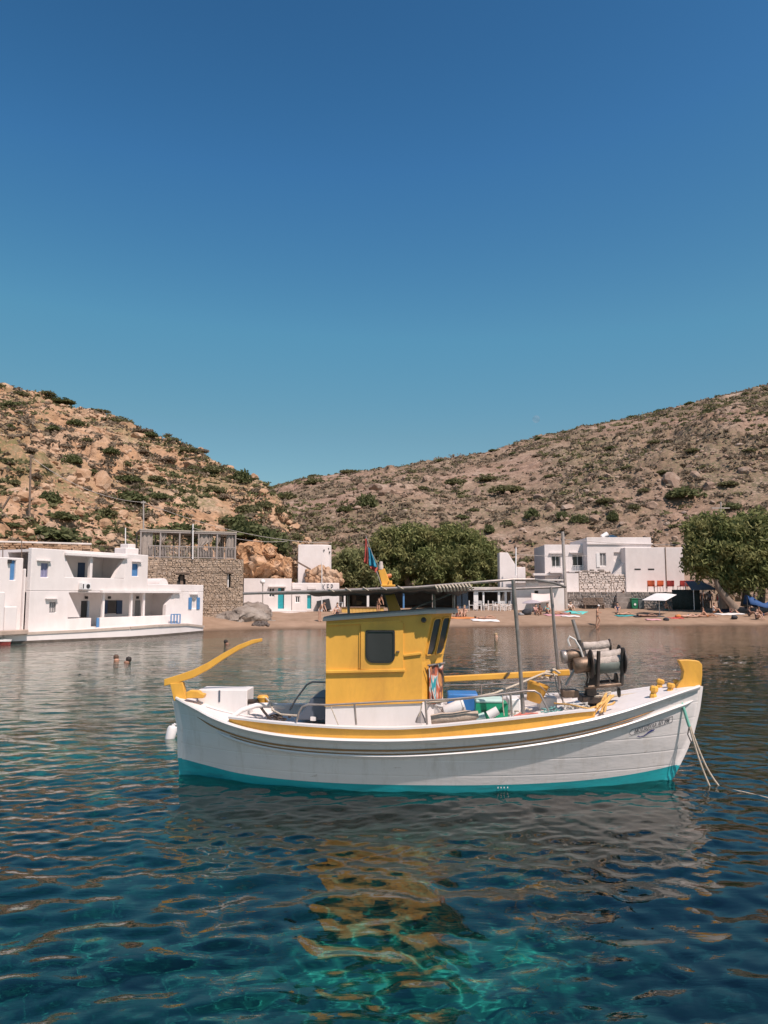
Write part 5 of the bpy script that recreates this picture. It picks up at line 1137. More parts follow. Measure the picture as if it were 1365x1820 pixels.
for px_, y0, y1 in ((5, 968, 991), (38.5, 962, 991)): MB().tube([fa.at(px_, y1, 0.6), fa.at(px_, y0, 0.6)], 0.025, 6).build('roof_pole', RUST, wing)
# stone garden wall on the slope behind
fw = FR(*P(80, 1000, 53).xy, 0, 25)
gw = thing('dry_stone_wall', 'orange dry stone wall above the roof of the white house', 'wall', fw.o, fw.deg)
a = prect(fw, -60, 966, 162, 1012, 0.0); MB().box(a[0], a[1], 0.0, 1.0, a[2] - 3, a[3]).build('wall_core', RKL, gw); stone_face('stone', gw, a[0], a[1], a[2] - 1, a[3] + 0.03, 0.0, [], RKL, 9, 0.42, 0.10)
MB().box(a[0], a[1], -0.05, 1.05, a[3] + 0.002, a[3] + 0.14).build('coping', CONC, gw, bevel=0.04)

# ---- stone house with the pergola on its roof
fb = FR(*P(347, 1090, 58).xy, 0.0, 22)
st = thing('stone_house', 'grey brown rubble stone house with curtained pergola on its roof', 'house', fb.o, fb.deg)
B = lambda x0, y0, x1, y1, d=0.0: prect(fb, x0, y0, x1, y1, d)
a = B(250, 993, 432, 1100); h1 = B(315, 1021, 330, 1039); h2 = B(404, 1020, 410, 1044); zs = a[3]
MB().wall(a[0], a[1], 0.2, zs, 0, 0.4, [h1, h2]).build('wall', STONEB, st); MB().box(a[0], a[1], 0.403, 8, 0.2, zs - 0.02).build('wall', STONEB, st)
stone_face('stone', st, a[0], a[1], 0.3, zs, 0.0, [h1, h2], STONE, 21, 0.24, 0.07)
MB().box(h1[0], h1[1], 0.3, 0.38, h1[2], h1[3]).build('window', DARK, st); MB().box((h1[0] + h1[1]) / 2 - 0.05, (h1[0] + h1[1]) / 2 + 0.16, 0.22, 0.29, h1[2], h1[3] - 0.1).build('shutter', RUST, st)
MB().box(h2[0], h2[1], 0.3, 0.38, h2[2], h2[3]).build('window', DARK, st); MB().box(h2[0] + 0.06, h2[0] + 0.14, 0.2, 0.29, h2[2], h2[3]).build('shutter', WOODW, st)
for x0, y0, x1 in ((309, 1018, 336), (399, 1017, 415)): q = B(x0, y0 - 1.5, x1, y0 + 1.5); MB().box(q[0], q[1], -0.12, 0.1, q[2], q[3]).build('lintel', RUST, st, bevel=0.02)
# pergola on the roof
PGW = mat('grey_pergola_wood', (0.29, 0.25, 0.23), 0.8, 0.15, 6); CURT = mat('beige_curtain', (0.31, 0.26, 0.225), 0.9, 0.12, 6, 0.3)
pg = MB(); a1 = B(248, 955, 421, 992); zr = B(380, 944, 390, 948)[3]; xw0, xw1 = a1[0], a1[1]
MB().box(xw0, xw1, 0.1, 4.2, zr - 0.10, zr).build('pergola_roof', mat('reed_mat', (0.36, 0.31, 0.26), 0.95, 0.3, 9, 0.5, aniso=(6, 1, 1)), st)
for k in range(6):
    for d_ in (0.2, 4.0): x_ = xw0 + 0.08 + (xw1 - xw0 - 0.16) * k / 5; MB().box(x_ - 0.05, x_ + 0.05, d_ - 0.05, d_ + 0.05, zs - 0.02, zr - 0.103).build('pergola_post', PGW, st)
b = MB(); b.box(xw0, xw1, 0.13, 0.20, zr - 0.22, zr - 0.105); b.build('pergola_beam', PGW, st)
zt = zs + 0.92; x0_ = B(264, 985, 421, 992)[0]
for z_ in (zs + 0.10, zt): MB().box(x0_, xw1, 0.16, 0.22, z_ - 0.035, z_ + 0.035).build('rail', PGW, st)
bal0 = None
for k in range(56):
    x_ = x0_ + 0.05 + (xw1 - x0_ - 0.1) * k / 55
    if bal0 is None: bal0 = MB().box(-0.018, 0.018, -0.02, 0.02, 0.0, zt - zs - 0.175).build('baluster', PGW, st)
    o = bal0 if k == 0 else bal0.copy()
    if k: COL.objects.link(o)
    o.location = (x_, 0.19, zs + 0.138)
def curtain(x0, x1, d, z0, z1, tie, name='curtain'):
    rows = []
    for i in range(13):
        v = i / 12; z = z1 + (z0 - z1) * v; pinch = 1 - 0.72 * math.exp(-((v - tie) / 0.16) ** 2) if tie else 1; row = []
        for k in range(15): h = k / 14; row.append((x0 + (x1 - x0) * (0.5 * (1 - pinch) * 0 + h * pinch), d + 0.05 * math.sin(h * 16 + v * 2), z))
        rows.append(row)
    o = MB().grid(rows).build(name, CURT, st, smooth=60); s_ = o.modifiers.new('thick', 'SOLIDIFY'); s_.thickness = 0.012
W_ = xw1 - xw0
for f0, f1, tie in ((0.02, 0.13, 0), (0.20, 0.27, 0.5), (0.60, 0.72, 0.6), (0.78, 0.83, 0.55), (0.90, 0.99, 0.0), (0.70, 0.75, 0.5)): curtain(xw0 + W_ * f0, xw0 + W_ * f1, 0.32, zs + 0.15, zr - 0.12, tie)
for f0, f1 in ((0.05, 0.12), (0.9, 0.96)): curtain(xw0 + W_ * f0, xw0 + W_ * f1, 3.9, zs + 0.15, zr - 0.12, 0)
MB().tube([fb.at(342.5, 994, -0.15), fb.at(343, 931, -0.15)], 0.05, 8).build('flag_pole', WOODW, st)

# ---- small white houses with turquoise doors
fc = FR(*P(480, 1088, 66).xy, 0.0, 10)
Cc = lambda x0, y0, x1, y1, d=0.0: prect(fc, x0, y0, x1, y1, d)
h3 = thing('white_house', 'small flat roofed white house with tall turquoise door beneath the orange cliff', 'house', fc.o, fc.deg)
a = Cc(433, 1028, 518, 1096); hd = Cc(494, 1045, 505, 1082); hw = Cc(478, 1045, 488, 1061)
MB().wall(a[0], a[1], 0.5, a[3], 0, 0.3, [hd, hw]).build('wall', WHITE, h3, bevel=0.05); MB().box(a[0], a[1], 0.303, 5, 0.5, a[3] - 0.05).build('wall', WHITE, h3)
MB().box(hd[0], hd[1], 0.16, 0.24, hd[2], hd[3] - 0.55).build('door', TURQ, h3); MB().box(hd[0], hd[0] + 0.25, 0.14, 0.24, hd[3] - 0.54, hd[3]).build('door_leaf', TURQ, h3); MB().box(hd[0] + 0.26, hd[1], 0.2, 0.26, hd[3] - 0.54, hd[3]).build('fanlight', GLASSD, h3)
window(hw, GLASSD, h3, 0.14, 1); q = Cc(477, 1041.5, 508, 1043.5); MB().box(q[0], q[1], -0.2, -0.003, q[2], q[3]).build('lintel', WHITE, h3)
for k, (x0, x1, yy) in enumerate(((440, 545, 1090), (436, 550, 1093.5), (432, 556, 1097))): q = Cc(x0, yy - 3, x1, yy, -0.5 - 0.8 * k); MB().box(q[0], q[1], -0.5 - 0.8 * k, 0.0 if k == 0 else -0.497 - 0.8 * (k - 1), 0.3, q[3] + 0.1 - 0.02 * k).build('terrace_step', WHITE, h3, bevel=0.03)
h4 = thing('white_house', 'low white house with turquoise door and dark roof lettering by the tree', 'house', fc.o, fc.deg)
a = Cc(518.5, 1036, 603, 1096, 0.4); hd2 = Cc(546, 1058, 553, 1082, 0.4); hw2_ = Cc(525, 1060, 533, 1071, 0.4)
MB().wall(a[0] + 0.01, a[1], 0.5, a[3], 0.4, 0.7, [hd2, hw2_]).build('wall', WHITE, h4, bevel=0.05); MB().box(a[0] + 0.01, a[1], 0.703, 3.4, 0.5, a[3] - 0.05).build('wall', WHITE, h4)
MB().box(hd2[0], hd2[1], 0.55, 0.63, hd2[2], hd2[3]).build('door', TURQ, h4); window(hw2_, GLASSD, h4, 0.52, 1)
def fmap_c(p0, d):
    def f(x, y): return Vector((p0[0] + x, d, p0[2] + y))
    return f
q = fc.at(572, 1049, 0.39); text_mesh('K E P', 0.74, 'roof_lettering', INK, h4, fmap_c(q, 0.39), 0.03, 0, 0.95)
q = Cc(572, 1051, 598, 1052.2, 0.38); MB().box(q[0], q[1], 0.372, 0.397, q[2], q[3]).build('lettering_line', INK, h4)
for x0 in (519.5, 546): q = Cc(x0, 1042, x0 + 16, 1047, 0.39); MB().box(q[0], q[1], 0.34, 0.397, q[2], q[3]).build('wall_ledge', WHITE, h4, bevel=0.01)
# cube house above with a rounded corner
cu = P(560, 1030, 70.6); hc = thing('white_house', 'plain windowless white cube house with rounded corner above the rubble', 'house', (cu.x, cu.y, 0), 6)
fd = FR(cu.x, cu.y, 0.0, 6); a = prect(fd, 529.5, 968, 589.5, 1045, 0); r_ = 0.9
plan = [(a[0], 0), (a[1] - r_, 0)] + [(a[1] - r_ + r_ * math.sin(R(15 * k)), r_ - r_ * math.cos(R(15 * k))) for k in range(1, 7)] + [(a[1], 4), (a[0], 4)]
MB().prism([(x, y) for x, y in plan], 1.0, a[3], 'z').build('wall', WHITE, hc, smooth=30, bevel=0.06)
for x_, y_ in ((576, 978), (584, 975), (586, 981)): q = fd.at(x_, y_, 0.1); MB().box(q[0] - 0.05, q[0] + 0.05, -0.06 if x_ < 580 else 0.2, 0.6, q[2] - 0.06, q[2] + 0.06).build('waterspout', DARK, hc)
b = MB(); b.beam(P(527, 998, 69.6), P(552, 1012, 69.4), 0.12, 0.14); o = b.build('plank', RUST); tag(o, 'weathered plank leaning on the rubble beside the cube house', 'plank')
# rubble heap and cliff blocks near the small houses
rng = np.random.default_rng(77); Vs = []; Fs = []; n0 = 0
for i in range(260):
    px_ = rng.uniform(545, 605); py_ = 1034 - rng.random() ** 1.4 * 26 * (1 - abs(px_ - 570) / 70); V, F = ROCKS[i % 8]; s = rng.uniform(0.12, 0.42); p = P(px_, py_, rng.uniform(69.6, 70.4)); Vs.append(V * s + np.array(p)); Fs.append(F + n0); n0 += len(V)
tag(npmesh('rubble', np.concatenate(Vs), np.concatenate(Fs), RKL), 'heap of broken orange stones below the white cube house', None, None, 'stuff')
CLIFF = rock_mat('orange_cliff', (0.32, 0.165, 0.085), (0.44, 0.255, 0.14), (0.53, 0.37, 0.26))
CLN = ['largest orange cliff block, over the roof corner left of the turquoise door', 'orange cliff block right over the tall turquoise door', 'tall orange cliff block between the two turquoise doors', 'orange cliff block just left of the white cube house', 'small orange cliff block against the stone house corner', 'low orange cliff block beneath the leaning plank', 'upper orange cliff block nearest the pergola end', 'upper orange cliff block behind the tall middle block']
CL = [(445, 1003, 60, 52), (470, 1010, 44, 40), (490, 1008, 40, 46), (510, 1012, 34, 38), (437, 1015, 24, 24), (525, 1018, 26, 24), (458, 985, 40, 34), (478, 978, 36, 30)]
for i, (x, y, w_, h_) in enumerate(CL):
    V, F = rock_shape(300 + i, 4); V = V + 0.10 * np.stack([fbm(V[:, 0] * 6 + i, V[:, 2] * 6 + k, 3, 90 + k) for k in range(3)], -1) + 0.30 * np.stack([fbm(V[:, 0] * 2 + i, V[:, 2] * 2 + k, 3, 70 + k) for k in range(3)], -1)
    p = P(x, y, 71.5 + 0.4 * (i % 3)); k = p.y / CF; o = npmesh('cliff_block', V * np.array([w_ / 2 * k, w_ / 2 * k, h_ / 2 * k * 1.15]), F, CLIFF); o.location = p; tag(o, CLN[i], 'rock', 'orange cliff blocks')
# grey rock mound at the water edge beside the quay
V, F = rock_shape(400, 4); V = V + 0.16 * np.stack([fbm(V[:, 0] * 2.5 + k, V[:, 1] * 2.5 + V[:, 2] * 2, 4, 80 + k) for k in range(3)], -1)
p = P(415, 1104, 59); o = npmesh('rock_mound', V * np.array([2.6, 2.4, 1.25]), F, rock_mat('grey_rock', (0.20, 0.165, 0.14), (0.27, 0.225, 0.19), (0.35, 0.30, 0.26)), smooth=True); o.location = (p.x, p.y + 0.6, 0.25); tag(o, 'smooth grey rock mound between the stone house and the beach', 'rock')
V, F = rock_shape(402, 4); V = V + 0.16 * np.stack([fbm(V[:, 0] * 2.5 + k, V[:, 1] * 2.5 + V[:, 2] * 2, 4, 85 + k) for k in range(3)], -1)
p = P(445, 1098, 61); o = npmesh('rock_mound', V * np.array([1.6, 2.0, 1.15]), F, rock_mat('grey_rock2', (0.18, 0.15, 0.125), (0.25, 0.205, 0.175), (0.33, 0.28, 0.245)), smooth=True); o.location = (p.x, p.y + 0.6, 0.6); tag(o, 'darker grey rock behind the smooth mound near the street lamp', 'rock')

# ---- taverna under the trees
gz = 1.15
def axt(px, Y): return (px - 682.5) / CF * Y * 1.006
fD = FR(0, 72.0, 0, 0)
D = lambda x0, y0, x1, y1, d=0.0: prect(fD, x0, y0, x1, y1, d)
tv = thing('taverna', 'open fronted taverna with reed roof, white posts and dark interior', 'building', (0, 72, 0))
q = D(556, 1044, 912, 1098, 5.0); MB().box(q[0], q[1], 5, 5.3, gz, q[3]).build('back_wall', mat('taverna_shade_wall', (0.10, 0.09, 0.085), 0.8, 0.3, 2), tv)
q = D(565, 1044, 842, 1048); MB().box(q[0], q[1], -0.3, 5, q[2], q[3] - 0.05).build('reed_roof', mat('brown_reed', (0.20, 0.14, 0.095), 0.95, 0.35, 12, 0.6, aniso=(5, 1, 1)), tv)
q = D(834, 1043.5, 912, 1046.5); MB().box(q[0], q[1], -0.3, 5, q[2], q[3]).build('roof_slab', CONC, tv)
for x0, x1, m in ((611, 614, WOODW), (581, 586, DARK), (652, 656, WOODW), (716, 719, BLUE), (768, 771, PGW), (806, 809, PGW), (842, 850, WOODW), (858, 861, WOODW), (885, 889, WOODW), (897, 901, WOODW), (908, 910, WOODW)): q = D(x0, 1047, x1, 1090); MB().box(q[0], q[1], 0, 0.25, gz, q[3] - 0.1).build('post', m, tv)
for x0, x1 in ((812, 820), (822, 832)): q = D(x0, 1052, x1, 1090, 0.5); MB().box(q[0], q[1], 0.5, 0.6, gz, q[3]).build('blue_panel', mat('dusty_blue', (0.085, 0.12, 0.165), 0.7), tv)
q = D(842, 1049, 912, 1052); MB().box(q[0], q[1], -0.06, -0.003, q[2], q[3]).build('beam', WOODW, tv); q = D(560, 1048, 842, 1050.5); MB().box(q[0], q[1], -0.06, -0.003, q[2], q[3]).build('beam', PGW, tv)
q = D(862, 1073, 912, 1088, -0.2); stone_face('stone', tv, q[0], q[1], gz - 0.2, q[3], -0.2, [], STONEW, 31, 0.3); MB().box(q[0], q[1], -0.195, 0.0, gz - 0.2, q[3]).build('low_wall', STONEB, tv)
q = D(576, 1060, 582, 1077, 0.3); MB().box(q[0], q[1], 0.3, 0.36, q[2], q[3]).build('green_shutter', mat('grey_green', (0.20, 0.27, 0.25), 0.7), tv)
q = D(560, 1050, 608, 1092, 2.0); MB().box(q[0], q[1], 2, 2.3, gz, q[3]).build('side_wall', WHITE, tv)
ctr = thing('counter', 'yellow panelled bar counter in front of the taverna', 'counter', (0, 66.0, 0)); fE = FR(0, 66.0, 0, 0)
q = prect(fE, 607, 1080, 682, 1099, 0); MB().box(q[0], q[1], 0, 0.7, 0.3, q[3]).build('counter_front', mat('pale_yellow_panel', (0.62, 0.38, 0.10), 0.6, 0.1, 5), ctr); MB().box(q[0] - 0.1, q[1] + 0.1, -0.1, 0.8, q[3] + 0.003, q[3] + 0.07).build('counter_top', RUST, ctr)
for k in range(12): x_ = q[0] + (q[1] - q[0]) * (k + 0.5) / 12; MB().box(x_ - 0.13, x_ + 0.13, -0.03, -0.004, 0.5, q[3] - 0.06).build('panel', mat('pale_yellow_panel', (0.62, 0.38, 0.10)), ctr)
# white annex
an = thing('white_house', 'plain white annex wall with tiny square window beside the taverna', 'house', (0, 72, 0))
q = D(912.5, 1036, 1003, 1090, -0.4); hs_ = D(950, 1050, 957, 1057, -0.4); MB().wall(q[0], q[1], 0.9, q[3], -0.4, -0.1, [hs_]).build('wall', WHITE, an, bevel=0.04); MB().box(q[0], q[1], -0.097, 4, 0.9, q[3] - 0.05).build('wall', WHITE, an); MB().box(hs_[0], hs_[1], -0.2, -0.12, hs_[2], hs_[3]).build('window', DARK, an)
q = D(935, 1033, 957, 1041, -0.5); MB().box(q[0], q[1], -0.46, -0.403, q[2], q[3]).build('sign_plate', mat('pale_sign', (0.50, 0.52, 0.53), 0.6, 0.2, 5), an)
q = D(911, 1029.5, 1000, 1032, -0.9); MB().box(q[0], q[1], -1.2, 2.5, q[2], q[3]).build('flat_canopy', CONC, an); 
q = D(888, 982, 903, 1036, 5.5); p2 = D(888, 1008, 934, 1036, 5.5)
MB().prism([(q[0], 1), (q[1] + 0.9, 1), (q[1] + 0.9, p2[3]), (q[1], q[3]), (q[0], q[3])], 5.5, 7).build('stair_tower', WHITE, an, bevel=0.05); MB().box(q[1] + 0.903, p2[1], 5.5, 8, 1, p2[3]).build('rear_wall', WHITE, an, bevel=0.05)
# sagging cloth awning by the annex
rows = []
for i in range(9):
    v = i / 8; row = []
    for k in range(11):
        h = k / 10; p = P(944 + 40 * h, 1054 + 11 * v + 5 * (1 - h) * v, 71.2 - 1.6 * v); row.append(p + Vector((0, 0, -0.10 * math.sin(math.pi * h))))
    rows.append(row)
o = MB().grid(rows).build('shade_cloth', mat('pale_pink_cloth', (0.62, 0.52, 0.49), 0.9, 0.05, 5), smooth=60); s_ = o.modifiers.new('t', 'SOLIDIFY'); s_.thickness = 0.02; tag(o, 'pale shade cloth stretched from the white annex wall over the sand', 'awning')

# ---- white house on the right with balconies
rh = thing('white_house', 'large white flat roofed house of stepped blocks with small white balconies', 'house', (0, 80, 0))
fR = FR(0, 80.0, 0, 0)
Rr_ = lambda x0, y0, x1, y1, d=0.0: prect(fR, x0, y0, x1, y1, d)
q = Rr_(968, 968, 1050, 1022); a1 = Rr_(980, 988, 996, 1009); a2 = Rr_(1017, 986, 1046, 1008)
MB().wall(q[0], q[1], 2.0, q[3], 0, 0.3, [a1, a2]).build('wall', WHITE, rh, bevel=0.03); MB().box(q[0], q[1], 0.303, 5.5, 2.0, q[3] - 0.05).build('wall', WHITE, rh)
window((a1[0] + 0.05, a1[1] - 0.05, a1[2], a1[3]), GLASSD, rh, 0.2, 1); window((a2[0] + 0.05, a2[1] - 0.05, a2[2], a2[3]), GLASSD, rh, 0.2, 2)
for x0, x1, y0, y1 in ((978, 1001, 1006, 1016), (1011, 1047, 1005, 1015)):
    e = Rr_(x0, y0, x1, y1, -0.9); MB().box(e[0], e[1], -0.9, -0.003, e[2] - 0.14, e[2]).build('balcony', WHITE, rh)
    for z_ in (e[2] + 0.05, e[3] - 0.03): MB().box(e[0], e[1], -0.88, -0.83, z_ - 0.025, z_ + 0.025).build('balcony_rail', WOODW, rh)
    n_ = int((e[1] - e[0]) / 0.16)
    for k in range(n_ + 1): x_ = e[0] + 0.03 + (e[1] - e[0] - 0.06) * k / n_; MB().box(x_ - 0.022, x_ + 0.022, -0.872, -0.838, e[2] + 0.076, e[3] - 0.056).build('baluster', WOODW, rh)
for x0, x1, y_ in ((976, 1001, 983), (1012, 1034, 982)): e = Rr_(x0, y_ - 1, x1, y_ + 1); MB().box(e[0], e[1], -0.2, -0.003, e[2], e[3]).build('lintel', WHITE, rh)
e = Rr_(948, 1019, 1046, 1023, -0.5); MB().box(e[0], e[1], -0.5, -0.003, e[2], e[3]).build('base_ledge', WHITE, rh, bevel=0.02)
q2 = Rr_(1044, 955, 1159, 1062, -1.6); a3 = Rr_(1066, 983, 1077, 1006, -1.6); a4 = Rr_(1091, 982, 1108, 997, -1.6)
MB().wall(q2[0], q2[1], 2.0, q2[3], -1.6, -1.3, [a3, a4]).build('wall', WHITE, rh, bevel=0.03); MB().box(q2[0], q2[1], -1.297, 5.5, 2.0, q2[3] - 0.05).build('wall', WHITE, rh)
window(a3, mat('grey_curtain', (0.20, 0.19, 0.19), 0.7), rh, -1.45, 1); MB().box(a4[0], a4[1], -1.42, -1.3, a4[2], a4[3]).build('niche', WHITE, rh)
e = Rr_(1060, 983, 1066, 1008, -1.62); MB().box(e[0], e[1], -1.66, -1.603, e[2], e[3]).build('shutter', WOODW, rh)
e = Rr_(1044, 965.5, 1160, 967.5, -1.7); MB().box(e[0], e[1], -1.72, -1.603, e[2], e[3]).build('cornice', WHITE, rh)
q3 = Rr_(1112, 973, 1216, 1058, -3.0); MB().box(q3[0], q3[1], -3.0, 3.0, 2.0, q3[3]).build('wall', WHITE, rh, bevel=0.04)
for x0 in (1128, 1152): e = Rr_(x0, 1010.5, x0 + 11, 1013, -3.05); MB().box(e[0], e[1], -3.02, -2.9, e[2], e[3]).build('vent_slot', DARK, rh)
tri(fR, [(1085, 1030), (1113, 995), (1113, 1030)], -2.6, -1.61, 'stair_wing', WHITE, rh)
e = Rr_(1183, 973, 1184.5, 1045, -3.05); MB().box(e[0], e[1], -3.05, -3.003, e[2], e[3]).build('drain_pipe', RUST, rh)
MB().tube([P(1070, 955, 81), P(1080, 949, 81)], 0.28, 12).build('water_tank', WOODW, rh, world=True, smooth=40); MB().beam(P(1078, 950, 81), P(1090, 957, 81), 0.05, 0.05).build('solar_panel_leg', WOODW, rh, world=True); MB().beam(P(1080, 951, 81.5), P(1091, 956, 80.5), 1.4, 0.06).build('solar_panel', GLASSD, rh, world=True)
# whitewashed rubble wall below the house
fW = FR(0, 77.2, 0, 0); rw = thing('stone_wall', 'whitewashed rubble retaining wall below the large white house', 'wall', (0, 77.2, 0))
q = prect(fW, 1029, 1014, 1086, 1055, 0); z2 = prect(fW, 1086, 1020, 1113, 1055, 0)
MB().box(q[0], q[1], 0, 1.5, 1.5, q[3] - 0.1).build('wall_core', STONEB, rw); stone_face('stone', rw, q[0], q[1], 2.0, q[3], 0, [], STONEW, 41, 0.40, 0.09)
MB().box(z2[0], z2[1], 0.0, 1.2, 1.5, z2[3] - 0.1).build('wall_core', STONEB, rw); stone_face('stone', rw, z2[0], z2[1], 2.0, z2[3], 0, [], STONEW, 42, 0.36, 0.09)
for x0, x1, y0 in ((1034, 1045, 1013), (1050, 1056, 1012), (1064, 1074, 1012)): e = prect(fW, x0, y0, x1, y0 + 4, 0); MB().box(e[0], e[1], -0.1, 0.5, e[2], e[3]).build('coping', STONEG, rw, bevel=0.04)
e = prect(fW, 1004, 1019, 1029, 1053, -0.2); wp_ = thing('wall_panel', 'plain white wall between utility pole and whitewashed rubble wall', 'wall', (0, 77.2, 0)); MB().box(e[0], e[1] - 0.01, -0.2, 1.2, 1.5, e[3]).build('wall', WHITE, wp_, bevel=0.03)
# grey stone terrace wall and terrace
fT = FR(0, 75.6, 0, 0); tw = thing('terrace_wall', 'long grey dry stone wall holding the terrace behind the beach', 'wall', (0, 75.6, 0))
q = prect(fT, 984, 1051.5, 1262, 1084, 0); ztr = q[3]; MB().box(q[0], q[1], 0.02, 6, 0.8, ztr - 0.02).build('terrace', CONC, tw); stone_face('stone', tw, q[0], q[1], 0.9, ztr, 0, [], STONEG, 43, 0.42, 0.09)
for k in range(3): e = prect(fT, 1096, 1054 + 8 * k, 1122, 1060 + 8 * k, -0.35 - 0.35 * k); MB().box(e[0], e[1], -0.35 - 0.35 * k, -0.12, 0.8, e[3]).build('step', STONEG, tw, bevel=0.03)

# ---- poles, lamps and wires
def pole(px, y0, y1, Y, rpx, label, m=RUST, cross=None, name='utility_pole', cat='pole', px2=None):
    t, c = P(px, y0, Y), P(px if px2 is None else px2, y1, Y); c2 = c + (c - t) * 0.06; r = thing(name, label, cat, c2)
    MB().tube([c2 - c2, t - c2], [rpx * Y / CF, rpx * 0.8 * Y / CF], 8).build('shaft', m, r, smooth=50)
    if cross: MB().beam(P(cross[0], cross[2], Y) - c2, P(cross[1], cross[2], Y) - c2, 0.12, 0.14).build('crossarm', m, r)
    return r
GPOLE = mat('grey_pole', (0.36, 0.32, 0.29), 0.8, 0.2, 4)
pole(55, 808, 958, 62, 2.2, 'tall dark wooden utility pole on the orange slope above the white house', RUST, (51, 60, 811), px2=51)
pole(255, 890, 955, 62, 1.6, 'short grey utility pole behind the pergola', GPOLE, (251, 259, 893))
pole(1000, 945, 1082, 74.5, 3.4, 'leaning grey utility pole in front of the right hand white house', GPOLE, px2=1006)
pole(1281, 892, 925, 90, 1.8, 'utility pole with pale crossarm above the leaning tamarisk', GPOLE, (1265, 1297, 903))
pole(917, 973, 1020, 76, 1.4, 'thin white pole behind the taverna annex', WOODW, name='pole')
pole(223, 938, 984, 56, 1.2, 'thin pale antenna pole on the roof of the white house', WOODW, name='pole')
pole(572, 1000, 1082, 64.5, 1.0, 'thin pale pole in front of the white house with roof lettering', WOODW, name='pole')
o = MB().beam(P(4, 905, 60), P(18, 882, 60), 0.12, 0.12).build('pole_stub', RUST); tag(o, 'short leaning dark post on the orange slope by the tall pole', 'post')
def lamp(px, y0, y1, Y, label, globe):
    c = P(px, y1, Y); t = P(px, y0, Y); r = thing('street_lamp', label, 'street lamp', c)
    MB().tube([Vector((0, 0, -0.3)), t - c], 0.05, 8).build('post', GPOLE, r)
    if globe: MB().lathe([(0.04, -0.2), (0.19, -0.1), (0.22, 0.0), (0.17, 0.14), (0.05, 0.2)], t - c, 12).build('globe', WOODW, r, smooth=60)
    else: MB().lathe([(0.06, -0.22), (0.14, 0.05), (0.24, 0.06), (0.20, 0.12), (0.03, 0.32)], t - c, 6).build('lantern', DARK, r)
lamp(467, 1034, 1094, 63.5, 'street lamp with white globe before the small white house', True)
lamp(988, 1034, 1080, 73.5, 'dark lantern street lamp beside the annex wall', False); lamp(996, 1030, 1080, 74.2, 'taller dark lantern street lamp next to the leaning utility pole', False)
def wire(a, c, sag, label):
    pts = [a + (c - a) * (k / 12) + Vector((0, 0, -sag * 4 * (k / 12) * (1 - k / 12))) for k in range(13)]; tag(MB().tube(pts, 0.022, 4).build('power_line', GPOLE), label, 'cable')
wire(P(55, 812, 62), P(255, 893, 62), 0.8, 'power line from the tall dark pole down to the short grey pole')
wire(P(255, 893, 62), P(590, 965, 74), 0.8, 'power line from the short grey pole across to the cube house'); wire(P(342, 938, 57.5), P(510, 962, 72), 0.4, 'power line from the roof pole towards the orange cliff')
wire(P(1000, 958, 74.5), P(1500, 940, 66), 0.9, 'power line from the leaning pole across the right hand trees')
wire(P(890, 983, 78), P(1044, 988, 77.9), 0.15, 'power line running to the balcony house')
# ================================================================ THINGS LYING ON THE BOAT
def bthing(name, label, cat, px, py, t, group=None):
    p = bl(px, py, t); r = thing(name, label, cat, bf.M @ p, bf.deg, group); return r, p
def bobj(mb, name, m, label, cat, smooth=40, bevel=0, group=None):
    """a single-mesh thing given in boat coordinates"""
    vs = [Vector(v) for v in mb.v]; c = sum(vs, Vector()) / len(vs); c.z = min(v.z for v in vs); mb.v = [tuple(v - c) for v in vs]
    o = mb.build(name, m, None, smooth=smooth, bevel=bevel); o.location = bf.M @ c; o.rotation_euler = (0, 0, bf.r); return tag(o, label, cat, group)
WPL = mat('white_plastic_deck', (0.72, 0.69, 0.67), 0.45, 0.05, 6); GCR = mat('green_plastic', (0.012, 0.26, 0.13), 0.4, 0.15, 6); TCR = mat('pale_teal_plastic', (0.45, 0.60, 0.55), 0.5, 0.08, 6)
SACK = mat('tan_sacking', (0.46, 0.36, 0.28), 0.95, 0.2, 9, 0.5); BLP = mat('blue_plastic', (0.03, 0.15, 0.40), 0.45, 0.12, 6); YBK = mat('yellow_bucket_plastic', (0.66, 0.33, 0.05), 0.5, 0.12, 6)
dz = lambda px, t: Zs((bl(px, 1270, t).x - S0) / (S1 - S0)) + 0.04
def bx(x0, y0, x1, y1, t0, t1, sink=True):
    a, c = bl(x0, y1, t0), bl(x1, y0, t0); zl = min(a.z, dz(x0, t0)) if sink else a.z
    return MB().box(a.x, c.x, t0, t1, zl, c.z)
bobj(bx(796, 1234, 850, 1264, 0.15, 0.6), 'tub', BLP, 'blue plastic tub on deck behind the white buckets', 'tub', bevel=0.02)
cr, p0 = bthing('crate', 'bright green plastic crate with pale lid on the side deck', 'crate', 874, 1278, -0.30)
a, c = bl(846, 1274, -0.36) - p0, bl(902, 1250, -0.36) - p0; MB().wall(a.x, c.x, a.z - 0.05, c.z, -0.10, -0.07, [(a.x + 0.07 + 0.12 * k, a.x + 0.14 + 0.12 * k, a.z + 0.06, a.z + 0.10) for k in range(3)]).build('crate_side', GCR, cr)
MB().box(a.x, c.x, -0.067, 0.25, a.z - 0.05, c.z).build('crate_body', GCR, cr); e = bl(900, 1243, -0.36) - p0; MB().box(a.x - 0.005, c.x - 0.05, -0.1, 0.26, c.z + 0.002, e.z).build('crate_lid', TCR, cr, bevel=0.02)
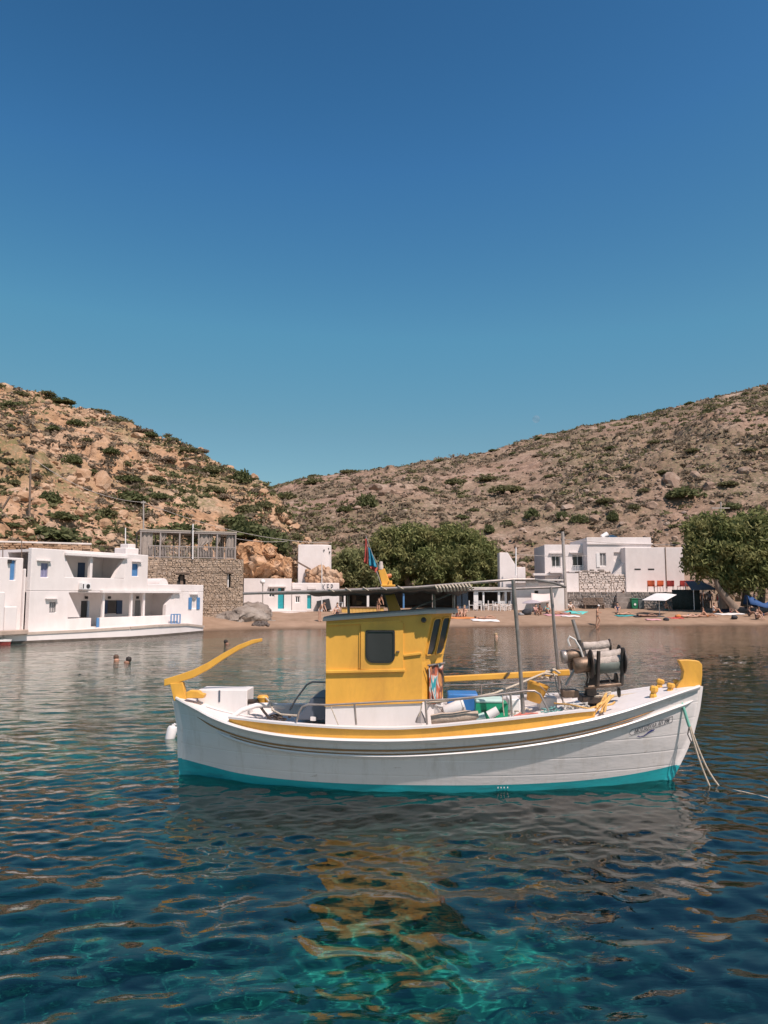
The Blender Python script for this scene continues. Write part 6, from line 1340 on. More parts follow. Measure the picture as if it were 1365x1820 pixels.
# white buckets lying on their side
def bucket(name, a, c, r0, r1, m, label, cat, group=None, handle=True, extra=None):
    d = c - a; M_ = d.to_track_quat('Z', 'Y').to_matrix(); L = d.length
    r = thing(name, label, cat, bf.M @ a, bf.deg, group)
    MB().lathe([(r0 * 0.9, 0), (r0, 0.01), (r1 * 0.97, L * 0.9), (r1 * 1.05, L * 0.9), (r1 * 1.05, L), (r1 * 0.92, L), (r0 * 0.88, 0.03)], (0, 0, 0), 20, M_).build('body', m, r, smooth=40)
    if handle: MB().tube([M_ @ Vector((r1 * 1.06 * math.cos(t), -r1 * 1.2 * math.sin(t), L * 0.94 - 0.1 * math.sin(t))) for t in [math.pi * k / 10 for k in range(11)]], 0.006, 6).build('handle', STEEL, r)
    return r
bucket('bucket', bl(790, 1266, -0.42), bl(826, 1254, -0.42), 0.085, 0.105, WPL, 'white plastic bucket lying on its side on deck', 'bucket')
bucket('bucket', bl(772, 1272, -0.3), bl(776, 1250, -0.3), 0.10, 0.12, WPL, 'white plastic bucket standing against the yellow cabin', 'bucket')
bucket('bucket', bl(948, 1247, 0.1), bl(957, 1214, 0.1), 0.10, 0.155, YBK, 'yellow plastic bucket tilted upside down below the boom', 'bucket')
b = MB()
for k in range(7):
    q = bl(772 + 12 * k, 1279 - 1.0 * k, -0.72); rows = []
b.tube([bl(766, 1279, -0.72), bl(785, 1277, -0.72), bl(805, 1276, -0.72), bl(828, 1273, -0.72), bl(850, 1271, -0.72)], [0.06, 0.075, 0.07, 0.078, 0.055], 12); bobj(b, 'sacking_roll', SACK, 'rolled tan sacking lying along the side deck', 'roll', 60)
bobj(MB().tube([bl(868, 1272, -0.66), bl(885, 1262, -0.66)], [0.06, 0.055], 12), 'jug', WPL, 'small white plastic jug leaning on the green crate', 'jug', 40)
bobj(MB().tube([bl(846, 1277, -0.72), bl(862, 1272, -0.72)], [0.045, 0.05], 10), 'bottle', TCR, 'pale teal bottle lying beside the rolled sacking', 'bottle', 40)
bobj(bx(905, 1243, 925, 1272, -0.1, 0.3), 'box', WPL, 'white foam box on deck by the canopy post', 'box', bevel=0.015)
bobj(bx(960, 1240, 990, 1262, 0.2, 0.55), 'box', WPL, 'white deck locker beside the net winch', 'box', bevel=0.015)
b = MB()
for k in range(3): b.tube([bl(910 + 8 * k, 1275 - 1.5 * k, -0.7), bl(925 + 9 * k, 1268, -0.65), bl(948 + 4 * k, 1270 - k, -0.6)], 0.012, 6)
tag(bobj(b, 'rope', mat('red_rope', (0.50, 0.16, 0.12), 0.9, 0.2, 30), 'thin red rope loosely coiled on the side deck', 'rope'), None)
# ropes
def rope(pts, r, m, label, smooth=True):
    return bobj(MB().tube(pts, r, 7), 'rope', m, label, 'rope', 60)
rope([bl(755, 1250, -0.86), bl(840, 1240, -0.86), bl(880, 1232, -0.75), bl(920, 1216, -0.5), bl(965, 1197, 0.2), bl(990, 1200, 0.4)], 0.014, ROPE, 'pale rope slung from the side rail up to the boom')
rope([bl(962, 1205, 0.3), bl(972, 1193, 0.35), bl(984, 1198, 0.4), bl(976, 1206, 0.4), bl(964, 1200, 0.3), bl(985, 1190, 0.4), bl(995, 1197, 0.4)], 0.02, ROPE, 'knotted rope bundle tied around the boom')
rope([bl(985, 1197, 0.3), bl(990, 1225, 0.1), bl(1000, 1245, -0.1), bl(1012, 1258, -0.3)], 0.009, ROPE, 'thin line hanging from the boom to the deck')
rope([bl(893, 1233, -0.9), bl(894, 1255, -0.9), bl(896, 1272, -0.9)], 0.007, ROPE, 'thin cord hanging from the side rail over the green crate')
rope([bl(1078, 1238, 0.25), bl(1110, 1236, 0.25), bl(1140, 1233, 0.2), bl(1165, 1231, 0.15), bl(1172, 1228, 0.1)], 0.022, ROPE, 'thick pale rope stretched from winch to the yellow bitts')
rope([bl(1085, 1246, 0.0), bl(1125, 1243, 0.02), bl(1165, 1238, 0.0)], 0.009, DIRON, 'thin dark line along the foredeck beside the thick rope')
def tangle(p0, size, n, r, m, seed, name, label, cat, squash=0.6):
    rg = np.random.default_rng(seed); b = MB()
    for s_ in range(n):
        q = np.array(p0) + rg.normal(size=3) * size * 0.35 * np.array([1, 1, squash]); d = rg.normal(size=3); pts = []
        for k in range(16):
            d = 0.75 * d + 0.65 * rg.normal(size=3); d[2] *= squash; q = q + d * size * 0.10; q = np.array(p0) + (q - np.array(p0)) * (0.94 if np.linalg.norm(q - np.array(p0)) < size else 0.75); pts.append(tuple(q))
        b.tube(pts, r, 5)
    return tag(bobj(b, name, m, label, cat, 60), None, None, None, None)
b = MB()
for k, (x0, y0, x1, y1) in enumerate(((1086, 1236, 1056, 1268), (1088, 1240, 1064, 1266), (1080, 1236, 1050, 1262), (1076, 1234, 1062, 1262), (1090, 1244, 1072, 1266))):
    p, q = bl(x0, y0, -0.55), bl(x1, y1, -0.76); b.tube([p + (q - p) * (i / 6) + Vector((0.02 * math.sin(k * 2 + i), 0.02 * math.cos(k + i * 1.3), 0.03 * math.sin(i * 0.9 + k))) for i in range(7)], 0.014 + 0.004 * (k % 2), 6)
bobj(b, 'rope_bundle', OROPE, 'orange and cream rope strands hung over the end of the yellow bulwark', 'rope', 60)
tangle(bl(1072, 1236, -0.35), 0.13, 5, 0.012, ROPE, 3, 'rope_tangle', 'cream rope tangle at the foot of the net winch', 'rope')
tangle(bl(1022, 1256, -0.45), 0.22, 9, 0.010, mat('pale_net', (0.50, 0.47, 0.43), 0.9, 0.2, 30), 4, 'net_tangle', 'pale net tangle heaped behind the end of the yellow bulwark', 'net', 0.4)
tangle(bl(985, 1262, -0.35), 0.20, 8, 0.009, mat('teal_net', (0.16, 0.34, 0.32), 0.9, 0.2, 30), 5, 'net_tangle', 'teal net tangle on deck below the far canopy post', 'net', 0.35)
tangle(bl(925, 1268, -0.25), 0.20, 7, 0.010, ROPE, 6, 'rope_tangle', 'cream rope tangle beside the near canopy post', 'rope', 0.35)
tangle(bl(500, 1275, -0.2), 0.22, 7, 0.012, DIRON, 8, 'hose_tangle', 'dark hoses lying in the stern well', 'hose', 0.3)
rope([bl(1060, 1262, -0.78), bl(1040, 1258, -0.8), bl(1010, 1252, -0.6), bl(985, 1250, -0.4)], 0.011, OROPE, 'orange rope tail running aft from the tangled coil')
rope([bl(457, 1248, 0), bl(470, 1266, -0.2), bl(484, 1283, -0.5)], 0.018, DIRON, 'dark hose hanging from the stern exhaust')
rope([bl(472, 1240, 0), bl(482, 1250, -0.1), bl(484, 1262, -0.2), bl(500, 1270, -0.3), bl(530, 1272, -0.4)], 0.014, ROPE, 'cream hose curling over the stern well')
bobj(MB().lathe([(0.06, 0), (0.075, 0.04), (0.07, 0.10), (0.085, 0.13), (0.06, 0.16)], bl(467, 1256, 0.05), 12), 'float', YBK, 'small yellow float standing by the stern exhaust', 'float', 40)
# cloth hanging beside the windscreen
m, n, o = nodes('bright_printed_towel'); b_ = nd(n, 'ShaderNodeBsdfPrincipled'); b_.inputs['Roughness'].default_value = 0.9; v = coords(n, (9, 9, 4.0)); f_ = noise(n, 1.1, 2, 0.5, v, 0.8)
n.links.new(ramp(n, f_, [(0.36, (0.02, 0.26, 0.30)), (0.44, (0.60, 0.54, 0.50)), (0.50, (0.52, 0.12, 0.05)), (0.58, (0.10, 0.05, 0.05)), (0.66, (0.50, 0.22, 0.08))]), b_.inputs['Base Color']); n.links.new(b_.outputs[0], o.inputs[0]); TOW = m
def chv(u, zz, d): q = e0 * (1 - u) + e1 * u; return Vector((q.x, q.y, 0)) + nrm * d + Vector((0, 0, zz))
z1_, z0_ = bl(768, 1181, -0.45).z, bl(768, 1250, -0.45).z
rows = []
for i in range(12):
    v_ = i / 11; rows.append([chv(0.22 + 0.66 * k / 9, z1_ + (z0_ - z1_) * v_, 0.035 + 0.015 * math.sin(k * 1.6 + v_ * 2)) for k in range(10)])
o = bobj(MB().grid(rows), 'towel', TOW, 'bright red, orange and teal towel hanging below the raked windscreen', 'towel', 60); s_ = o.modifiers.new('t', 'SOLIDIFY'); s_.thickness = 0.008
MB().tube([chv(0.14, z1_ + 0.01, 0.05), chv(0.94, z1_ + 0.015, 0.05)], 0.012, 6).build('towel_bar', STEEL, boat)
rope([chv(0.05, z1_ - 0.02, 0.03), chv(0.25, z1_ - 0.22, 0.04), chv(0.42, z0_ + 0.05, 0.04)], 0.006, DIRON, 'thin dark cord hanging beside the bright towel')
# triangle of net lead by the cabin
rope([bl(750, 1249, -0.88), bl(748, 1262, -0.88), bl(741, 1282, -0.86)], 0.008, ROPE, 'thin cord hanging at the forward corner of the cabin base')
bobj(MB().lathe([(0.075, 0), (0.06, 0.05), (0.012, 0.14)], bl(748, 1284, -0.84), 8), 'net_weight', mat('grey_lead', (0.25, 0.22, 0.21), 0.7), 'grey cone shaped net weight hanging by the rail post', 'weight')
# floating white can astern, mooring ropes at the bow
q = G(302, 1312, 0); fl = thing('float_can', 'white plastic can floating behind the stern', 'float', q, 20)
M_ = Matrix.Rotation(R(14), 3, 'Y'); MB().lathe([(0.07, -0.06), (0.085, 0.0), (0.088, 0.16), (0.075, 0.2), (0.03, 0.215), (0.03, 0.24)], (0, 0, 0), 14, M_).build('body', WPL, fl, smooth=40); MB().tube([M_ @ Vector((0.06, 0, 0.19)), M_ @ Vector((0.07, 0, 0.24)), M_ @ Vector((0.0, 0, 0.255))], 0.012, 6).build('handle', WPL, fl)
gb = [bl(1202, 1227, -0.16), bl(1208, 1240, -0.24), bl(1216, 1262, -0.27), bl(1222, 1282, -0.28), bl(1225, 1291, -0.28)]
rope(gb, 0.021, GROPE, 'green hose sleeve protecting the mooring line over the bow')
wA, wB = bf.I @ G(1262, 1399, -0.02), bf.I @ G(1279, 1399, -0.02)
def sagline(p, q, s, n=9): return [p + (q - p) * (k / n) + Vector((-0.06 * s * math.sin(math.pi * k / n), 0, -s * math.sin(math.pi * k / n))) for k in range(n + 1)]
rope(sagline(gb[-1], wA, 0.05), 0.013, ROPE, 'inner pale mooring rope dropping from the bow into the water')
rope(sagline(gb[-1] + Vector((0.02, 0.02, 0)), wB, 0.09), 0.013, ROPE, 'outer pale mooring rope dropping from the bow into the water')
wC = bf.I @ G(1480, 1448, 0.0); rope([wB, wB + (wC - wB) * 0.25 + Vector((0, 0, 0.012)), wB + (wC - wB) * 0.6 + Vector((0, 0, 0.012)), wC], 0.009, ROPE, 'thin mooring line lying on the water beyond the bow')
rope([gb[-1], gb[-1] + Vector((-0.03, -0.02, -0.1)), gb[-1] + Vector((0.01, -0.02, -0.2)), gb[-1] + Vector((-0.01, 0, -0.27))], 0.008, DIRON, 'short dark cord dangling from the end of the green hose')

# ================================================================ DINGHY AT THE QUAY
dg_ = thing('dinghy', 'dark red and white dinghy bow poking in beside the quay', 'boat', G(0, 1146), 15)
fdg = FR(*G(0, 1146).xy, 0, 15); tip = fdg.px(18.5, 1136.5, 0)
rows = []; rw2 = []; rin = []
for k in range(11):
    h = k / 10; x = tip[0] - 3.2 * (1 - h); wd = 0.62 * (1 - h ** 2.2) + 0.02; z = 0.30 + (tip[1] - 0.30) * h ** 2
    rows.append([(x - 0.25 * h * 0, -wd * 0.5, -0.12), (x + 0.02, -wd * 0.85, 0.10), (x + 0.04, -wd, z * 0.62)]); rw2.append([(x + 0.04, -wd - 0.01, z * 0.62), (x + 0.06, -wd - 0.015, z)]); rin.append([(x + 0.06, -wd, z - 0.03), (x + 0.06, wd, z - 0.03)])
def both(rr):
    b = MB(); b.grid(rr); b.grid([[(x, -y, z) for x, y, z in r_] for r_ in rr]); return b
both(rows).build('hull', mat('dinghy_red', (0.22, 0.035, 0.03), 0.5), dg_); both(rw2).build('gunwale', BW, dg_); MB().grid(rin).build('inside', mat('dinghy_inside', (0.20, 0.18, 0.17), 0.7), dg_)

# ================================================================ PEOPLE
SKINS = [mat('skin_tan', (0.42, 0.22, 0.14), 0.6, 0.06, 6), mat('skin_light', (0.52, 0.31, 0.22), 0.6, 0.06, 6), mat('skin_brown', (0.25, 0.125, 0.08), 0.6, 0.06, 6)]
HAIRS = [mat('hair_dark', (0.022, 0.016, 0.013), 0.7), mat('hair_brown', (0.09, 0.05, 0.03), 0.7), mat('hair_fair', (0.35, 0.24, 0.13), 0.7)]
CLO = {k: mat('cloth_' + k, c, 0.85, 0.1, 8) for k, c in dict(white=(0.68, 0.64, 0.62), black=(0.03, 0.03, 0.035), red=(0.45, 0.06, 0.05), teal=(0.04, 0.30, 0.30), navy=(0.03, 0.05, 0.12), pink=(0.55, 0.28, 0.30), brown=(0.20, 0.12, 0.08), mauve=(0.26, 0.12, 0.20), orange=(0.55, 0.20, 0.06), grey=(0.25, 0.24, 0.24)).items()}
def skinned(name, pts, edges, rad, root_i, m, parent, sub=1):
    me = bpy.data.meshes.new(name); me.from_pydata([tuple(p) for p in pts], edges, []); me.update(); o = bpy.data.objects.new(name, me); COL.objects.link(o)
    sk = o.modifiers.new('skin', 'SKIN'); sk.use_smooth_shade = True; sk.branch_smoothing = 0.3
    for i, r_ in enumerate(rad): me.skin_vertices[0].data[i].radius = (r_ if isinstance(r_, tuple) else (r_, r_))
    me.skin_vertices[0].data[root_i].use_root = True
    ss = o.modifiers.new('sub', 'SUBSURF'); ss.levels = sub; ss.render_levels = sub; o.parent = parent; me.materials.append(m); return o
# joint tables: x = the person's left, y = behind them (they face -y), z = up; 1.70 m tall
STAND = dict(pel=(0, 0, .93), wai=(0, 0, 1.08), che=(0, 0, 1.28), nek=(0, 0, 1.45), hd0=(0, -.02, 1.53), hd1=(0, -.02, 1.66), shl=(.17, 0, 1.40), ell=(.24, .02, 1.12), hal=(.25, -.08, .88), fil=(.25, -.12, .79), shr=(-.17, 0, 1.40), elr=(-.24, .02, 1.12), har=(-.25, -.08, .88), fir=(-.25, -.12, .79), hil=(.09, 0, .88), knl=(.10, -.02, .49), anl=(.10, .02, .08), tol=(.11, -.15, .03), hir=(-.09, 0, .88), knr=(-.10, -.02, .49), anr=(-.10, .02, .08), tor=(-.11, -.15, .03))
def pose(**k): d = dict(STAND); d.update(k); return d
WALK = pose(knl=(.09, -.20, .53), anl=(.09, -.02, .17), tol=(.10, -.18, .10), knr=(-.09, .04, .48), anr=(-.09, .12, .08), ell=(.30, -.06, 1.16), hal=(.18, -.28, 1.12), fil=(.10, -.34, 1.10), elr=(-.30, -.05, 1.16), har=(-.20, -.27, 1.10), fir=(-.12, -.34, 1.08), nek=(0, -.06, 1.45), che=(0, -.03, 1.28), hd0=(0, -.10, 1.53), hd1=(0, -.12, 1.66))
BEND = pose(che=(0, -.20, 1.22), nek=(0, -.34, 1.34), hd0=(0, -.41, 1.40), hd1=(0, -.49, 1.49), shl=(.17, -.30, 1.30), shr=(-.17, -.30, 1.30), ell=(.20, -.40, 1.04), hal=(.14, -.52, .86), fil=(.12, -.56, .78), elr=(-.20, -.40, 1.04), har=(-.14, -.52, .86), fir=(-.12, -.56, .78), wai=(0, -.07, 1.07))
SIT = dict(pel=(0, 0, .12), wai=(0, .03, .28), che=(0, .02, .48), nek=(0, -.03, .64), hd0=(0, -.06, .72), hd1=(0, -.07, .85), shl=(.17, 0, .60), ell=(.24, -.14, .38), hal=(.17, -.36, .40), fil=(.12, -.42, .38), shr=(-.17, 0, .60), elr=(-.24, -.14, .38), har=(-.17, -.36, .40), fir=(-.12, -.42, .38), hil=(.10, -.02, .11), knl=(.13, -.40, .42), anl=(.12, -.56, .07), tol=(.12, -.72, .04), hir=(-.10, -.02, .11), knr=(-.13, -.40, .42), anr=(-.12, -.56, .07), tor=(-.12, -.72, .04))
LEAN = dict(SIT); LEAN.update(wai=(0, .10, .24), che=(0, .24, .40), nek=(0, .32, .54), hd0=(0, .31, .63), hd1=(0, .29, .76), shl=(.17, .30, .50), shr=(-.17, .30, .50), ell=(.24, .42, .28), hal=(.26, .50, .06), fil=(.28, .58, .03), elr=(-.24, .42, .28), har=(-.26, .50, .06), fir=(-.28, .58, .03), knl=(.11, -.42, .16), anl=(.10, -.80, .07), tol=(.10, -.88, .18), knr=(-.11, -.40, .30), anr=(-.11, -.66, .07), tor=(-.11, -.80, .05))
def flatpose(): return {k: (x * 1.1, z - 0.9, 0.13 + (-y) * 0.6) for k, (x, y, z) in STAND.items()}
LIE = flatpose(); LIE.update(knl=(.11, -.42, .30), knr=(-.11, -.40, .12))
RADS = dict(pel=.125, wai=.105, che=.13, nek=.056, hd0=.09, hd1=.112, shl=.062, ell=.042, hal=.032, fil=.03, shr=.062, elr=.042, har=.032, fir=.03, hil=.088, knl=.058, anl=.04, tol=.034, hir=.088, knr=.058, anr=.04, tor=.034)
KEYS = list(RADS); EDG = [('pel', 'wai'), ('wai', 'che'), ('che', 'nek'), ('nek', 'hd0'), ('hd0', 'hd1'), ('che', 'shl'), ('shl', 'ell'), ('ell', 'hal'), ('hal', 'fil'), ('che', 'shr'), ('shr', 'elr'), ('elr', 'har'), ('har', 'fir'), ('pel', 'hil'), ('hil', 'knl'), ('knl', 'anl'), ('anl', 'tol'), ('pel', 'hir'), ('hir', 'knr'), ('knr', 'anr'), ('anr', 'tor')]
def lerp3(a, b, t): return tuple(x + (y - x) * t for x, y in zip(a, b))
def person(label, loc, deg, ps, skin=0, hair=0, top=None, bottom='black', cap=None, s=1.0, group=None, only_top=False):
    root = thing('person', label, 'person', loc, deg, group); K = KEYS
    pts = [Vector(ps[k]) * s for k in K]; rad = [RADS[k] * s for k in K]
    skinned('body', pts, [(K.index(a), K.index(b)) for a, b in EDG], rad, 0, SKINS[skin], root)
    hd = (Vector(ps['hd1']) - Vector(ps['hd0'])).normalized(); c = Vector(ps['hd1']) * s; M_ = hd.to_track_quat('Z', 'Y').to_matrix()
    if cap: MB().lathe([(0.105 * s, -0.01), (0.108 * s, 0.03), (0.085 * s, 0.075 * s), (0.02, 0.10 * s)], c, 12, M_).build('cap', CLO[cap], root, smooth=60)
    back = M_ @ Vector((0, 0.045 * s, 0.012)); MB().lathe([(0.06 * s, -0.10 * s), (0.085 * s, -0.05 * s), (0.092 * s, 0.02 * s), (0.075 * s, 0.07 * s), (0.02, 0.092 * s)], c + back + Vector((0, 0, 0 if not cap else -0.01)), 12, M_).build('hair', HAIRS[hair], root, smooth=60)
    if bottom:
        q = [ps['pel'], ps['hil'], lerp3(ps['hil'], ps['knl'], .38), ps['hir'], lerp3(ps['hir'], ps['knr'], .38), lerp3(ps['pel'], ps['wai'], .45)]
        skinned('shorts', [Vector(x) * s for x in q], [(0, 1), (1, 2), (0, 3), (3, 4), (0, 5)], [.137 * s, .099 * s, .092 * s, .099 * s, .092 * s, .122 * s], 0, CLO[bottom], root)
    if top:
        q = [lerp3(ps['wai'], ps['pel'], .3), ps['wai'], ps['che'], lerp3(ps['che'], ps['nek'], .45), ps['shl'], lerp3(ps['shl'], ps['ell'], .4), ps['shr'], lerp3(ps['shr'], ps['elr'], .4)]
        skinned('top', [Vector(x) * s for x in q], [(0, 1), (1, 2), (2, 3), (2, 4), (4, 5), (2, 6), (6, 7)], [.122 * s, .116 * s, .142 * s, .08 * s, .072 * s, .06 * s, .072 * s, .06 * s], 1, CLO[top], root)
    return root
def sand(px, py): p = on_beach(px, py); return p
w_ = G(1062, 1112.2, 0.02)
person('person in a white cap wading along the water edge in dark swimwear', (w_.x, w_.y, -0.05), 70, WALK, 0, 1, None, 'black', 'white', 1.0)
person('person bending forward on the sand beside the small white houses', sand(568, 1105), 60, BEND, 1, 0, None, 'white')
person('person with knees drawn up on an orange towel below the blue panels', sand(813, 1096), 20, SIT, 0, 0, None, 'pink')
person('person with fair hair and knees raised on an orange towel', sand(826, 1096), -20, SIT, 1, 2, None, 'brown')
person('person lying flat on a pale towel near the white chairs', sand(862, 1101), 80, LIE, 0, 1, None, 'navy')
person('person in pink sitting upright under the grey beach umbrella', sand(952, 1092), 30, SIT, 1, 0, 'pink', 'white')
person('person with dark skin and bare shoulders beside the grey umbrella pole', sand(960, 1093), -30, SIT, 2, 0, None, 'brown')
person('person in a teal top sitting by the shade cloth', sand(973, 1091), 10, SIT, 0, 1, 'teal', 'navy')
person('person in mauve lying on a pale pink towel', sand(999, 1093), -75, LIE, 0, 0, 'mauve', 'mauve')
person('person in white sitting behind the turquoise towel', sand(1014, 1086), 15, SIT, 1, 0, 'white', 'black')
person('person standing bare chested by the dark beach canopy', sand(1241, 1083), 30, STAND, 1, 0, None, 'red')
person('person standing beneath the dark canopy in brown shorts', sand(1250, 1081), -20, STAND, 2, 0, None, 'brown')
person('person standing in a red top before the leaning trunk', sand(1278, 1086), 100, STAND, 0, 1, 'red', 'white')
person('person sitting wrapped in white next to the teal towel', sand(1269, 1090), 60, SIT, 0, 1, 'white', 'orange')
person('person lying with knees up near the red towels', sand(1222, 1098), 85, LIE, 1, 0, None, 'white')
person('person in black lying on the sand below the canopy', sand(1240, 1097), 95, LIE, 0, 0, 'black', 'black')
person('person leaning back on the sand in orange swimwear', sand(1257, 1097), 70, LEAN, 0, 1, None, 'orange')
person('person in dark clothes sitting in the shade of the tamarisk', sand(1331, 1096), 60, SIT, 2, 0, 'black', 'black')
person('person leaning back in the shade by the blue tent', sand(1356, 1095), 75, LEAN, 2, 0, None, 'navy')
person('person sitting by the tree trunks with a blue tent behind', sand(1326, 1082), 10, SIT, 0, 0, 'pink', 'navy')
person('person bending over beside the yellow counter in a brown top', (P(672, 1100, 64.8).x, 64.8, beach_z(P(672, 1100, 64.8).x, 64.8)), 40, BEND, 0, 0, 'brown', 'black')
person('person seated before the yellow counter behind the boat cabin roof', (P(600, 1100, 64.5).x, 64.5, beach_z(P(600, 1100, 64.5).x, 64.5)), -30, SIT, 1, 1, 'white', 'navy')
person('person sitting in the shade of the tilted white umbrella', sand(1184, 1085), 20, SIT, 0, 0, None, 'teal')
person('person lying on the dark shadow mat below the white umbrella', sand(1150, 1097), 80, LIE, 2, 0, None, 'black')
person('person in grey standing at the dark shaded wall sheet by the canopy', sand(1263, 1082), -40, STAND, 2, 0, 'grey', 'navy')
person('person seated on the white towel below the trunk', sand(1299, 1090), 50, SIT, 1, 1, None, 'red')
person('person walking under the trees in a white top', sand(1341, 1080), 60, WALK, 0, 0, 'white', 'navy')
person('person sitting alone on the sand beside the bench', sand(1098, 1089), -20, SIT, 1, 0, 'navy', 'white')
person('person lying on the sand past the bench end', sand(1110, 1094), 100, LIE, 0, 1, None, 'pink')
person('person standing at the stone wall near the bins', sand(1108, 1081), 10, STAND, 1, 1, 'pink', 'grey')
person('person in black sitting low on the sand in front of the blue tent', sand(1345, 1101), 30, SIT, 1, 0, 'black', 'black')
def swimmer(px, py, deg, hair, skin, label):
    p = G(px, py); r = thing('person', label, 'person', (p.x, p.y, -1.59), deg); K = KEYS; ps = pose(ell=(.34, -.1, 1.2), hal=(.42, -.3, 1.3), fil=(.45, -.38, 1.31), elr=(-.34, -.1, 1.2), har=(-.42, -.3, 1.3), fir=(-.45, -.38, 1.31))
    skinned('body', [Vector(ps[k]) for k in K], [(K.index(a), K.index(b)) for a, b in EDG], [RADS[k] * (1.25 if k[:2] == 'hd' else 1) for k in K], 0, SKINS[skin], r)
    c = Vector(ps['hd1']); MB().lathe([(0.05, -0.12), (0.095, -0.05), (0.108, 0.02), (0.085, 0.08), (0.02, 0.11)], c + Vector((0, 0.075, 0.03)), 12).build('hair', HAIRS[hair], r, smooth=60)
    return r
swimmer(207, 1173, 35, 1, 0, 'swimmer with brown hair, head and shoulders above the water')
swimmer(226, 1177, -50, 0, 2, 'swimmer with black hair facing the brown haired swimmer')
swimmer(403, 1144, 80, 0, 2, 'swimmer with black hair near the quay end beyond the tiller')
swimmer(882, 1131, 20, 2, 1, 'pale swimmer between the beach and the boat canopy')

# ================================================================ BEACH THINGS
def towel(px, py, w_, d_, deg, col, label):
    p = sand(px, py); fr = FR(p.x, p.y, 0, deg); rows = []
    for i in range(7):
        row = []
        for k in range(7):
            x, y = w_ * (k / 6 - 0.5), d_ * (i / 6 - 0.5); q = fr.M @ Vector((x, y, 0)); row.append((x, y, beach_z(q.x, q.y) - p.z + 0.05 + 0.02 * math.sin(k * 2 + i)))
        rows.append(row)
    o = MB().grid(rows).build('towel', CLO[col] if col in CLO else col, smooth=60); o.location = p; o.rotation_euler = (0, 0, R(deg)); s_ = o.modifiers.new('t', 'SOLIDIFY'); s_.thickness = 0.02; return tag(o, label, 'towel')
TQ = mat('turquoise_towel', (0.10, 0.46, 0.42), 0.9, 0.1, 4)
towel(1022, 1089, 1.9, 2.6, -25, TQ, 'turquoise towel spread on the sand near the leaning pole'); towel(990, 1094, 2.2, 1.2, 10, 'pink', 'pale pink towel under the person in mauve'); towel(1012, 1095.5, 1.6, 0.9, 10, 'white', 'white towel beside the pale pink towel')
towel(820, 1099, 2.6, 1.0, 5, 'orange', 'orange towel under the two people with raised knees'); towel(862, 1103, 2.2, 1.0, 5, 'white', 'pale towel under the person lying flat'); towel(1200, 1099, 1.2, 0.8, 10, 'red', 'red towel crumpled near the water'); towel(1161, 1102, 1.2, 0.6, 0, 'pink', 'small pink towel left at the wet sand'); towel(1296, 1092, 2.4, 1.2, 15, 'white', 'white towel spread below the leaning trunk')
towel(1152, 1096, 2.6, 0.9, 4, 'black', 'dark mat that also paints the shadow of the white umbrella'); towel(1112, 1095, 1.8, 0.8, 12, 'teal', 'teal towel on the sand past the bench')  # black mat doubles as the painted shadow of the white umbrella
def heap(px, py, s, col, label, k=0):
    V, F = rock_shape(500 + k, 2); p = sand(px, py); o = npmesh('bag', V * np.array([s, s * 0.8, s * 0.7]), F, CLO[col], smooth=True); o.location = (p.x, p.y, p.z + s * 0.35); return tag(o, label, 'bag')
heap(936, 1093, 0.45, 'black', 'dark beach bag lying left of the grey umbrella', 0); heap(926, 1094, 0.3, 'grey', 'small grey bag at the end of the dark beach bag', 1); heap(1184, 1103, 0.22, 'black', 'small black bag beside the pink towel', 2); heap(1205, 1098, 0.3, 'orange', 'orange bag on the red towel', 3); heap(1305, 1100, 0.33, 'black', 'dark backpack alone on the wet sand', 4); heap(1290, 1088, 0.4, 'navy', 'navy bag at the foot of the leaning trunk', 5)
b = MB(); rng = np.random.default_rng(5)
for k in range(34):
    p = on_beach(rng.uniform(448, 478), rng.uniform(1107, 1112)); V, F = ROCKS[k % 8]; s = rng.uniform(0.08, 0.2); b.add([tuple(v * s + np.array(p)) for v in V], [tuple(f) for f in F])
tag(b.build('pebbles', mat('dark_pebble', (0.10, 0.08, 0.07), 0.9), None), 'scatter of dark pebbles on the sand below the white steps', None, None, 'stuff')
def umbrella(px, py_top, py_base, w_px, Y, tilt, m, label, sides=10, flatness=0.28):
    base = P(px, py_base, Y); base.z = beach_z(base.x, Y); top = P(px, py_top, Y); h = top.z - base.z; r = thing('beach_umbrella', label, 'umbrella', base); Rr = w_px / 2 * Y / CF
    MB().tube([(0, 0, -0.2), (0, 0, h - 0.05)], 0.03, 6).build('pole', WOODW, r)
    M_ = Matrix.Rotation(R(tilt[0]), 3, 'X') @ Matrix.Rotation(R(tilt[1]), 3, 'Y'); b = MB(); vs = [M_ @ Vector((0, 0, 0))]; fs = []
    for j, q in enumerate((0.35, 0.7, 1.0)):
        for k in range(sides):
            t = 2 * math.pi * k / sides; vs.append(M_ @ Vector((Rr * q * math.cos(t), Rr * q * math.sin(t), -Rr * flatness * q ** 1.6)))
    for k in range(sides):
        fs.append((0, 1 + k, 1 + (k + 1) % sides))
        for j in range(2): fs.append((1 + j * sides + k, 1 + (j + 1) * sides + k, 1 + (j + 1) * sides + (k + 1) % sides, 1 + j * sides + (k + 1) % sides))
    o = MB().add([v + Vector((0, 0, h)) for v in vs], fs).build('umbrella_canopy', m, r); s_ = o.modifiers.new('t', 'SOLIDIFY'); s_.thickness = 0.02; return r
umbrella(945, 1066, 1094, 34, 69.5, (4, -3), mat('grey_mauve_fabric', (0.36, 0.31, 0.33), 0.9, 0.08, 3), 'round grey mauve beach umbrella in front of the annex wall', 12)
umbrella(1172, 1055, 1086, 62, 68, (10, -9), mat('white_fabric', (0.68, 0.65, 0.63), 0.9, 0.05, 3), 'wide tilted white beach umbrella below the red chairs', 4, 0.22)
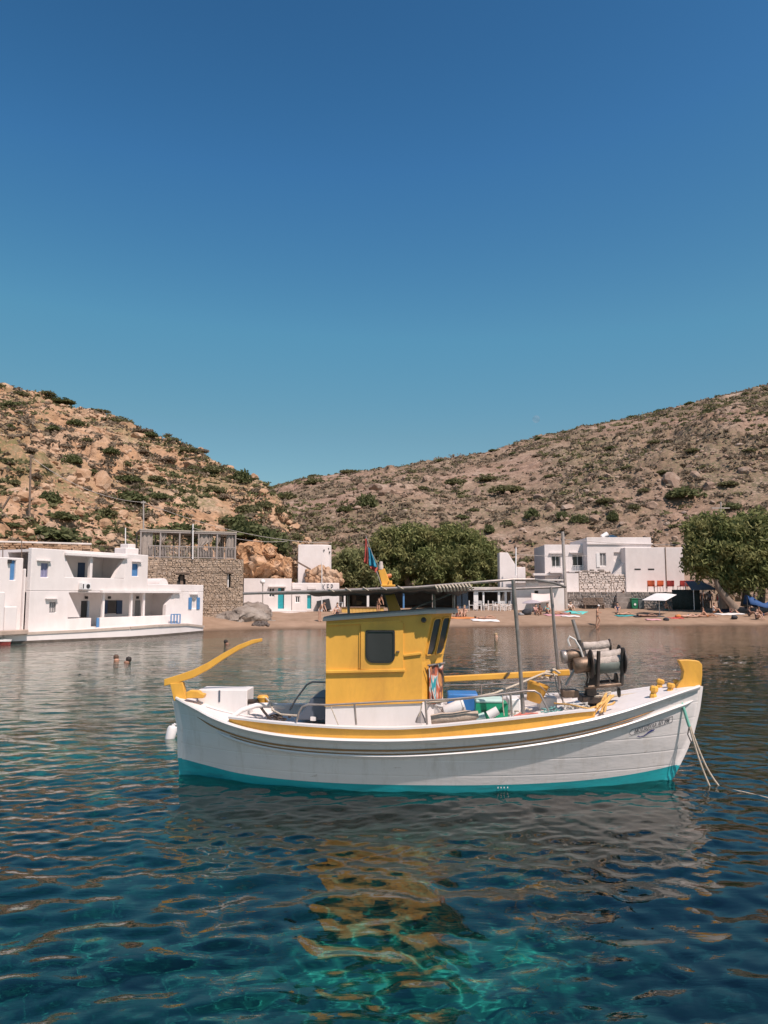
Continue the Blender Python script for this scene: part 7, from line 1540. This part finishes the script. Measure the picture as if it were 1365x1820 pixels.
# green wheelie bins
def bin_(px, w_, col, label):
    p = P(px, 1078, 74.4); r = thing('wheelie_bin', label, 'bin', (p.x, 74.4, beach_z(p.x, 74.4)), 0, 'wheelie bins'); a = w_ / 2
    MB().grid([[(-a * k, -0.3 * k, z), (a * k, -0.3 * k, z), (a * k, 0.3 * k, z), (-a * k, 0.3 * k, z)] for k, z in ((0.82, 0.05), (1.0, 0.95))], True).build('body', col, r); MB().box(-a * 1.06, a * 1.06, -0.34, 0.34, 0.95, 1.03).build('lid', col, r, bevel=0.03)
    for x in (-a * 0.8, a * 0.8): MB().lathe([(0.09, -0.03), (0.1, 0), (0.09, 0.03)], (x, 0.25, 0.1), 12, Matrix.Rotation(R(90), 3, 'Y')).build('wheel', DARK, r)
    return r
bin_(1127, 0.62, mat('bin_green', (0.012, 0.16, 0.075), 0.5), 'green wheelie bin against the grey terrace wall'); bin_(1138.5, 0.6, mat('bin_grey', (0.11, 0.12, 0.12), 0.5), 'dark grey wheelie bin next to the green bin')
p = P(1127, 1071, 74.05); o = MB().lathe([(0.11, 0), (0.11, 0.01)], (0, 0, 0), 14, Matrix.Rotation(R(90), 3, 'X')).build('bin_emblem', WOODW); o.parent = [x for x in bpy.data.objects if x.name == 'wheelie_bin'][0]; o.location = (0, -0.305, 0.45)
# red chairs on the terrace
RED = mat('red_plastic', (0.72, 0.14, 0.055), 0.45, 0.08, 6)
def red_chair(px, Y, deg, label, m=RED):
    p = P(px, 1048, Y); r = thing('terrace_chair', label, 'chair', (p.x, Y, ztr), deg, 'red terrace chairs'); r.scale = (1.3, 1.3, 1.25)
    rows = [[(-0.27 + 0.54 * k / 6, 0.22 + 0.05 * v - 0.07 * math.cos((k / 6 - 0.5) * 3.0), 0.45 + 0.42 * v) for k in range(7)] for v in (0, 0.25, 0.5, 0.75, 0.95, 1.0)]
    rows[-1] = [(x * 0.8, y, z) for x, y, z in rows[-1]]
    o = MB().grid(rows).build('backrest', m, r, smooth=60); s_ = o.modifiers.new('t', 'SOLIDIFY'); s_.thickness = 0.03
    MB().box(-0.26, 0.26, -0.25, 0.2, 0.40, 0.45).build('seat', m, r, bevel=0.02)
    for x in (-0.22, 0.22):
        for y in (-0.2, 0.2): MB().tube([(x, y, 0.4), (x * 1.15, y * 1.15, 0)], 0.018, 6).build('leg', STEEL, r)
    return r
for px_, Y_, dg__, lb, mm in ((1157, 75.9, 165, 'orange red chair at the open end of the terrace, below the vent slots', None), (1171, 75.9, 190, 'orange red chair second from the open terrace end', None), (1191, 76.2, 170, 'dark red chair in front of the drain pipe', 1), (1205, 77.6, 180, 'red chair set higher against the white wall', 1), (1212, 76.2, 185, 'dark red chair beside the grey beach canopy post', 1), (1226, 76.2, 175, 'dark red chair half under the tamarisk crown', 1)):
    red_chair(px_, Y_, dg__, lb, mat('dark_red_plastic', (0.40, 0.05, 0.045), 0.45, 0.08, 6) if mm else RED)
# white chairs and tables at the taverna
tp = None
def wchair(px, Y, deg, label):
    p = P(px, 1085, Y); o = chair_mesh(MB()).build('taverna_chair', WOODW); o.location = (p.x, Y, beach_z(p.x, Y)); o.rotation_euler = (0, 0, R(deg)); return tag(o, label, 'chair', 'white taverna chairs')
for px_, Y_, dg__, lb in ((838, 70.4, 80, 'white wooden taverna chair nearest the blue panels'), (852, 70.0, 170, 'white wooden taverna chair in front of the first table'), (864, 70.5, -90, 'white wooden taverna chair between the two tables'), (880, 70.2, 90, 'white wooden taverna chair facing the second table'), (893, 70.0, 180, 'white wooden taverna chair before the low stone wall'), (902, 70.5, -80, 'white wooden taverna chair closest to the annex wall'), (592, 68.4, 40, 'white wooden taverna chair near the small white houses')): wchair(px_, Y_, dg__, lb)
def wtable(px, Y, label):
    p = P(px, 1085, Y); r = thing('taverna_table', label, 'table', (p.x, Y, beach_z(p.x, Y)), 8, 'taverna tables'); MB().box(-0.42, 0.42, -0.42, 0.42, 0.72, 0.76).build('tabletop', mat('grey_blue_table', (0.30, 0.33, 0.36), 0.6), r)
    for x in (-0.36, 0.36):
        for y in (-0.36, 0.36): MB().box(x - 0.03, x + 0.03, y - 0.03, y + 0.03, 0, 0.718).build('leg', WOODW, r)
wtable(850, 70.9, 'square taverna table beside the white post'); wtable(885, 70.9, 'square taverna table behind the low stone wall'); wtable(601, 68.0, 'square taverna table at the edge of the sand')
p = P(578, 1090, 66.8); o = MB().box(-0.55, 0.55, -0.3, 0.3, 0.1, 1.0).build('board', DARK, bevel=0.02); o.location = (p.x, 66.8, beach_z(p.x, 66.8)); o.rotation_euler = (R(-8), R(-12), 0); tag(o, 'black board leaning on the sand behind the cabin roof', 'board')
# old wooden bench by the terrace wall
p = P(1056, 1078, 74.9); wbn = thing('bench', 'weathered dark wooden bench against the grey stone terrace wall', 'bench', (p.x, 74.9, beach_z(p.x, 74.9)))
for k in range(4): MB().box(-1.0, 1.0, 0.25, 0.31, 0.45 + 0.16 * k, 0.57 + 0.16 * k).build('plank', RUST, wbn, bevel=0.01)
for k in range(3): MB().box(-1.0, 1.0, -0.3 + 0.18 * k, -0.15 + 0.18 * k, 0.36, 0.42).build('plank', RUST, wbn, bevel=0.01)
for x in (-0.9, 0.9): MB().box(x - 0.05, x + 0.05, -0.28, 0.24, 0, 0.357).build('leg', RUST, wbn)
p = P(995, 1078, 74.6); pst = MB().box(-0.15, 0.15, -0.12, 0.12, 0, 1.2).box(-0.15, 0.6, -0.12, 0.12, 0.95, 1.203).build('wooden_stand', RUST, bevel=0.02); pst.location = (p.x, 74.6, beach_z(p.x, 74.6)); tag(pst, 'dark wooden stand at the foot of the leaning utility pole', 'stand')
# dark beach canopy and blue tent under the tamarisk
cn = thing('beach_canopy', 'dark grey canopy on poles between the terrace and the leaning trunk', 'canopy', (P(1240, 1080, 72).x, 72, 1.1)); fN = FR(P(1240, 1080, 72).x, 72, 1.1, 0)
q = prect(fN, 1226, 1032, 1270, 1046, 0); o = MB().grid([[(q[0] + 0.2, 1.6, q[3]), (q[1] - 0.5, 1.6, q[3])], [(q[0], 0, q[2] + 0.1), (q[1] - 0.1, 0, q[2] + 0.1)], [(q[0] - 0.2, -0.8, q[2] - 0.15), (q[1] + 0.1, -0.8, q[2] - 0.1)]]).build('canopy_cloth', mat('slate_fabric', (0.15, 0.145, 0.155), 0.9, 0.1, 4), cn); s_ = o.modifiers.new('t', 'SOLIDIFY'); s_.thickness = 0.03
for x, y in ((q[0], -0.8), (q[1], -0.8), (q[0] + 0.2, 1.6), (q[1] - 0.5, 1.6)): MB().tube([(x, y, 0), (x, y, (q[2] if y < 0 else q[3]) - 0.1)], 0.03, 6).build('pole', WOODW, cn)
e = prect(fN, 1195, 1048, 1244, 1084, 0.3); rows = [[(e[0] + (e[1] - e[0]) * k / 8, 0.35 + 0.08 * math.sin(k * 2.2), z) for k in range(9)] for z in (0.0, (e[3]) * 0.5, e[3])]; o = MB().grid(rows).build('shaded_wall_sheet', mat('wall_shade_dark', (0.03, 0.04, 0.038), 0.95, 0.3, 6, 0.4), cn, smooth=60); s_ = o.modifiers.new('t', 'SOLIDIFY'); s_.thickness = 0.03  # near-black sheet paints in the shaded stone wall beside the canopy
bt_ = thing('beach_tent', 'low blue beach tent in the shade of the tamarisk trees', 'tent', (P(1352, 1085, 69).x, 69, 1.0)); TB = mat('blue_tent_fabric', (0.02, 0.07, 0.20), 0.8, 0.1, 4)
rows = [[(-1.3 + 3.6 * k / 8, -0.9 + 0.5 * i, 1.55 * math.sin(math.pi * (i + 0.6) / 4.2) * (0.75 + 0.25 * math.cos(k * 0.9))) for k in range(9)] for i in range(4)]; o = MB().grid(rows).build('tent_fabric', TB, bt_, smooth=60); s_ = o.modifiers.new('t', 'SOLIDIFY'); s_.thickness = 0.02
for x in (-1.25, 2.2): MB().tube([(x, -0.2, 0), (x, -0.2, 1.35)], 0.025, 6).build('pole', STEEL, bt_)
# faint daytime moon
m, n, o = nodes('moon_surface'); df = nd(n, 'ShaderNodeBsdfDiffuse'); df.inputs[0].default_value = (0.5, 0.48, 0.5, 1); tr = nd(n, 'ShaderNodeBsdfTransparent'); ms = nd(n, 'ShaderNodeMixShader'); ms.inputs[0].default_value = 0.10; n.links.new(tr.outputs[0], ms.inputs[1]); n.links.new(df.outputs[0], ms.inputs[2]); n.links.new(ms.outputs[0], o.inputs[0])
p = P(953, 745, 2000); o = MB().lathe([(10 * math.sin(math.pi * k / 12) + 0.001, -10 * math.cos(math.pi * k / 12)) for k in range(13)], (0, 0, 0), 24).build('moon', m, None, smooth=60); o.location = p; tag(o, 'faint pale daytime moon just above the brown hill', 'moon')
